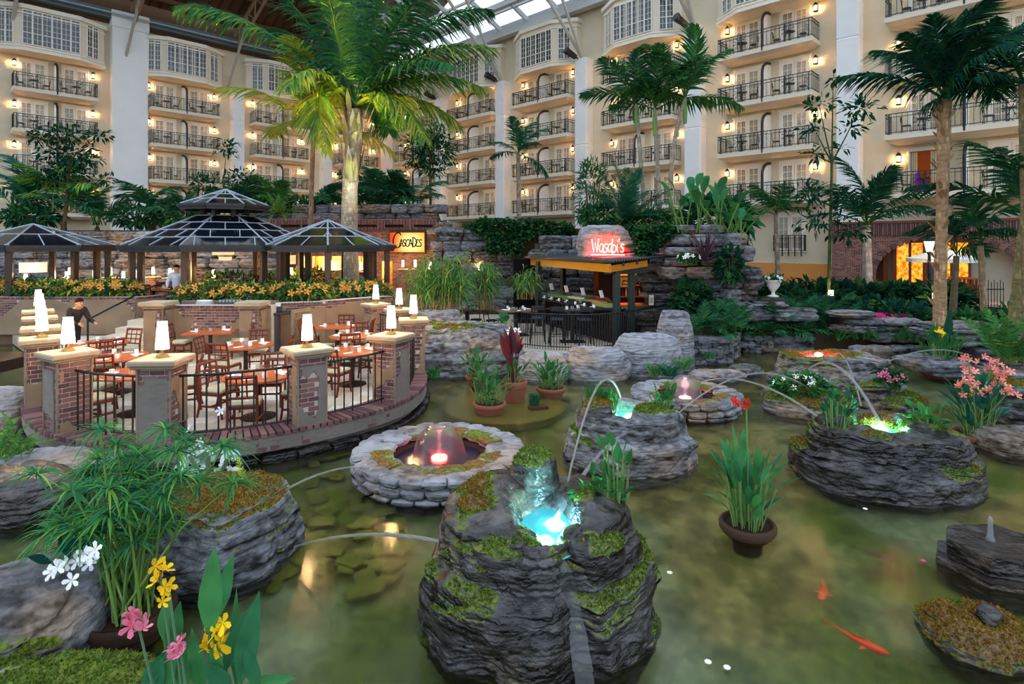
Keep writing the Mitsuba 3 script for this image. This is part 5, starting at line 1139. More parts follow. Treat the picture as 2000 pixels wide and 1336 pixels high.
# bubbler and small mossy rock at the right
k=thing('bubbler_stone','dark angular bubbler stone on a wider slab at the right edge','fountain rock'); D=6.1; x=(1938-1000)*D/F0
def cutstone(pts,z0,z1,seed,tone):
    P=sg.Polygon(pts); m=extr(P,z1-z0); m=m.subdivide_to_size(.07); v=np.array(m.vertices)+[0,0,z0]; v=jag(v,.018,seed,3.); v=jag(v,.012,seed+1,9.)
    return mikit.ply((v,m.faces),'m_rock_wet',False,uv=np.stack([0*v[:,0],np.full(len(v),tone)+.2*(meshkit.fbm(v*5,2,2)-.5)],-1))
hexp=[(-.44,.05),(-.3,-.33),(.02,-.42),(.40,-.33),(.52,.05),(.3,.36),(-.22,.34)]
part(k,'block',cutstone(hexp,-.3,.27,5,.1),M=frame([x,D,0])); part(k,'slab',cutstone([(a*1.22,b*1.25) for a,b in hexp],-.4,.05,8,.25),M=frame([x,D,0]))
w=thing('water_jet','small upright jet bubbling from the dark angular stone','water jet'); own(w,mikit.ply(MBtri(MB().lathe([[.05,.26],[.028,.32],[.022,.42],[.026,.48],[.012,.52],[0,.53]],12,cap=False)),'m_spray',True),None,M=frame([x-.02,D,0]))
k,o=frock('small mossy rock with a dark stone on top, bottom right corner',1912,4.95,.4,.36,.22,[(.9,-1.5),(1.05,0),(1,.4),(.8,.8),(.6,1.0)],47,moss=topmoss(.4,1.,12,.7,3.,.25),tone=.4,nt=100,nz=40,cat='rock',name='pond_rock',lay=4)
part(k,'dark_stone',stone_ply((.2,.16,.16),3,.12,mat='m_rock_wet'),M=frame(o+[.02,-.08,.27],.6,tilt=(.3,.4)))
# left bank
def pond_rock(label,px,D,a,b,h,seed,**kw):
    kw.setdefault('nt',110); kw.setdefault('nz',50)
    return frock(label,px,D,a,b,h,[(.85,-.8/max(h,.3)*.5),(1.0,0),(1.04,.35),(.98,.62),(.85,.88),(.7,1.0)],seed,cat='rock',name='pond_rock',**kw)
pond_rock('banded rock with a mossy brown top behind the papyrus, left',425,6.35,.82,.78,.68,51,mat='m_rock',tone=.36,moss=topmoss(.42,1.,14,.9,1.3,.75),strata=.045,nt=200,nz=90,lay=8)
pond_rock('great smooth grey rock sloping into the bottom left corner',20,4.85,.74,.8,.5,52,mat='m_rock',tone=.4,moss=topmoss(.66,1.,15,0,1.6,.2),strata=.03,lay=4)
pond_rock('rock under bright green moss at the very bottom left',105,3.85,.75,.5,.42,53,mat='m_rock',tone=.4,moss=topmoss(.36,1.,16,.0,1.8,.35))
pond_rock('flat brown slab in the stream at the left edge',30,7.4,.75,.5,.5,54,mat='m_rock_wet',tone=.35)
pond_rock('second slab behind the papyrus at the left edge',95,8.2,.9,.5,.38,55,mat='m_rock',tone=.5)
pond_rock('pale flat boulder by the terrace corner at the left edge',8,11.0,.55,.5,.62,56,mat='m_rock',tone=.85,strata=.03)
# boulders in front of the sushi bar
for a in (('long overhanging boulder curving from the terrace to the bar railing',905,15.7,1.55,.95,1.25,61,.55,.4),('low pale rock between the long boulder and the bar railing',1062,15.0,.72,.6,.55,62,.75,0),('smooth blue-grey boulder below the bar railing',1165,14.9,.85,.65,.72,63,.72,0),
  ('wide pale boulder right of the smooth blue-grey one',1262,15.4,.9,.7,1.0,64,.8,0),('upright rounded boulder at the end of the bar fence',1318,15.9,.5,.5,1.55,65,.7,0),('broad low rock at the left end of the long boulder',850,17.0,1.0,.9,1.45,66,.5,0),
  ('flat rock with white flowers left of the cut stone planter',1400,14.6,.7,.4,.2,67,.6,0),('small mossy flat stone before the planter',1455,15.2,.45,.3,.22,68,.35,0),('dark rock at the far right edge behind the salmon cannas',1990,11.0,.7,.7,.8,69,.2,0),('low flat rock under the dark one at the right edge',1985,9.6,.6,.5,.3,70,.25,0)):
    pond_rock(*a[:7],mat='m_rock',tone=a[7],moss=topmoss(.55,1.,a[6],.5,1.3,.6) if a[6] in(61,68,69,70) else None,strata=.05 if a[6] in (61,66) else .03,lay=6)
# stones lying on the pond bottom, left of the front rock
FST=[stone_ply((.42,.3,.1),i,.5,n=2) for i in range(8)]
def flatc(i):
    v,f=stone_mesh((.5,.36,.1),i,2,.14); return mikit.ply((v,f),'m_bed',True)
scene['m_bed']={'type':'twosided','b':dict(type='principled',base_color=proc(lambda p,n,uv: mixc('3f4a18','8a8c3c',fbm(p.x*3,p.y*3,p.z*3,3))),roughness=.9,specular=.1)}
FST=[flatc(i) for i in range(6)]; rg=np.random.default_rng(5); cnt=0
while cnt<150:
    px,py=rg.uniform(470,780),rg.uniform(880,1180); 
    if cnt>115: px,py=rg.uniform(880,1240),rg.uniform(800,880)
    if cnt>135: px,py=rg.uniform(1400,1620),rg.uniform(690,780)
    p=gp(px,py,-.35); kk=thing('pond_stone','flat olive stone lying on the pond bottom','stone','flat stones on the pond bottom')
    own(kk,FST[cnt%6],None,M=frame([p[0],p[1],-.40+.03*rg.random()],rg.random()*6,.35+.45*rg.random(),(.25*rg.normal(),.25*rg.normal()))); cnt+=1
# jets
def jet(label,a,b,h,r=.012,n=18):
    k=thing('water_jet',label,'water jet'); a,b=np.array(a,float),np.array(b,float); t=np.linspace(0,1,n)
    p=a+(b-a)*t[:,None]; p[:,2]+=4*h*t*(1-t); own(k,mikit.ply(MBtri(MB().tube(p,r*.72*(1+.9*t),6)),'m_spray',True),None)
jet('thin jet from the round basin to the mossy banded rock',at(702,911,8.0),at(492,1000,6.5),.12)
jet('arching jet from the banded rock to the front fountain rock',at(575,1068,6.2),at(930,1076,5.1),.14,.014)
jet('tall jet from the front rock up into the second rock',at(1108,945,5.9),at(1212,775,9.2),.62,.016)
jet('falling jet from the second rock into the front turquoise pool',at(1224,846,8.5),at(1088,1010,5.3),.14,.02)
jet('long low jet from the second rock to the back island',at(1326,806,9.0),at(1600,775,11.8),.55,.014)
jet('long jet from the far basin down to the wide wet rock',at(1372,745,12.0),at(1652,858,8.3),.35,.016)
jet('thick arching jet from the back island into the emerald pool',at(1572,728,11.9),at(1728,845,8.6),.55,.022)
jet('thin jet beside the thick one, from the back island',at(1630,692,12.6),at(1682,792,9.4),.3,.012)
jet('jet from the back island towards the far right cannas',at(1704,723,12.),at(1880,690,13.6),.22,.014)
# koi
def koi(label,px,py,z,ang,L,col,bend):
    k=thing('koi',label,'fish'); t=np.linspace(0,1,16); y=bend*np.sin(t*PI*1.2)*L
    path=np.stack([(t-.5)*L,y,0*t],1); r=L*np.array([.03,.075,.095,.105,.11,.108,.1,.09,.078,.066,.055,.045,.036,.028,.022,.018])
    M=frame(gp(px,py,z),ang); part(k,'body',MB().tube(path,r,10,lin(col)),'m_satin',True,M=M)
    e=path[-1]; part(k,'tail',MB().add([e+[-.01,0,0],e+[.2*L,.0,.09*L],e+[.13*L,.01,0],e+[.2*L,.0,-.09*L]],[[0,1,2,2],[0,2,3,3]],lin(col)),'m_satin',M=M)
    for q in (-1,1): part(k,'fin',MB().add([path[4]+[0,q*.08*L,0],path[4]+[.14*L,q*.22*L,-.02],path[6]+[0,q*.07*L,0]],[[0,1,2,2]],lin(col)),'m_satin',M=M)
    part(k,'dorsal_fin',MB().add([path[5]+[0,0,.1*L],path[8]+[.0,0,.17*L],path[10]+[0,0,.06*L]],[[0,1,2,2]],lin(col)),'m_satin',M=M)
koi('orange-red koi swimming below, nearer of the two bright ones',1678,1256,-.07,math.radians(128),.46,'f0501c',.05)
koi('orange koi swimming towards the potted plant side',1605,1158,-.07,math.radians(58),.42,'e0622c',-.05)
koi('dim brown koi before the bubbler stone',1715,1105,-.22,math.radians(140),.42,'6a4a2c',.04)
# ================================================================ plants
scene['m_bark']=bumpy(dict(type='principled',base_color=proc(lambda p,n,uv: _dec(p,n,uv)*(.55+.35*noise(p.x*6,p.y*6,p.z*14)+.5*smoothstep(.55,.8,noise(p.x*20,p.y*20,p.z*5)))),roughness=.9,specular=.1),lambda p,n,uv: noise(p.x*12,p.y*12,p.z*22),.03,4e-3)
def leafstrip(mb,p,d,nrm,L,w,droop,hue,li,seg=3,fold=.0):
    """one narrow leaf from p along d, hanging by droop"""
    d=np.asarray(d,float); d/=np.linalg.norm(d)+1e-9; t=np.linspace(0,1,seg+1); c=p+d*(t*L)[:,None]; c[:,2]-=droop*L*t**2
    s=np.cross(d,nrm); s/=np.linalg.norm(s)+1e-9; wd=w*np.array({2:[.55,1,.05],3:[.5,1,.8,.04],4:[.4,.9,1,.7,.04],6:[.25,.7,1,.95,.75,.4,.03]}[seg])
    v=np.vstack([c-s*wd[:,None]/2,c+s*wd[:,None]/2]); 
    if fold: v=np.vstack([c-s*wd[:,None]/2+nrm*fold*wd[:,None],c,c+s*wd[:,None]/2+nrm*fold*wd[:,None]])
    i=np.arange(seg); n=seg+1
    f=np.stack([i,i+1,i+n+1,i+n],1)
    if fold: f=np.vstack([f,f+n])
    mb.add(v,f,np.tile([hue,li],(len(v),1)))
UV2=lambda: MB()
def frond(mb,p0,p1,p2,n,ll,w,droop,hue,li,rg,fwd=.55,rr=.03,stem=True,hv=.25,base=.12,vee=.35):
    """a feather leaf along a quadratic curve p0-p1-p2 with n leaflets a side"""
    p0,p1,p2=map(lambda q:np.asarray(q,float),(p0,p1,p2)); B=lambda t:(1-t)**2*p0+2*t*(1-t)*p1+t*t*p2
    if stem:
        q=np.array([B(t) for t in np.linspace(0,1,9)]); m=MB().tube(q,np.linspace(rr,rr*.2,9),4,cap=False)
        mb.add(m.v[0],m.f[0],np.tile([hue*.7+.8,li*.8],(len(m.v[0]),1)))
    for t in np.linspace(base,.99,n):
        c=B(t); T_=(2*(1-t)*(p1-p0)+2*t*(p2-p1)); T_/=np.linalg.norm(T_); S=np.cross(T_,[0,0,1.]); S/=np.linalg.norm(S)+1e-9; U=np.cross(S,T_)
        k=ll*(math.sin(PI*min(1,.12+.86*t))**.6)*(.85+.3*rg.random())
        for q in (-1,1):
            d=S*q+T_*(fwd+.5*t+.15*rg.normal())+U*vee*(1-t)+.12*rg.normal(size=3)
            leafstrip(mb,c,d,U,k,w,droop*(.7+.6*rg.random()),np.clip(hue+hv*rg.normal(),0,3),np.clip(li*(.75+.5*rg.random()),.05,1.6))
_fr={}
def ufrond(kind,hue,li,var):
    """unit feather leaf, base at the origin, along +x, arching"""
    K=(kind,hue,li,var)
    if K not in _fr:
        rg=np.random.default_rng(hash((kind,var))%1000 if False else len(kind)*31+var*7); m=MB()
        n,ll,w,dr,arch,rr={'palm':(34,.34,.028,.5,.30,.012),'kentia':(30,.38,.032,.55,.42,.012),'areca':(22,.26,.03,.3,.30,.009),'fern':(20,.16,.035,.15,.25,.006),'cycad':(42,.2,.016,.05,.12,.012),'coco':(60,.30,.022,.75,.30,.015)}[kind]
        a=arch*(.8+.4*rg.random()); frond(m,(0,0,0),(.55,0,a),(1,.06*rg.normal(),a*.35-.12*(kind in('kentia','areca'))),n,ll,w,dr,hue,li,rg,rr=rr,base={'palm':.14,'kentia':.3,'areca':.25,'fern':.1,'cycad':.08,'coco':.12}[kind])
        _fr[K]=ply(m,'m_leaf')
    return _fr[K]
def aim(p,az,el,s,roll=0.):
    c,n=math.cos(az),math.sin(az); X=np.array([c*math.cos(el),n*math.cos(el),math.sin(el)]); Y=np.array([-n,c,0]); Z=np.cross(X,Y)
    return axes(p,X*s,(Y*math.cos(roll)+Z*math.sin(roll))*s,(Z*math.cos(roll)-Y*math.sin(roll))*s)
def trunk(k,path,r,col='8a765c',rings=False,n=8):
    p=np.array(path,float); t=np.linspace(0,len(p)-1,len(p)*6); q=CubicSpline(np.arange(len(p)),p)(t) if len(p)>2 else p[0]+(p[1]-p[0])*np.linspace(0,1,14)[:,None]
    rr=np.interp(np.linspace(0,1,len(q)),np.linspace(0,1,len(r)),r)
    if rings: rr=rr*(1+.06*(np.arange(len(q))%2))
    part(k,'trunk',MB().tube(q,rr,n,lin(col)),'m_bark')
def palm(label,base,crown,r,nf,fl,kind='palm',hue=.6,li=.8,el=(-.1,1.1),seed=0,col='8a765c',mid=None,group=None,shaft=None,cat='palm tree',name='palm_tree'):
    rg=np.random.default_rng(seed); k=thing(name,label,cat,group)
    base,crown=np.array(base,float),np.array(crown,float)
    g_=ground_z(base); base[2]=g_ if g_ is not None else min(base[2],.3 if base[0]>5 else 1.)
    trunk(k,[base,crown] if mid is None else [base,mid,crown],r,col,True)
    if shaft: part(k,'crownshaft',MB().tube([crown-[0,0,shaft],crown-[0,0,shaft*.4],crown+[0,0,.1]],[r[-1]*1.0,r[-1]*1.3,r[-1]*.7],8,lin('5f8a3c')),'m_satin')
    for i in range(nf):
        az=i*2.39996+rg.random()*.4; e=el[0]+(el[1]-el[0])*((i+.5)/nf)**.9+.1*rg.normal()
        part(k,'frond',ufrond(kind,hue,li,i%3),M=aim(crown+[0,0,.1*e],az,e,fl*(.8+.35*rg.random()),.25*rg.normal()))
    return k
def clump(label,p,nf,fl,kind='areca',hue=.6,li=.8,spread=.3,el=(.3,1.4),seed=0,group=None,cat='plant',name='leafy_plant',sx=1.,sy=1.):
    rg=np.random.default_rng(seed); k=thing(name,label,cat,group); g_=ground_z(p)
    if g_ is not None and p[2]>g_+.1:
        for i in range(3): part(k,'stem',MB().tube([[p[0]+.12*math.cos(i*2.1),p[1]+.12*math.sin(i*2.1),g_],p],[.05,.035],5,lin('6a5a40')),'m_bark')
    for i in range(nf):
        az=rg.random()*2*PI; e=rg.uniform(*el); q=np.array(p,float)+[rg.uniform(-1,1)*spread*sx,rg.uniform(-1,1)*spread*sy,0]
        part(k,'frond',ufrond(kind,hue,li,int(rg.integers(3))),M=aim(q,az,e,fl*(.7+.5*rg.random()),.3*rg.normal()))
    return k
def leafmass(rg,n,fn,size,hue,li,asp=.45,hv=.3,seg=2,up=.4,fold=.12):
    """n separate leaves at fn(rg) -> (point, outward direction)"""
    m=MB()
    for _ in range(n):
        p,d=fn(rg); d=np.asarray(d,float)+rg.normal(size=3)*.5; nr=np.array([0,0,1.])+rg.normal(size=3)*up; L=size*(.6+.8*rg.random())
        leafstrip(m,np.asarray(p,float),d,nr/np.linalg.norm(nr),L,L*asp,.3*rg.random(),np.clip(hue+hv*rg.normal(),0,3),li*(.6+.7*rg.random()),seg,fold)
    return m
def ell(c,r,shell=.55):
    c,r=np.array(c,float),np.array(r,float)
    def f(rg):
        d=rg.normal(size=3); d/=np.linalg.norm(d); q=shell+(1-shell)*rg.random(); return c+d*r*q, d
    return f
def bush(label,p,r,n,size,hue=.6,li=.7,seed=0,asp=.45,group=None,cat='bush',name='bush',flowers=None,stems=4,**kw):
    rg=np.random.default_rng(seed); k=thing(name,label,cat,group); p=np.array(p,float); r=np.array(r,float)
    part(k,'foliage',leafmass(rg,n,ell(p+[0,0,r[2]],r),size,hue,li,asp,**kw),'m_leaf',kind='stuff')
    m=MB()
    for i in range(stems):
        a=rg.random()*6.28; m.tube([[p[0]+.1*math.cos(a),p[1]+.1*math.sin(a),(ground_z(p) or p[2])-.1],p+[r[0]*.5*math.cos(a),r[1]*.5*math.sin(a),r[2]*1.3]],.012+.01*r[2],4,lin('5a4a34'))
    if stems: part(k,'stems',m,'m_matte',kind='stuff')
    if flowers:
        col,nf,fs=flowers; f=MB()
        for _ in range(nf):
            d=rg.normal(size=3); d[2]=abs(d[2])+.3; d[1]-=.4; d/=np.linalg.norm(d); q=p+[0,0,r[2]]+d*r*1.02; blossom(f,q,d,fs,col,rg,5)
        part(k,'flowers',f,'m_matte',kind='stuff')
    return k
def blossom(m,p,d,s,col,rg,n=5,cup=.35,c2=None):
    d=np.asarray(d,float)/np.linalg.norm(d); a=np.cross(d,[.31,.2,.9]); a/=np.linalg.norm(a); b=np.cross(d,a); o=rg.random()*6
    for i in range(n):
        t=o+i*2*PI/n; u=a*math.cos(t)+b*math.sin(t); v=np.cross(d,u)
        q=[p,p+u*s*.4-v*s*.22+d*s*cup*.3,p+u*s*.8-v*s*.27+d*s*cup*.85,p+u*s*1.02+d*s*cup,p+u*s*.8+v*s*.27+d*s*cup*.85,p+u*s*.4+v*s*.22+d*s*cup*.3]
        m.add(q,[[0,1,2,3],[0,3,4,5]],lin(col)*(.85+.3*rg.random()))
    m.lathe([[0,0],[.12*s,.05*s],[0,.15*s]],5,lin(c2 or 'd8b840'),at=p,cap=False)
def tree(label,base,blobs,n,size,hue,li,r,seed,asp=.4,col='6a5844',cat='tree',name='tree',mids=None,group=None):
    rg=np.random.default_rng(seed); k=thing(name,label,cat,group); base=np.array(base,float)
    g_=ground_z(base); base[2]=g_ if g_ is not None else min(base[2],.5)
    top=np.mean([b[0] for b in blobs],0); trunk(k,[base,top] if mids is None else [base,*mids,top],[r,r*.6],col)
    for c,rad in blobs:
        c=np.array(c,float); m=MB()
        s=base+(top-base)*min(.95,max(.3,(c[2]-rad[2]*.8-base[2])/max(.1,top[2]-base[2])))
        m.tube([s,(s+c)/2+[0,0,-.1*rad[2]],c],[r*.45,r*.3,r*.12],5,lin(col)); part(k,'branch',m,'m_bark')
        part(k,'foliage',leafmass(rg,int(n*rad[0]*rad[2]),ell(c,rad,.2),size,hue,li,asp),'m_leaf',kind='stuff')
    return k
def P(px,py,Y): return at(px,py,Y)
# ---- the great palm in the middle
def bigpalm():
    k=thing('palm_tree','giant feather palm with orange-lit fronds towering over the middle','palm tree'); rg=np.random.default_rng(3); Y=27.
    c=P(690,215,Y); b=P(686,578,Y); trunk(k,[b,P(684,360,Y),P(692,270,Y),c],[.42,.36,.4,.32],'b4a288',n=12)
    for i in range(38):   # old leaf bases on the trunk
        t=rg.random()**1.3; q=b+(c-b)*(.55+.45*t); a=rg.random()*6.28; d=np.array([math.cos(a),math.sin(a),0]); m=MB()
        leafstrip(m,q+d*.3,d*.25+[0,0,1.],d,.9+.5*rg.random(),.3,-.1,0,0,3); m.c=[np.tile(lin(['c9b79a','9a8664','7a6a50'][i%3]),(len(m.v[0]),1))]; part(k,'leaf_base',m,'m_matte')
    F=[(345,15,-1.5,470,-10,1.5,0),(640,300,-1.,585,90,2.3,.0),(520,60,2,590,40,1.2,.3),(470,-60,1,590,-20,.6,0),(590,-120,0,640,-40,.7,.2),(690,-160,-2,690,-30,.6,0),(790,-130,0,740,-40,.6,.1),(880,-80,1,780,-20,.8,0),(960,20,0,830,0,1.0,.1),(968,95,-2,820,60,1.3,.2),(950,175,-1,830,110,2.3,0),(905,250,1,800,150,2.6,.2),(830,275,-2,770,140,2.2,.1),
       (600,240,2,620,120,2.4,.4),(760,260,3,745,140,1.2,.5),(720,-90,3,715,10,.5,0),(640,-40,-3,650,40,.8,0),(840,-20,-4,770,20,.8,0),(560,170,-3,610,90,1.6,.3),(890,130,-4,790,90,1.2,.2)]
    for i,(x,y,dy,mx,my,hue,br) in enumerate(F):
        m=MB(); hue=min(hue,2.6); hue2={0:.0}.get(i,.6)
        frond(m,c+[.15*rg.normal(),.15*rg.normal(),.2],P(mx,my,Y+dy*.4),P(x,y,Y+dy),78,1.75 if y<150 else 1.5,.1,.55,.35 if i==0 else (.55+(.75 if hue>1.2 else 0)),.85 if i else 1.3,rg,rr=.09,fwd=.5,hv=.45 if hue>1.2 else .25,vee=.2)  # teal and orange light on single fronds is put into leaf hue
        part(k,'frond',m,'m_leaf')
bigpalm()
for i,(px,Y,tx,ty) in enumerate(((668,25.6,640,180),(712,25.8,735,215))):
    k=thing('garden_spotlight',f'amber spotlight at the foot of the giant palm, {["left","right"][i]} of its trunk','spotlight'); o=np.array([(px-1000)*Y/F0,Y,3.6]); d=at(tx,ty,27.)-o; d/=np.linalg.norm(d)
    part(k,'housing',MB().tube([o-d*.4,o-d*.05],[.12,.17],10,BLK),'m_satin'); part(k,'post',MB().tube([[o[0],o[1],ZU],o-d*.3],.04,6,BLK),'m_satin')
    scene[f'palm_spot_{i+1}']=dict(type='spot',to_world=T().look_at(origin=list(map(float,o)),target=list(map(float,o+d)),up=[0.,1.,0.]),intensity={'type':'rgb','value':[420.,150.,22.]},cutoff_angle=34.,beam_width=20.)
# ---- other palms
palm('slim palm with yellowing fronds left of the giant palm',P(603,452,28.5),P(612,250,28.5),[.14,.1],9,4.2,'palm',2.0,.9,(-.35,1.0),5,'8a7460')
palm('palm with a green crownshaft, left of the trio by the right wing',P(1262,430,23),P(1243,205,23),[.1,.07],9,2.3,'palm',.55,.75,(-.2,.9),6,'a89c88',shaft=.9)
palm('middle palm of the trio by the right wing',P(1290,430,22.5),P(1279,215,22.5),[.1,.07],10,2.4,'palm',.75,.8,(-.1,1.3),7,'a89c88',shaft=1.)
palm('right palm of the trio with a spear leaf',P(1316,430,22),P(1338,195,22),[.1,.07],9,2.5,'palm',.8,.8,(-.2,1.2),8,'a89c88',mid=P(1312,320,22),shaft=.9)
palm('dark ragged palm with a shaggy trunk on the right',P(1833,600,15.5),P(1845,195,15.5),[.17,.13,.16],15,2.4,'coco',.25,.5,(.1,1.35),9,'b08e6c')
k9='palm_tree_%03d'%(_num['palm_tree']-1); rg=np.random.default_rng(4)
for i in range(60):
    t=rg.random(); q=P(1833,600,15.5)*(1-t)+P(1845,195,15.5)*t; a=rg.random()*6.28; d=np.array([math.cos(a),math.sin(a),0]); m=MB(); leafstrip(m,q+d*.15,d*.5+[0,0,.8],d,.35,.12,.2,0,0,2); m.c=[np.tile(lin(['b89470','8a6c50'][i%2]),(len(m.v[0]),1))]; part(k9,'leaf_base',m,'m_matte')
palm('drooping dark palm crown leaning in from the right edge',P(2010,610,14.5),P(1998,165,14.5),[.12,.09],12,2.0,'coco',.3,.5,(-.5,.9),10,'8a7a5c')
palm('pale-trunked palm before the brick arcade',P(1697,560,23.5),P(1692,440,23.5),[.2,.15],11,2.6,'palm',.35,.6,(-.05,1.1),11,'b8b0a4')
palm('slender palm between the juliet railings',P(1522,560,25.5),P(1515,418,25.5),[.13,.09],10,1.9,'palm',.7,.6,(-.2,.9),12,'9a8c7c')
palm('grey-green palm before the third column of the right wing',P(1014,440,33),P(1012,300,33),[.12,.1],9,2.0,'palm',.35,.7,(-.5,1.1),13,'9a8c7c')
palm('dark feathery palm at the lamp post, right',P(1858,610,19),P(1868,500,19),[.12,.08],6,1.5,'kentia',.3,.5,(.0,1.2),14,'7a6a54')
palm('palm spreading before the arcade at the right edge',P(1925,610,18),P(1915,480,18),[.1,.08],6,1.7,'kentia',.5,.55,(.0,1.2),15,'9a8468')
palm('ringed palm trunk at the far right edge',P(1972,640,15),P(2005,420,15),[.16,.12],9,2.4,'palm',.5,.6,(.0,1.1),16,'8a8458')
for i,(px,py,Y,n,fl,h,l,lab) in enumerate(((40,425,30.5,12,3.0,.15,.9,'pale blue-green kentia palm at the left edge'),(125,415,30.6,10,2.6,1.2,.75,'green-gold kentia palm with hooded fronds left of the wide pilaster'),(190,440,30.3,12,1.9,.4,.75,'low fan of palm fronds above the stone wall, left'),(300,425,30.5,11,2.0,.4,.5,'dark palm in front of the wide white pilaster'),(360,430,30.5,12,1.6,.5,.7,'feathery palm behind the middle gazebo'),(470,420,32.3,12,2.2,.3,.6,'dark palm clump left of the slim yellowing palm'),(540,412,32.5,12,1.8,.9,.7,'green palm clump above the brick front'),(640,418,32.8,12,2.0,.4,.5,'dark palm clump behind the giant trunk'),(740,408,33,12,2.6,.35,.55,'arching dark palm right of the giant trunk'),(800,412,34,12,2.2,.4,.5,'dark palm at the corner of the two wings'))):
    clump(lab,P(px,py,Y),n,fl,'kentia',h,l*1.5,.4,(.15,1.3),60+i,cat='palm',name='potted_palm')
clump('bright green grassy clump hanging over the brick front',P(545,415,31.2),40,1.1,'fern',1.2,1.0,.3,(-.6,1.0),71,name='hanging_grass',cat='grass clump')
clump('big cycad with stiff grey-green fronds above the neon boulder',P(1225,432,21.5),26,2.1,'cycad',.25,.9,.2,(.05,1.3),72,name='cycad',cat='cycad')
# trees
tree('dark tree with flat layered branches before the left wing',P(125,440,30),[(P(120,262,30),(2.0,.9,.5)),(P(135,300,30),(1.6,.9,.6)),(P(125,330,30),(1.5,.9,.7)),(P(190,265,30),(.9,.6,.3)),(P(75,270,30),(.8,.6,.3)),(P(165,315,29.5),(1.0,.6,.4)),(P(90,345,30),(.9,.7,.5)),(P(200,350,30),(.8,.5,.3))],260,.26,.3,.45,.09,80)
tree('round-headed ficus on thin bare stems before the corner',P(842,425,36),[(P(820,280,36),(1.2,.9,.8)),(P(850,265,36),(1.1,.9,.8)),(P(868,295,36),(1.0,.9,.9)),(P(815,310,36),(1.0,.9,.7)),(P(845,325,36),(1.1,.8,.7))],420,.24,.5,.6,.08,81)
tree('small tree with wispy crown in front of the second left pilaster',P(440,420,30.5),[(P(443,290,30.5),(.7,.5,.5)),(P(400,360,30.5),(1.2,.8,.6)),(P(470,350,30.5),(1.1,.8,.6)),(P(430,385,30.5),(1.3,.8,.5))],300,.24,.35,.5,.06,82)
tree('tall thin umbrella tree on a green stem, right of centre',P(1617,575,21),[(P(1600,205,21),(.7,.5,.35)),(P(1680,210,21),(1.0,.6,.4)),(P(1590,250,21),(.5,.5,.3)),(P(1660,250,21),(.6,.5,.3)),(P(1590,300,21),(.5,.4,.3)),(P(1640,290,21),(.4,.3,.2)),(P(1627,155,21),(.35,.3,.2)),(P(1580,380,21),(.9,.6,.5)),(P(1650,390,21),(.9,.6,.4)),(P(1600,430,21),(1.0,.6,.5)),(P(1660,450,21),(.9,.6,.4))],230,.24,.3,.5,.07,83,col='4a5a38')
bush('dark bamboo-like shrub left of the cycad',P(1155,440,24),(.8,.7,1.4),900,.26,.7,.55,84,asp=.18)
# ivy
def ivy(label,pts,Y,n,seed,size=.17,hue=.7,li=.55):
    rg=np.random.default_rng(seed); k=thing('ivy',label,'ivy'); Pg=sg.Polygon(pts); x0,y0,x1,y1=Pg.bounds
    def f(r):
        while 1:
            x,y=r.uniform(x0,x1),r.uniform(y0,y1)
            if Pg.contains(sg.Point(x,y)): break
        return P(x,y,Y-.25-.5*r.random()),np.array([r.normal()*.5,-1,-.3])
    part(k,'leaves',leafmass(rg,n,f,size,hue,li,.8),'m_leaf',kind='stuff')
ivy('ivy thick along the ledge left of the neon boulder',[(905,440),(940,425),(1060,428),(1120,440),(1125,470),(1040,462),(1000,485),(940,460)],25.6,2600,90)
ivy('ivy hanging over the dark cliff right of the neon boulder',[(1235,445),(1300,435),(1330,450),(1300,470),(1270,500),(1240,500)],18.9,1300,91,.14)
ivy('ivy patch on the stones above the bar roof',[(950,470),(1020,470),(1020,495),(955,495)],25.4,500,92,.15)
bush('leafy climbing bush in the middle of the cliff',P(1352,630,17.6),(.62,.4,.65),760,.2,.6,.55,93,asp=.6)
bush('dark broad-leaved plants on the narrow rock pillar',P(1425,548,17.3),(.36,.3,.5),240,.26,.45,.5,94,asp=.4)
bush('white and red flowers with green leaves on the cliff top',P(1345,512,17.6),(.35,.3,.12),160,.12,.8,.7,95,flowers=('f0ece8',9,.08))
def spiky(label,p,n,L,w,col,seed,el=(.3,1.4),name='spiky_plant',hue=0,li=.5,droop=.35):
    rg=np.random.default_rng(seed); k=thing(name,label,'plant'); m0=[]
    for i in range(n):
        az=rg.random()*6.28; e=rg.uniform(*el); d=np.array([math.cos(az)*math.cos(e),math.sin(az)*math.cos(e),math.sin(e)]); m=MB(); nr=np.cross(np.cross(d,[0,0,1]),d)
        leafstrip(m,np.array(p)+d*.03,d,nr/np.linalg.norm(nr),L*(.7+.5*rg.random()),w,droop*rg.random(),hue+.1*rg.normal(),li*(.7+.5*rg.random()),4,.15)
        if col: m.c=[np.tile(lin(col),(len(m.v[0]),1))]; part(k,'leaf',m,'m_satin')
        else: part(k,'leaf',m,'m_leaf')
    return k
spiky('purple sword-leaved plant on the cliff shoulder',P(1378,512,17.6),46,1.25,.06,'4a2f38',96)
rg=np.random.default_rng(8)
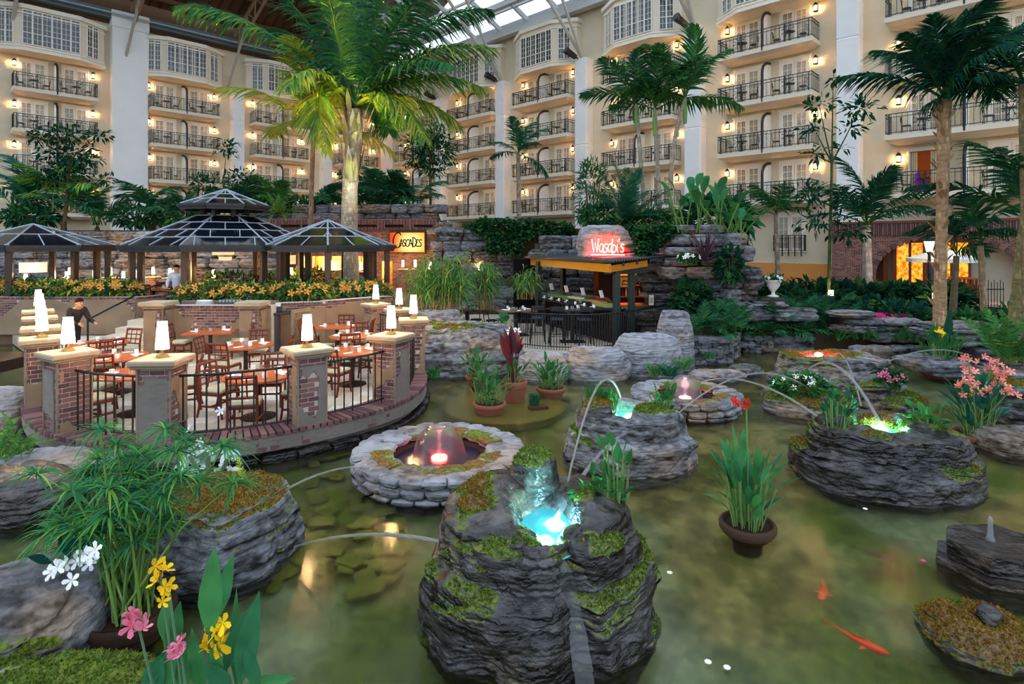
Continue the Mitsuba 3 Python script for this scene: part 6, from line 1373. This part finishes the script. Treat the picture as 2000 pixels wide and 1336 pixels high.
def bigleaf(label,p,n,H,L,w,hue,li,seed,name='broad_leaved_plant',spread=.25,cat='plant',tilt=(.6,1.4)):
    """stems each carrying one broad blade"""
    rg=np.random.default_rng(seed); k=thing(name,label,cat)
    for i in range(n):
        az=rg.random()*6.28; e=rg.uniform(*tilt); q=np.array(p,float)+[rg.normal()*spread*.5,rg.normal()*spread*.5,0]; h=H*(.5+.6*rg.random())
        d=np.array([math.cos(az)*math.cos(e),math.sin(az)*math.cos(e),math.sin(e)]); t=q+d*h
        st=MB().tube([q,q+(t-q)*.5+[0,0,.06*h],t],.012*max(.5,w/.15),4,lin('5a7a3c')); part(k,'stem',st,'m_matte')
        d2=d*[1,1,.4]; d2/=np.linalg.norm(d2); m=MB(); nr=np.cross(np.cross(d2,[0,0,1.]),d2)
        leafstrip(m,t,d2+[0,0,.5],nr,L*(.7+.5*rg.random()),w,.5,hue+.15*rg.normal(),li*(.75+.5*rg.random()),6,.12); part(k,'leaf',m,'m_leaf')
    return k
bigleaf('bird of paradise with large paddle leaves above the cliff',P(1370,455,18.6),22,1.5,1.1,.3,.7,1.1,97,spread=1.2,tilt=(.9,1.5))
bigleaf('second clump of paddle leaves falling to the right above the cliff',P(1440,470,18.2),14,1.1,1.2,.28,.75,1.1,98,spread=.6)
# feathery arecas along the pond edge
clump('feathery areca fern filling the jutting stone planter',P(1395,655,16.9),64,1.05,'areca',.5,1.05,.55,(.1,1.3),100,cat='fern',name='areca_fern',sx=1.3)
clump('larger bank of feathery ferns behind, left half',P(1510,652,18.6),64,1.25,'areca',.45,1.0,.7,(.1,1.3),101,cat='fern',name='areca_fern',sx=1.3)
clump('larger bank of feathery ferns behind, right half',P(1590,645,18.9),64,1.3,'areca',.4,.95,.7,(.1,1.3),102,cat='fern',name='areca_fern',sx=1.2)
clump('low green ferns along the pale curb',P(1705,665,17.3),46,.55,'fern',.8,.8,.3,(.1,1.2),103,cat='fern',name='fern',sx=4.2)
clump('low green ferns at the right end of the curb',P(1790,668,16.9),30,.5,'fern',.8,.8,.3,(.1,1.2),104,cat='fern',name='fern',sx=2.4)
clump('large pale fern at the right edge over the slab bank',P(1975,705,13.0),30,1.1,'fern',1.0,.9,.3,(.1,1.2),105,cat='fern',name='fern')
for i,(px,py,Y,r,n,sz,h,l,lab,asp) in enumerate(((1500,590,22,(1.4,1.,.9),900,.42,.4,.38,'dark shrub beside the urn ledge',.3),(1600,595,22.5,(1.5,1.,1.0),900,.4,.35,.36,'dark shrub under the slender palm',.3),(1680,600,22,(1.6,1.,1.1),1000,.42,.3,.36,'dark large-leaved shrub left before the brick arcade',.45),(1760,600,21.5,(1.5,1.,1.2),1000,.42,.32,.36,'dark large-leaved shrub in the middle before the brick arcade',.5),(1835,598,21,(1.2,1.,.9),700,.42,.35,.36,'dark shrub around the lamp post foot',.4),
   (1690,612,19.5,(1.2,.6,.55),620,.26,.4,.5,'broad-leaved shrub behind the pink flowers',.7),(1765,618,18.5,(.9,.6,.5),420,.36,.3,.6,'blue-green fatsia with cut leaves by the stone ledge',.35),(1830,622,18,(.8,.5,.4),420,.2,.9,.7,'light green shrub by the trunk of the ragged palm',.5),(1900,628,17.5,(1.1,.5,.4),520,.3,.8,.75,'leafy green plants on the slab bank',.35),(1985,625,16,(.8,.5,.6),380,.26,.7,.5,'green shrub at the right edge above the slab bank',.4))):
    q=P(px,py,Y); q[2]=min(q[2],.5); bush(lab,q,(r[0],r[1],min(r[2],.74 if i in(0,1,4) else .66)),n,sz,h,l*1.25,110+i,asp)
bush('bed of magenta flowers on the stone ledge',P(1705,628,18.2),(1.1,.35,.12),320,.1,.9,.4,125,flowers=('d83a78',150,.085))
# flower planters of the restaurant
for i,(px,py,Y,w,lab) in enumerate(((45,580,20.2,1.5,'leftmost'),(110,580,20.0,1.4,'second from left'),(205,582,20.1,1.5,'beside the steps'),(400,583,18.4,1.0,'behind the brick field, left'),(470,583,18.4,1.2,'behind the brick field, right'),(580,583,18.6,1.2,'above the lattice panel'),(690,578,19.6,1.4,'right before the gazebo'))):
    b=P(px,py,Y); b[2]=1.5; bush(f'yellow-green croton bed in the planter {lab}',b,(w,.45,.32),int(520*w),.24,1.1,.85,130+i,.28,hv=.7,flowers=('c89040',int(26*w),.13))
for i,(px,py,Y) in enumerate(((450,560,24.5),(610,552,26),(560,556,26.5))):
    b=P(px,py,Y); bush(f'flower bed inside the restaurant, {["middle","right","by the lit doorway window"][i]}',b,(1.3,.4,.3),420,.24,1.4,.8,140+i,.28,hv=.6)
# reeds between the restaurant and the bar
def reeds(label,pts,n,H,L,seed,hue=.9,li=.9,w=.02,k=None,cat='reeds',name='reeds',heads=9,el=.1,col='8a7a4a'):
    rg=np.random.default_rng(seed); k=thing(name,label,cat); st=MB(); lf=MB()
    for i in range(n):
        q=np.array(pts(rg),float); h=H*(.6+.5*rg.random()); lean=rg.normal(size=2)*.12*h; t=q+[lean[0],lean[1],h]; st.tube([q,q+[lean[0]*.3,lean[1]*.3,h*.55],t],.008,3,lin(col))
        for j in range(heads):
            az=rg.random()*6.28; s=.45+.55*rg.random(); b=q+(t-q)*s; e=rg.uniform(-.1,.9); d=np.array([math.cos(az)*math.cos(e),math.sin(az)*math.cos(e),math.sin(e)])
            leafstrip(lf,b,d,np.array([0,0,1.]),L*(.6+.7*rg.random()),w,.6,np.clip(hue+.35*rg.normal(),0,3),li*(.7+.5*rg.random()),3)
    part(k,'stems',st,'m_matte',kind='stuff'); part(k,'leaves',lf,'m_leaf',kind='stuff'); return k
reeds('tall green reeds rising between the terrace and the bar',lambda r:P(r.uniform(815,905),625,r.uniform(17.6,19.6)),110,2.0,.6,150,heads=20,w=.034,li=1.25,hue=1.1)
reeds('lower reeds beside the bar tables',lambda r:P(r.uniform(920,965),605,r.uniform(19.,20.5)),44,1.5,.55,151,heads=16,w=.034,li=1.25,hue=1.1)
reeds('reed tuft before the bar doorway',lambda r:P(r.uniform(1010,1050),585,r.uniform(19.,20.)),26,1.0,.5,152,heads=14,w=.03,li=1.2,hue=1.1)
# ================================================================ potted and foreground plants, people, footbridge
TERRA=lin('8a5a44')
def pot(parent,p,R,H,col='8a5644',ribs=True):
    m=MB().lathe([[R*.62,0],[R*.72,H*.1],[R*.95,H*.62],[R*.98,H*.7],[R*1.03,H*.72],[R*1.05,H*.9],[R*1.0,H],[R*.9,H],[R*.86,H*.86]]+([] if not ribs else []),28,lin(col),cap=False)
    if p[2]<0: part(parent,'stand',MB().lathe([[R*.5,-.45],[R*.55,.02]],16,lin('3a3228')),'m_matte',M=frame(p))
    part(parent,'pot',m,'m_matte',True,M=frame(p)); part(parent,'soil',MB().lathe([[0,H*.9],[R*.92,H*.86]],20,lin('33271c'),cap=False),'m_matte',M=frame(p))
def upleaves(k,p,n,H,L,w,hue,li,seed,spread=.2,tilt=(.75,1.5),droop=.35,start=.15,red=None):
    rg=np.random.default_rng(seed)
    for i in range(n):
        az=rg.random()*6.28; e=rg.uniform(*tilt); d=np.array([math.cos(az)*math.cos(e),math.sin(az)*math.cos(e),math.sin(e)])
        q=np.array(p,float)+[math.cos(az)*spread*rg.random(),math.sin(az)*spread*rg.random(),0]; h=H*(start+(1-start)*rg.random()**.8); t=q+d*h*.75*[.5,.5,1]+[0,0,h*.2]
        part(k,'stem',MB().tube([q,(q+t)/2,t],.009,4,lin('6a8a4a' if not red else '5a2a2a')),'m_matte')
        nr=np.cross(np.cross(d,[0,0,1.]),d); nr/=np.linalg.norm(nr)+1e-9; m=MB(); leafstrip(m,t,d,nr,L*(.7+.6*rg.random()),w*(.8+.4*rg.random()),droop*rg.random(),hue+.12*rg.normal(),li*(.75+.5*rg.random()),6,.13)
        if red: m.c=[np.tile(lin(red[i%len(red)]),(len(m.v[0]),1))]; part(k,'leaf',m,'m_satin')
        else: part(k,'leaf',m,'m_leaf')
def flowerhead(k,p,n,s,col,seed,spread=.08,c2=None,nm='flower'):
    rg=np.random.default_rng(seed)
    for i in range(n):
        d=rg.normal(size=3); d[2]=abs(d[2]); d[1]-=.6; m=MB(); q=np.array(p,float)+rg.normal(size=3)*spread; blossom(m,q,d,s*(.8+.4*rg.random()),col[i%len(col)],rg,5,.45,c2); part(k,nm,m,'m_matte')
def stem(k,a,b,r=.008,col='6a8a4a'): part(k,'stem',MB().tube([a,(np.array(a)+b)/2+[.01,0,0],b],r,5,lin(col)),'m_matte')
# pot with the tall pale canna, right of the front rock
k=thing('potted_canna','pot of tall pale green canna leaves standing in the pond, red flower on top','potted plant'); p=gp(1460,1038,0.); p[2]=-.18; pot(k,p,.31,.3,'4a382c'); upleaves(k,p+[0,0,.26],60,.8,.42,.085,.6,1.5,1,.22); stem(k,p+[0,0,.3],at(1458,800,6.9),.01); flowerhead(k,at(1458,792,6.9),7,.05,['d8281c','c02018'],2,.05)
k=thing('potted_canna','pot of blue-green cannas with salmon flowers at the right edge','potted plant'); p=gp(1908,862,0.); p[2]=-.15; pot(k,p,.36,.3,'7a4a38'); upleaves(k,p+[0,0,.25],52,.95,.42,.12,.25,1.25,3,.26,(.6,1.5))
for i,(px,py) in enumerate(((1892,722),(1935,718),(1962,730),(1876,755),(1900,748),(1975,762),(1930,762),(1950,745),(1940,705),(1912,775),(1890,700))):
    q=at(px,py,9.6+.3*math.sin(i)); stem(k,p+[.1*math.sin(i),.1*math.cos(i),.3],q,.009); flowerhead(k,q,8,.06,['e88a78','f0a090','e07a70'],10+i,.055)
k=thing('potted_canna','pot of slender cannas with one tall leaf and a yellow flower, far right','potted plant'); p=gp(1837,736,0.); p[2]=-.12; pot(k,p,.42,.25,'6a4a3a'); upleaves(k,p+[0,0,.2],44,1.0,.5,.11,.7,1.2,5,.36); m=MB(); leafstrip(m,at(1848,668,14.7),[.12,0,1.],np.array([-.3,-1,.1]),.85,.2,-.02,.3,.6,6,.15); part(k,'leaf',m,'m_leaf'); stem(k,p+[0,0,.2],at(1848,668,14.7)); flowerhead(k,at(1838,652,14.6),6,.1,['f0c828'],6,.07)
# the group of terracotta pots on the sunken round shelf
ds=thing('sunken_shelf','round olive shelf just under the water carrying terracotta pots','shelf'); own(ds,MB().lathe([[1.2,-.5],[1.3,-.45],[1.3,-.06],[1.25,-.02],[0,-.02]],48,lin('7a7238')),'m_matte',M=frame(gp(985,790,0.)))
for px,py,R,H,lab,sd,n,hue in ((932,752,.27,.3,'behind on the left, with calla leaves',20,34,.7),(956,805,.33,.26,'front left, calla leaves with yellow buds',21,44,.75),(1005,782,.27,.5,'tall one with dark red canna leaves',22,0,0),(1076,772,.33,.25,'on the right, with dense leaves',23,46,.75)):
    k=thing('terracotta_pot',f'ribbed terracotta pot on the sunken shelf: {lab}','potted plant'); p=gp(px,py,.012); p[2]=-.044; pot(k,p,R,H,'8e5844')
    if n: upleaves(k,p+[0,0,H*.9],n,.6,.26,.11,hue,.95,sd,R*.8,(.3,1.5),.5)
    else:
        upleaves(k,p+[0,0,H*.9],10,.75,.55,.2,0,0,sd,.15,(1.1,1.5),.2,.4,red=['5a2430','6a2c34','4a2a2c']); upleaves(k,p+[0,0,H*.9],8,.4,.3,.1,.7,.8,sd+9,.2,(.5,1.3))
k=thing('planter_box','small dark planter box of grass on the sunken shelf','planter'); p=gp(1051,797,.012); p[2]=-.044; part(k,'box',MB().box([-.2,-.09,0],[.2,.09,.11],lin('4a3428'),b=.012),'m_matte',M=frame(p,.25))
rg=np.random.default_rng(31); m=MB()
for i in range(70): a=rg.random()*6.28; leafstrip(m,p+[rg.uniform(-.17,.0),rg.uniform(-.05,.05),.1],[.3*math.cos(a),.3*math.sin(a),1],np.array([0,-1.,.2]),.32*(.6+.6*rg.random()),.014,.1,.5,.7,3)
part(k,'grass',m,'m_leaf',kind='stuff')
# plants on and round the fountain rocks
def leafy(label,p,n,H,L,w,hue,li,sd,sp,**kw):
    k=thing('leafy_plant',label,'plant'); upleaves(k,p,n,H,L,w,hue,li,sd,sp,**kw); return k
k=leafy('arrow-leaved plant growing on the right of the front fountain rock',at(1180,990,5.5),48,.3,.13,.09,.75,.95,40,.2,tilt=(.2,1.5)); upleaves(k,at(1205,975,5.4),14,.55,.17,.07,.7,.9,41,.12)
leafy('leafy plant with yellow buds on the rock behind the front one',at(1300,812,8.9),34,.42,.17,.09,.7,.9,42,.18)
k=thing('reeds','reed tuft on the left of the rock behind the front one','reeds'); 
rg=np.random.default_rng(43); m=MB()
for i in range(120): a=rg.random()*6.28; leafstrip(m,at(1172,812,9.3)+[rg.normal()*.1,rg.normal()*.08,0],[.25*math.cos(a),.25*math.sin(a),1],np.array([0,-1.,.2]),.6*(.5+.6*rg.random()),.02,.1,.75,.75,3)
part(k,'leaves',m,'m_leaf',kind='stuff'); upleaves(k,at(1178,790,9.3),16,.25,.16,.08,.7,.9,44,.16)
leafy('tall leafy plant at the left of the wide wet rock',at(1632,845,8.6),40,.6,.18,.09,.55,.85,45,.22)
leafy('bright leafy plant behind the moss of the wide wet rock',at(1806,838,8.6),30,.36,.2,.12,.85,1.0,46,.2,tilt=(.3,1.4))
bush('white impatiens among green leaves on the back island',at(1565,772,11.6),(.55,.35,.2),420,.14,.85,.85,47,.55,flowers=('f4f2ee',26,.06),name='flowering_plant',cat='flowers')
bush('pink flowers at the right of the back island',at(1732,752,11.9),(.35,.3,.16),220,.13,.7,.7,48,.5,flowers=('d86a8a',12,.07),name='flowering_plant',cat='flowers')
bush('white flowers in the urn',at(1510,549,17.8),(.3,.25,.09),160,.1,.7,.6,49,.5,flowers=('f4f2ee',16,.06),name='flowering_plant',cat='flowers',stems=0)
for i,(px,py,D,n,L,h,lab) in enumerate(((1277,735,14.2,26,.75,1.0,'pale grass tuft in the water before the boulders'),(1305,735,14.0,60,.6,.35,'dark feathery tuft between the two pale grass tufts'),(1335,722,14.4,26,.75,1.1,'pale grass tuft by the cut stone planter'),(846,738,13.6,40,.5,.85,'drooping grass tuft by the terrace wall'),(18,905,8.4,34,.8,1.2,'bright drooping fern at the left edge'),(1385,700,15.4,30,.4,.6,'low tuft with white flowers on the flat rock'))):
    k=thing('grass_tuft',lab,'grass tuft'); rg=np.random.default_rng(50+i); m=MB(); p=at(px,py,D)
    for j in range(n): a=rg.random()*6.28; leafstrip(m,p+[rg.normal()*.07,rg.normal()*.07,0],[.5*math.cos(a),.5*math.sin(a),1],np.array([0,-1.,.3]),L*(.6+.5*rg.random()),.03,.45,h+.2*rg.normal(),.9,3)
    part(k,'blades',m,'m_leaf',kind='stuff')
clump('curled green fern over the slab at the left edge',at(15,900,8.),16,.55,'fern',1.1,1.0,.2,(.1,1.2),60,cat='fern',name='fern')
clump('single yellow-green fern frond on the banded rock',at(478,948,6.6),3,.3,'fern',1.7,1.1,.03,(.3,.9),61,cat='fern',name='fern')
# papyrus in its dark pot
k=thing('papyrus','large papyrus with drooping umbrella heads in a dark pot, left foreground','potted plant'); p=np.array([-3.36,5.05,-.2]); pot(k,p,.36,.42,'3a2a20')
rg=np.random.default_rng(70)
HD=[(190,895),(262,891),(247,982),(213,955),(281,1035),(163,1009),(266,925),(296,898),(323,838),(437,872),(342,883),(72,925),(125,1020),(388,940),(456,945),(228,870),(144,1066),(190,1043),(323,982),(198,838),(300,960),(235,1020),(170,930),(140,960),(350,930),(285,985),(215,1000),(262,1060),(310,1025)]; HD=HD+[(x+rg.uniform(-45,45),y+rg.uniform(-35,45)) for x,y in HD if 140<x<345 and y>880]
for i,(px,py) in enumerate(HD):
    D=5.3+rg.uniform(-.5,.5); h=at(px,py,D); b=p+[rg.uniform(-.22,.22),rg.uniform(-.2,.2),.38]
    part(k,'stem',MB().tube([b,b+(h-b)*.55+[0,0,.16*np.linalg.norm((h-b)[:2])],h],[.012,.01,.006],5,lin(['4a6a2c','5a7a34','6a8a3a'][i%3])),'m_satin')
    m=MB(); ax=(h-b)/np.linalg.norm(h-b)
    for j in range(38):
        a=j*2.4+rg.random()*.4; e=rg.uniform(-.15,.75); d=np.array([math.cos(a)*math.cos(e),math.sin(a)*math.cos(e),math.sin(e)])+ax*.15; leafstrip(m,h,d,np.array([0,0,1.]),  .30*(.75+.5*rg.random()),.019,.55,np.clip(.75+.3*rg.normal(),0,2),1.1+.4*rg.random(),4)
    part(k,'head',m,'m_leaf')
# foreground canna
k=thing('canna','canna with long upright leaves and yellow and pink flowers, bottom foreground','plant'); D=3.6; rg=np.random.default_rng(75)
LV=[((410,1235),(420,1062),46),((428,1200),(456,1078),32),((322,1250),(330,1158),32),((335,1270),(352,1172),32),((470,1330),(506,1152),44),((462,1335),(462,1148),26),((440,1305),(497,1172),38),((485,1336),(577,1322),26),((278,1345),(332,1262),30),((395,1350),(375,1225),34),((325,1350),(345,1235),36),((430,1345),(418,1240),30),((360,1350),(362,1250),40),((450,1350),(400,1290),34),((300,1350),(318,1280),34),((505,1345),(480,1250),30)]
root=np.array([-1.95,3.62,-.2])
for i,(a,b,w) in enumerate(LV):
    Da=D+rg.uniform(-.12,.12); a3,b3=at(*a,Da),at(*b,Da+rg.uniform(-.1,.1)); L=np.linalg.norm(b3-a3); d=(b3-a3)/L; m=MB(); nr=np.cross(np.cross(d,[.25*rg.normal(),-1.,.3]),d); nr/=np.linalg.norm(nr)
    leafstrip(m,a3,d,nr,L*1.02,w*Da/F0,.03,.4+.35*rg.random(),1.1+.35*rg.random(),6,.16); part(k,'leaf',m,'m_leaf'); stem(k,root+[.2*rg.normal(),.1*rg.normal(),0],a3,.012,'4a6a44')
for px,py,cols,s,n,sd in ((312,1118,['e8b820','d8a018'],.055,5,1),(330,1150,['e8b820'],.05,3,5),(410,1252,['f0cc20','e0b418'],.075,6,2),(420,1232,['f0cc20'],.06,3,6),(268,1212,['d87088','e08a98'],.055,7,3),(352,1268,['e08aa0','d87890'],.055,6,4)):
    q=at(px,py,D-.05); flowerhead(k,q,n,s,cols,80+sd,.028,cols[0]); stem(k,root+[(px-370)*.002,0,.3],q,.008,'5a7a5a')
# white orchids and silver leaves
k=thing('orchid','white moth orchids trailing over the grey rock, left foreground','flowers'); rg=np.random.default_rng(90)
for i,(px,py) in enumerate(((112,1108),(128,1100),(150,1096),(165,1082),(178,1086),(186,1074),(140,1134),(100,1118),(175,1100),(58,1212),(52,1218),(120,1224),(104,1230),(30,1250))):
    m=MB(); q=at(px,py,4.75+.15*math.sin(i)); blossom(m,q,[.2*rg.normal(),-1,.4],.07 if i<9 else .055,'f2f2f4',rg,5,.2); part(k,'flower',m,'m_matte')
for a,b in (((60,1085),(100,1100)),((120,1070),(165,1050)),((135,1080),(120,1045)),((150,1070),(190,1060))):
    a3,b3=at(*b,4.9),at(*a,4.8); m=MB(); d=b3-a3; L=np.linalg.norm(d); leafstrip(m,a3,d,np.array([0,-.5,1.]),L*1.2,.09,.1,.1,.7,6,.1); part(k,'leaf',m,'m_leaf')
k=thing('silver_plant','silvery plant with white flowers behind the mossy banded rock','plant'); rg=np.random.default_rng(91)
for i in range(60):
    q=at(rg.uniform(350,468),rg.uniform(872,935),7.2+.3*rg.random()); m=MB(); leafstrip(m,q,rg.normal(size=3)+[0,-.4,.3],np.array([0,-.6,.8]),.14,.07,.3,0,0,3,.1); m.c=[np.tile(lin(['a8c0b4','c4d4cc','8fa89c'][i%3]),(len(m.v[0]),1))]; part(k,'leaf',m,'m_matte')
flowerhead(k,at(405,860,7.2),4,.06,['f4f4f2'],92,.14); part(k,'stems',MB().tube([at(410,960,7.3),at(405,880,7.2)],.03,6,lin('6a7a5a')).tube([at(410,960,7.3),at(370,890,7.2)],.025,6,lin('6a7a5a')).tube([at(410,960,7.3),at(450,890,7.2)],.025,6,lin('6a7a5a')),'m_matte')
k=thing('orchid','white orchids hanging at the end of the long boulder by the bar','flowers')
for i in range(9):
    m=MB(); blossom(m,at(1003+rg.uniform(-10,14),658+rg.uniform(-16,14),14.9),[.3*rg.normal(),-1,.3],.1,'f4f2f0',rg,5,.2); part(k,'flower',m,'m_matte')
upleaves(k,at(990,634,15.),12,.2,.35,.14,.45,.8,95,.25,(.1,1.0))
for i,(px,py,Y,r,n,sz,h,lab) in enumerate(((265,442,30.4,(1.5,.7,.55),520,.34,.5,'dark undergrowth before the wide white pilaster'),(355,440,30.6,(1.6,.7,.6),560,.34,.6,'undergrowth behind the left side of the middle gazebo'),(500,428,32.6,(1.6,.7,.6),560,.34,.5,'undergrowth behind the crown roof of the middle gazebo'),(595,420,32.8,(1.5,.7,.5),520,.34,.6,'undergrowth above the brick front, left of the giant trunk'),(735,415,33.,(1.8,.7,.5),560,.34,.45,'undergrowth above the brick front, right of the giant trunk'),
   (1395,470,19.6,(1.25,.6,.75),460,.5,.6,'mass of broad green leaves behind the cliff shoulder'),(1265,458,21.2,(1.2,.6,.4),620,.26,.65,'low green hedge along the cliff top by the cycad'),(1168,445,22.,(.8,.5,.45),420,.24,.55,'green shrub left of the neon boulder'),(60,442,30.4,(1.6,.7,.5),520,.34,.5,'undergrowth above the stone wall at the left edge'))):
    q=P(px,py,Y); bush(lab,q,r,n,sz,h,.85,300+i,.42)
# moss clumps already lie in the stone colours; loose white petals on the water
for i,(px,py) in enumerate(((1168,1083),(1803,1097),(1383,1295),(1420,1306),(1690,995),(1308,1120))):
    q=gp(px,py,.012); t_=thing('petal','fallen flower petal floating on the pond','petal','petals on the pond'); m=MB().lathe([[0,0],[.022,.004],[.03,.012]],7,lin('f0f0f0' if i!=1 else 'd04a6a'),cap=False); own(t_,m,'m_matte',M=frame(q))
# footbridge at the left edge
k=thing('footbridge','dark footbridge with iron railing at the left edge','footbridge')
part(k,'deck',MB().box([-18,11.6,.72],[-10.7,13.2,.95],lin('2c2420')).box([-18,11.55,.38],[-10.75,11.7,.74],lin('5a4430')),'m_satin')
for z in (1.75,1.0): part(k,'rail',MB().box([-18,11.68,z],[-10.7,11.72,z+.04],BLK),'m_satin')
for i in range(24): part(k,'bar',MB().box([-18+i*.31,11.69,.95],[-17.985+i*.31,11.71,1.75],BLK),'m_satin')
# people (blurred staff in the photograph)
import manifold3d as m3
def person(label,o,ang,J,bones,clothes):
    k=thing('person',label,'person'); M=frame(o,ang)
    def solid(bs,infl=0.,edge=.02):
        out=None
        for a,b in bs:
            (pa,ra),(pb,rb)=J[a],J[b]; h=m3.Manifold.batch_hull([m3.Manifold.sphere(ra+infl,14).translate(pa),m3.Manifold.sphere(rb+infl,14).translate(pb)]); out=h if out is None else out+h
        ms=out.refine_to_length(edge).to_mesh(); t=trimesh.Trimesh(ms.vert_properties[:,:3],ms.tri_verts,process=True); trimesh.smoothing.filter_taubin(t,iterations=8); return t
    part(k,'body',MB().mesh(solid(bones),lin('b88a70')),'m_matte',True,M=M)
    for nm,bs,inf,col in clothes: part(k,nm,MB().mesh(solid(bs,inf),lin(col)),'m_matte',True,M=M)
    h=np.array(J['head'][0]); part(k,'hair',MB().mesh(trimesh.creation.icosphere(2),lin('241a14'),axes(h+[0,.02,.035],[.098,0,0],[0,.105,0],[0,0,.1])),'m_matte',True,M=M)
    f=MB(); f.mesh(trimesh.creation.icosphere(1),lin('b88a70'),axes(h+[0,-.105,-.01],[.014,0,0],[0,.02,0],[0,0,.025]))
    for s in (-1,1): f.mesh(trimesh.creation.icosphere(1),lin('201814'),axes(h+[s*.035,-.088,.02],[.012,0,0],[0,.012,0],[0,0,.008])).mesh(trimesh.creation.icosphere(1),lin('b88a70'),axes(h+[s*.095,0,0],[.012,0,0],[0,.02,0],[0,0,.03]))
    f.box(h+[-.025,-.1,-.055],h+[.025,-.085,-.045],lin('8a4a40')); part(k,'face',f,'m_matte',M=M)
def hand(J,bones,s,w,f):
    w=np.array(w); f=np.array(f)/np.linalg.norm(f); sd=np.cross(f,[0,1,.2]); sd/=np.linalg.norm(sd); J[f'pm{s}']=((w+f*.07).tolist(),.026); bones.append((f'wr{s}',f'pm{s}'))
    for i in range(4):
        b=w+f*.09+sd*(i-1.5)*.019; J[f'k{s}{i}']=(b.tolist(),.010); J[f't{s}{i}']=((b+f*(.06,.075,.07,.055)[i]+[0,-.015,0]).tolist(),.008); bones+= [(f'pm{s}',f'k{s}{i}'),(f'k{s}{i}',f't{s}{i}')]
    J[f'th{s}']=((w+f*.075+sd*.055).tolist(),.01); bones.append((f'wr{s}',f'th{s}'))
def standing(lean=0.,reach=.25):
    J={'head':((0,-lean*.75-.02,1.60-lean*.25),.095),'chin':((0,-lean*.75-.05,1.53-lean*.25),.06),'neck':((0,-lean*.6,1.43-lean*.2),.055),'chest':((0,-lean*.45,1.28-lean*.12),.14),'waist':((0,-lean*.1,1.05),.125),'hip':((0,0,.92),.14)}
    b=[('head','chin'),('head','neck'),('neck','chest'),('chest','waist'),('waist','hip')]; top=[('chest','waist'),('waist','hip')]; leg=[]
    for s in (-1,1):
        sh=(s*.18,-lean*.5,1.38-lean*.16); el=(s*.25,-lean*.5-.03-reach*.3,1.10-lean*.1); wr=(s*.2,-lean*.5-.12-reach,1.0)
        J.update({f'sh{s}':(sh,.062),f'el{s}':(el,.045),f'wr{s}':(wr,.03),f'hp{s}':((s*.09,0,.9),.1),f'kn{s}':((s*.1,-.02,.49),.062),f'an{s}':((s*.1,.02,.08),.042),f'to{s}':((s*.11,-.15,.04),.036)})
        b+=[('neck',f'sh{s}'),('chest',f'sh{s}'),(f'sh{s}',f'el{s}'),(f'el{s}',f'wr{s}'),('hip',f'hp{s}'),(f'hp{s}',f'kn{s}'),(f'kn{s}',f'an{s}'),(f'an{s}',f'to{s}')]
        top+=[('chest',f'sh{s}'),(f'sh{s}',f'el{s}'),(f'el{s}',f'wr{s}')]; leg+=[('hip',f'hp{s}'),(f'hp{s}',f'kn{s}'),(f'kn{s}',f'an{s}')]; hand(J,b,s,wr,np.array(wr)-el)
    return J,b,top,leg
J,b,top,leg=standing(.05,.2); top=[q for q in top]
person('person in a pale shirt and dark trousers standing at the head of the steps',[(345-1000)*19.9/F0,19.9,ZU],.3,J,b,[('shirt',top,.014,'aab4c4'),('trousers',leg,.012,'2a2a2e')])
J,b,top,leg=standing(.35,.25)
person('person in a dark jacket leaning over a table at the left of the terrace',[-11.6,15.2,ZF],1.2,J,b,[('jacket',top,.014,'2e2a2c'),('trousers',leg,.012,'26262a')])
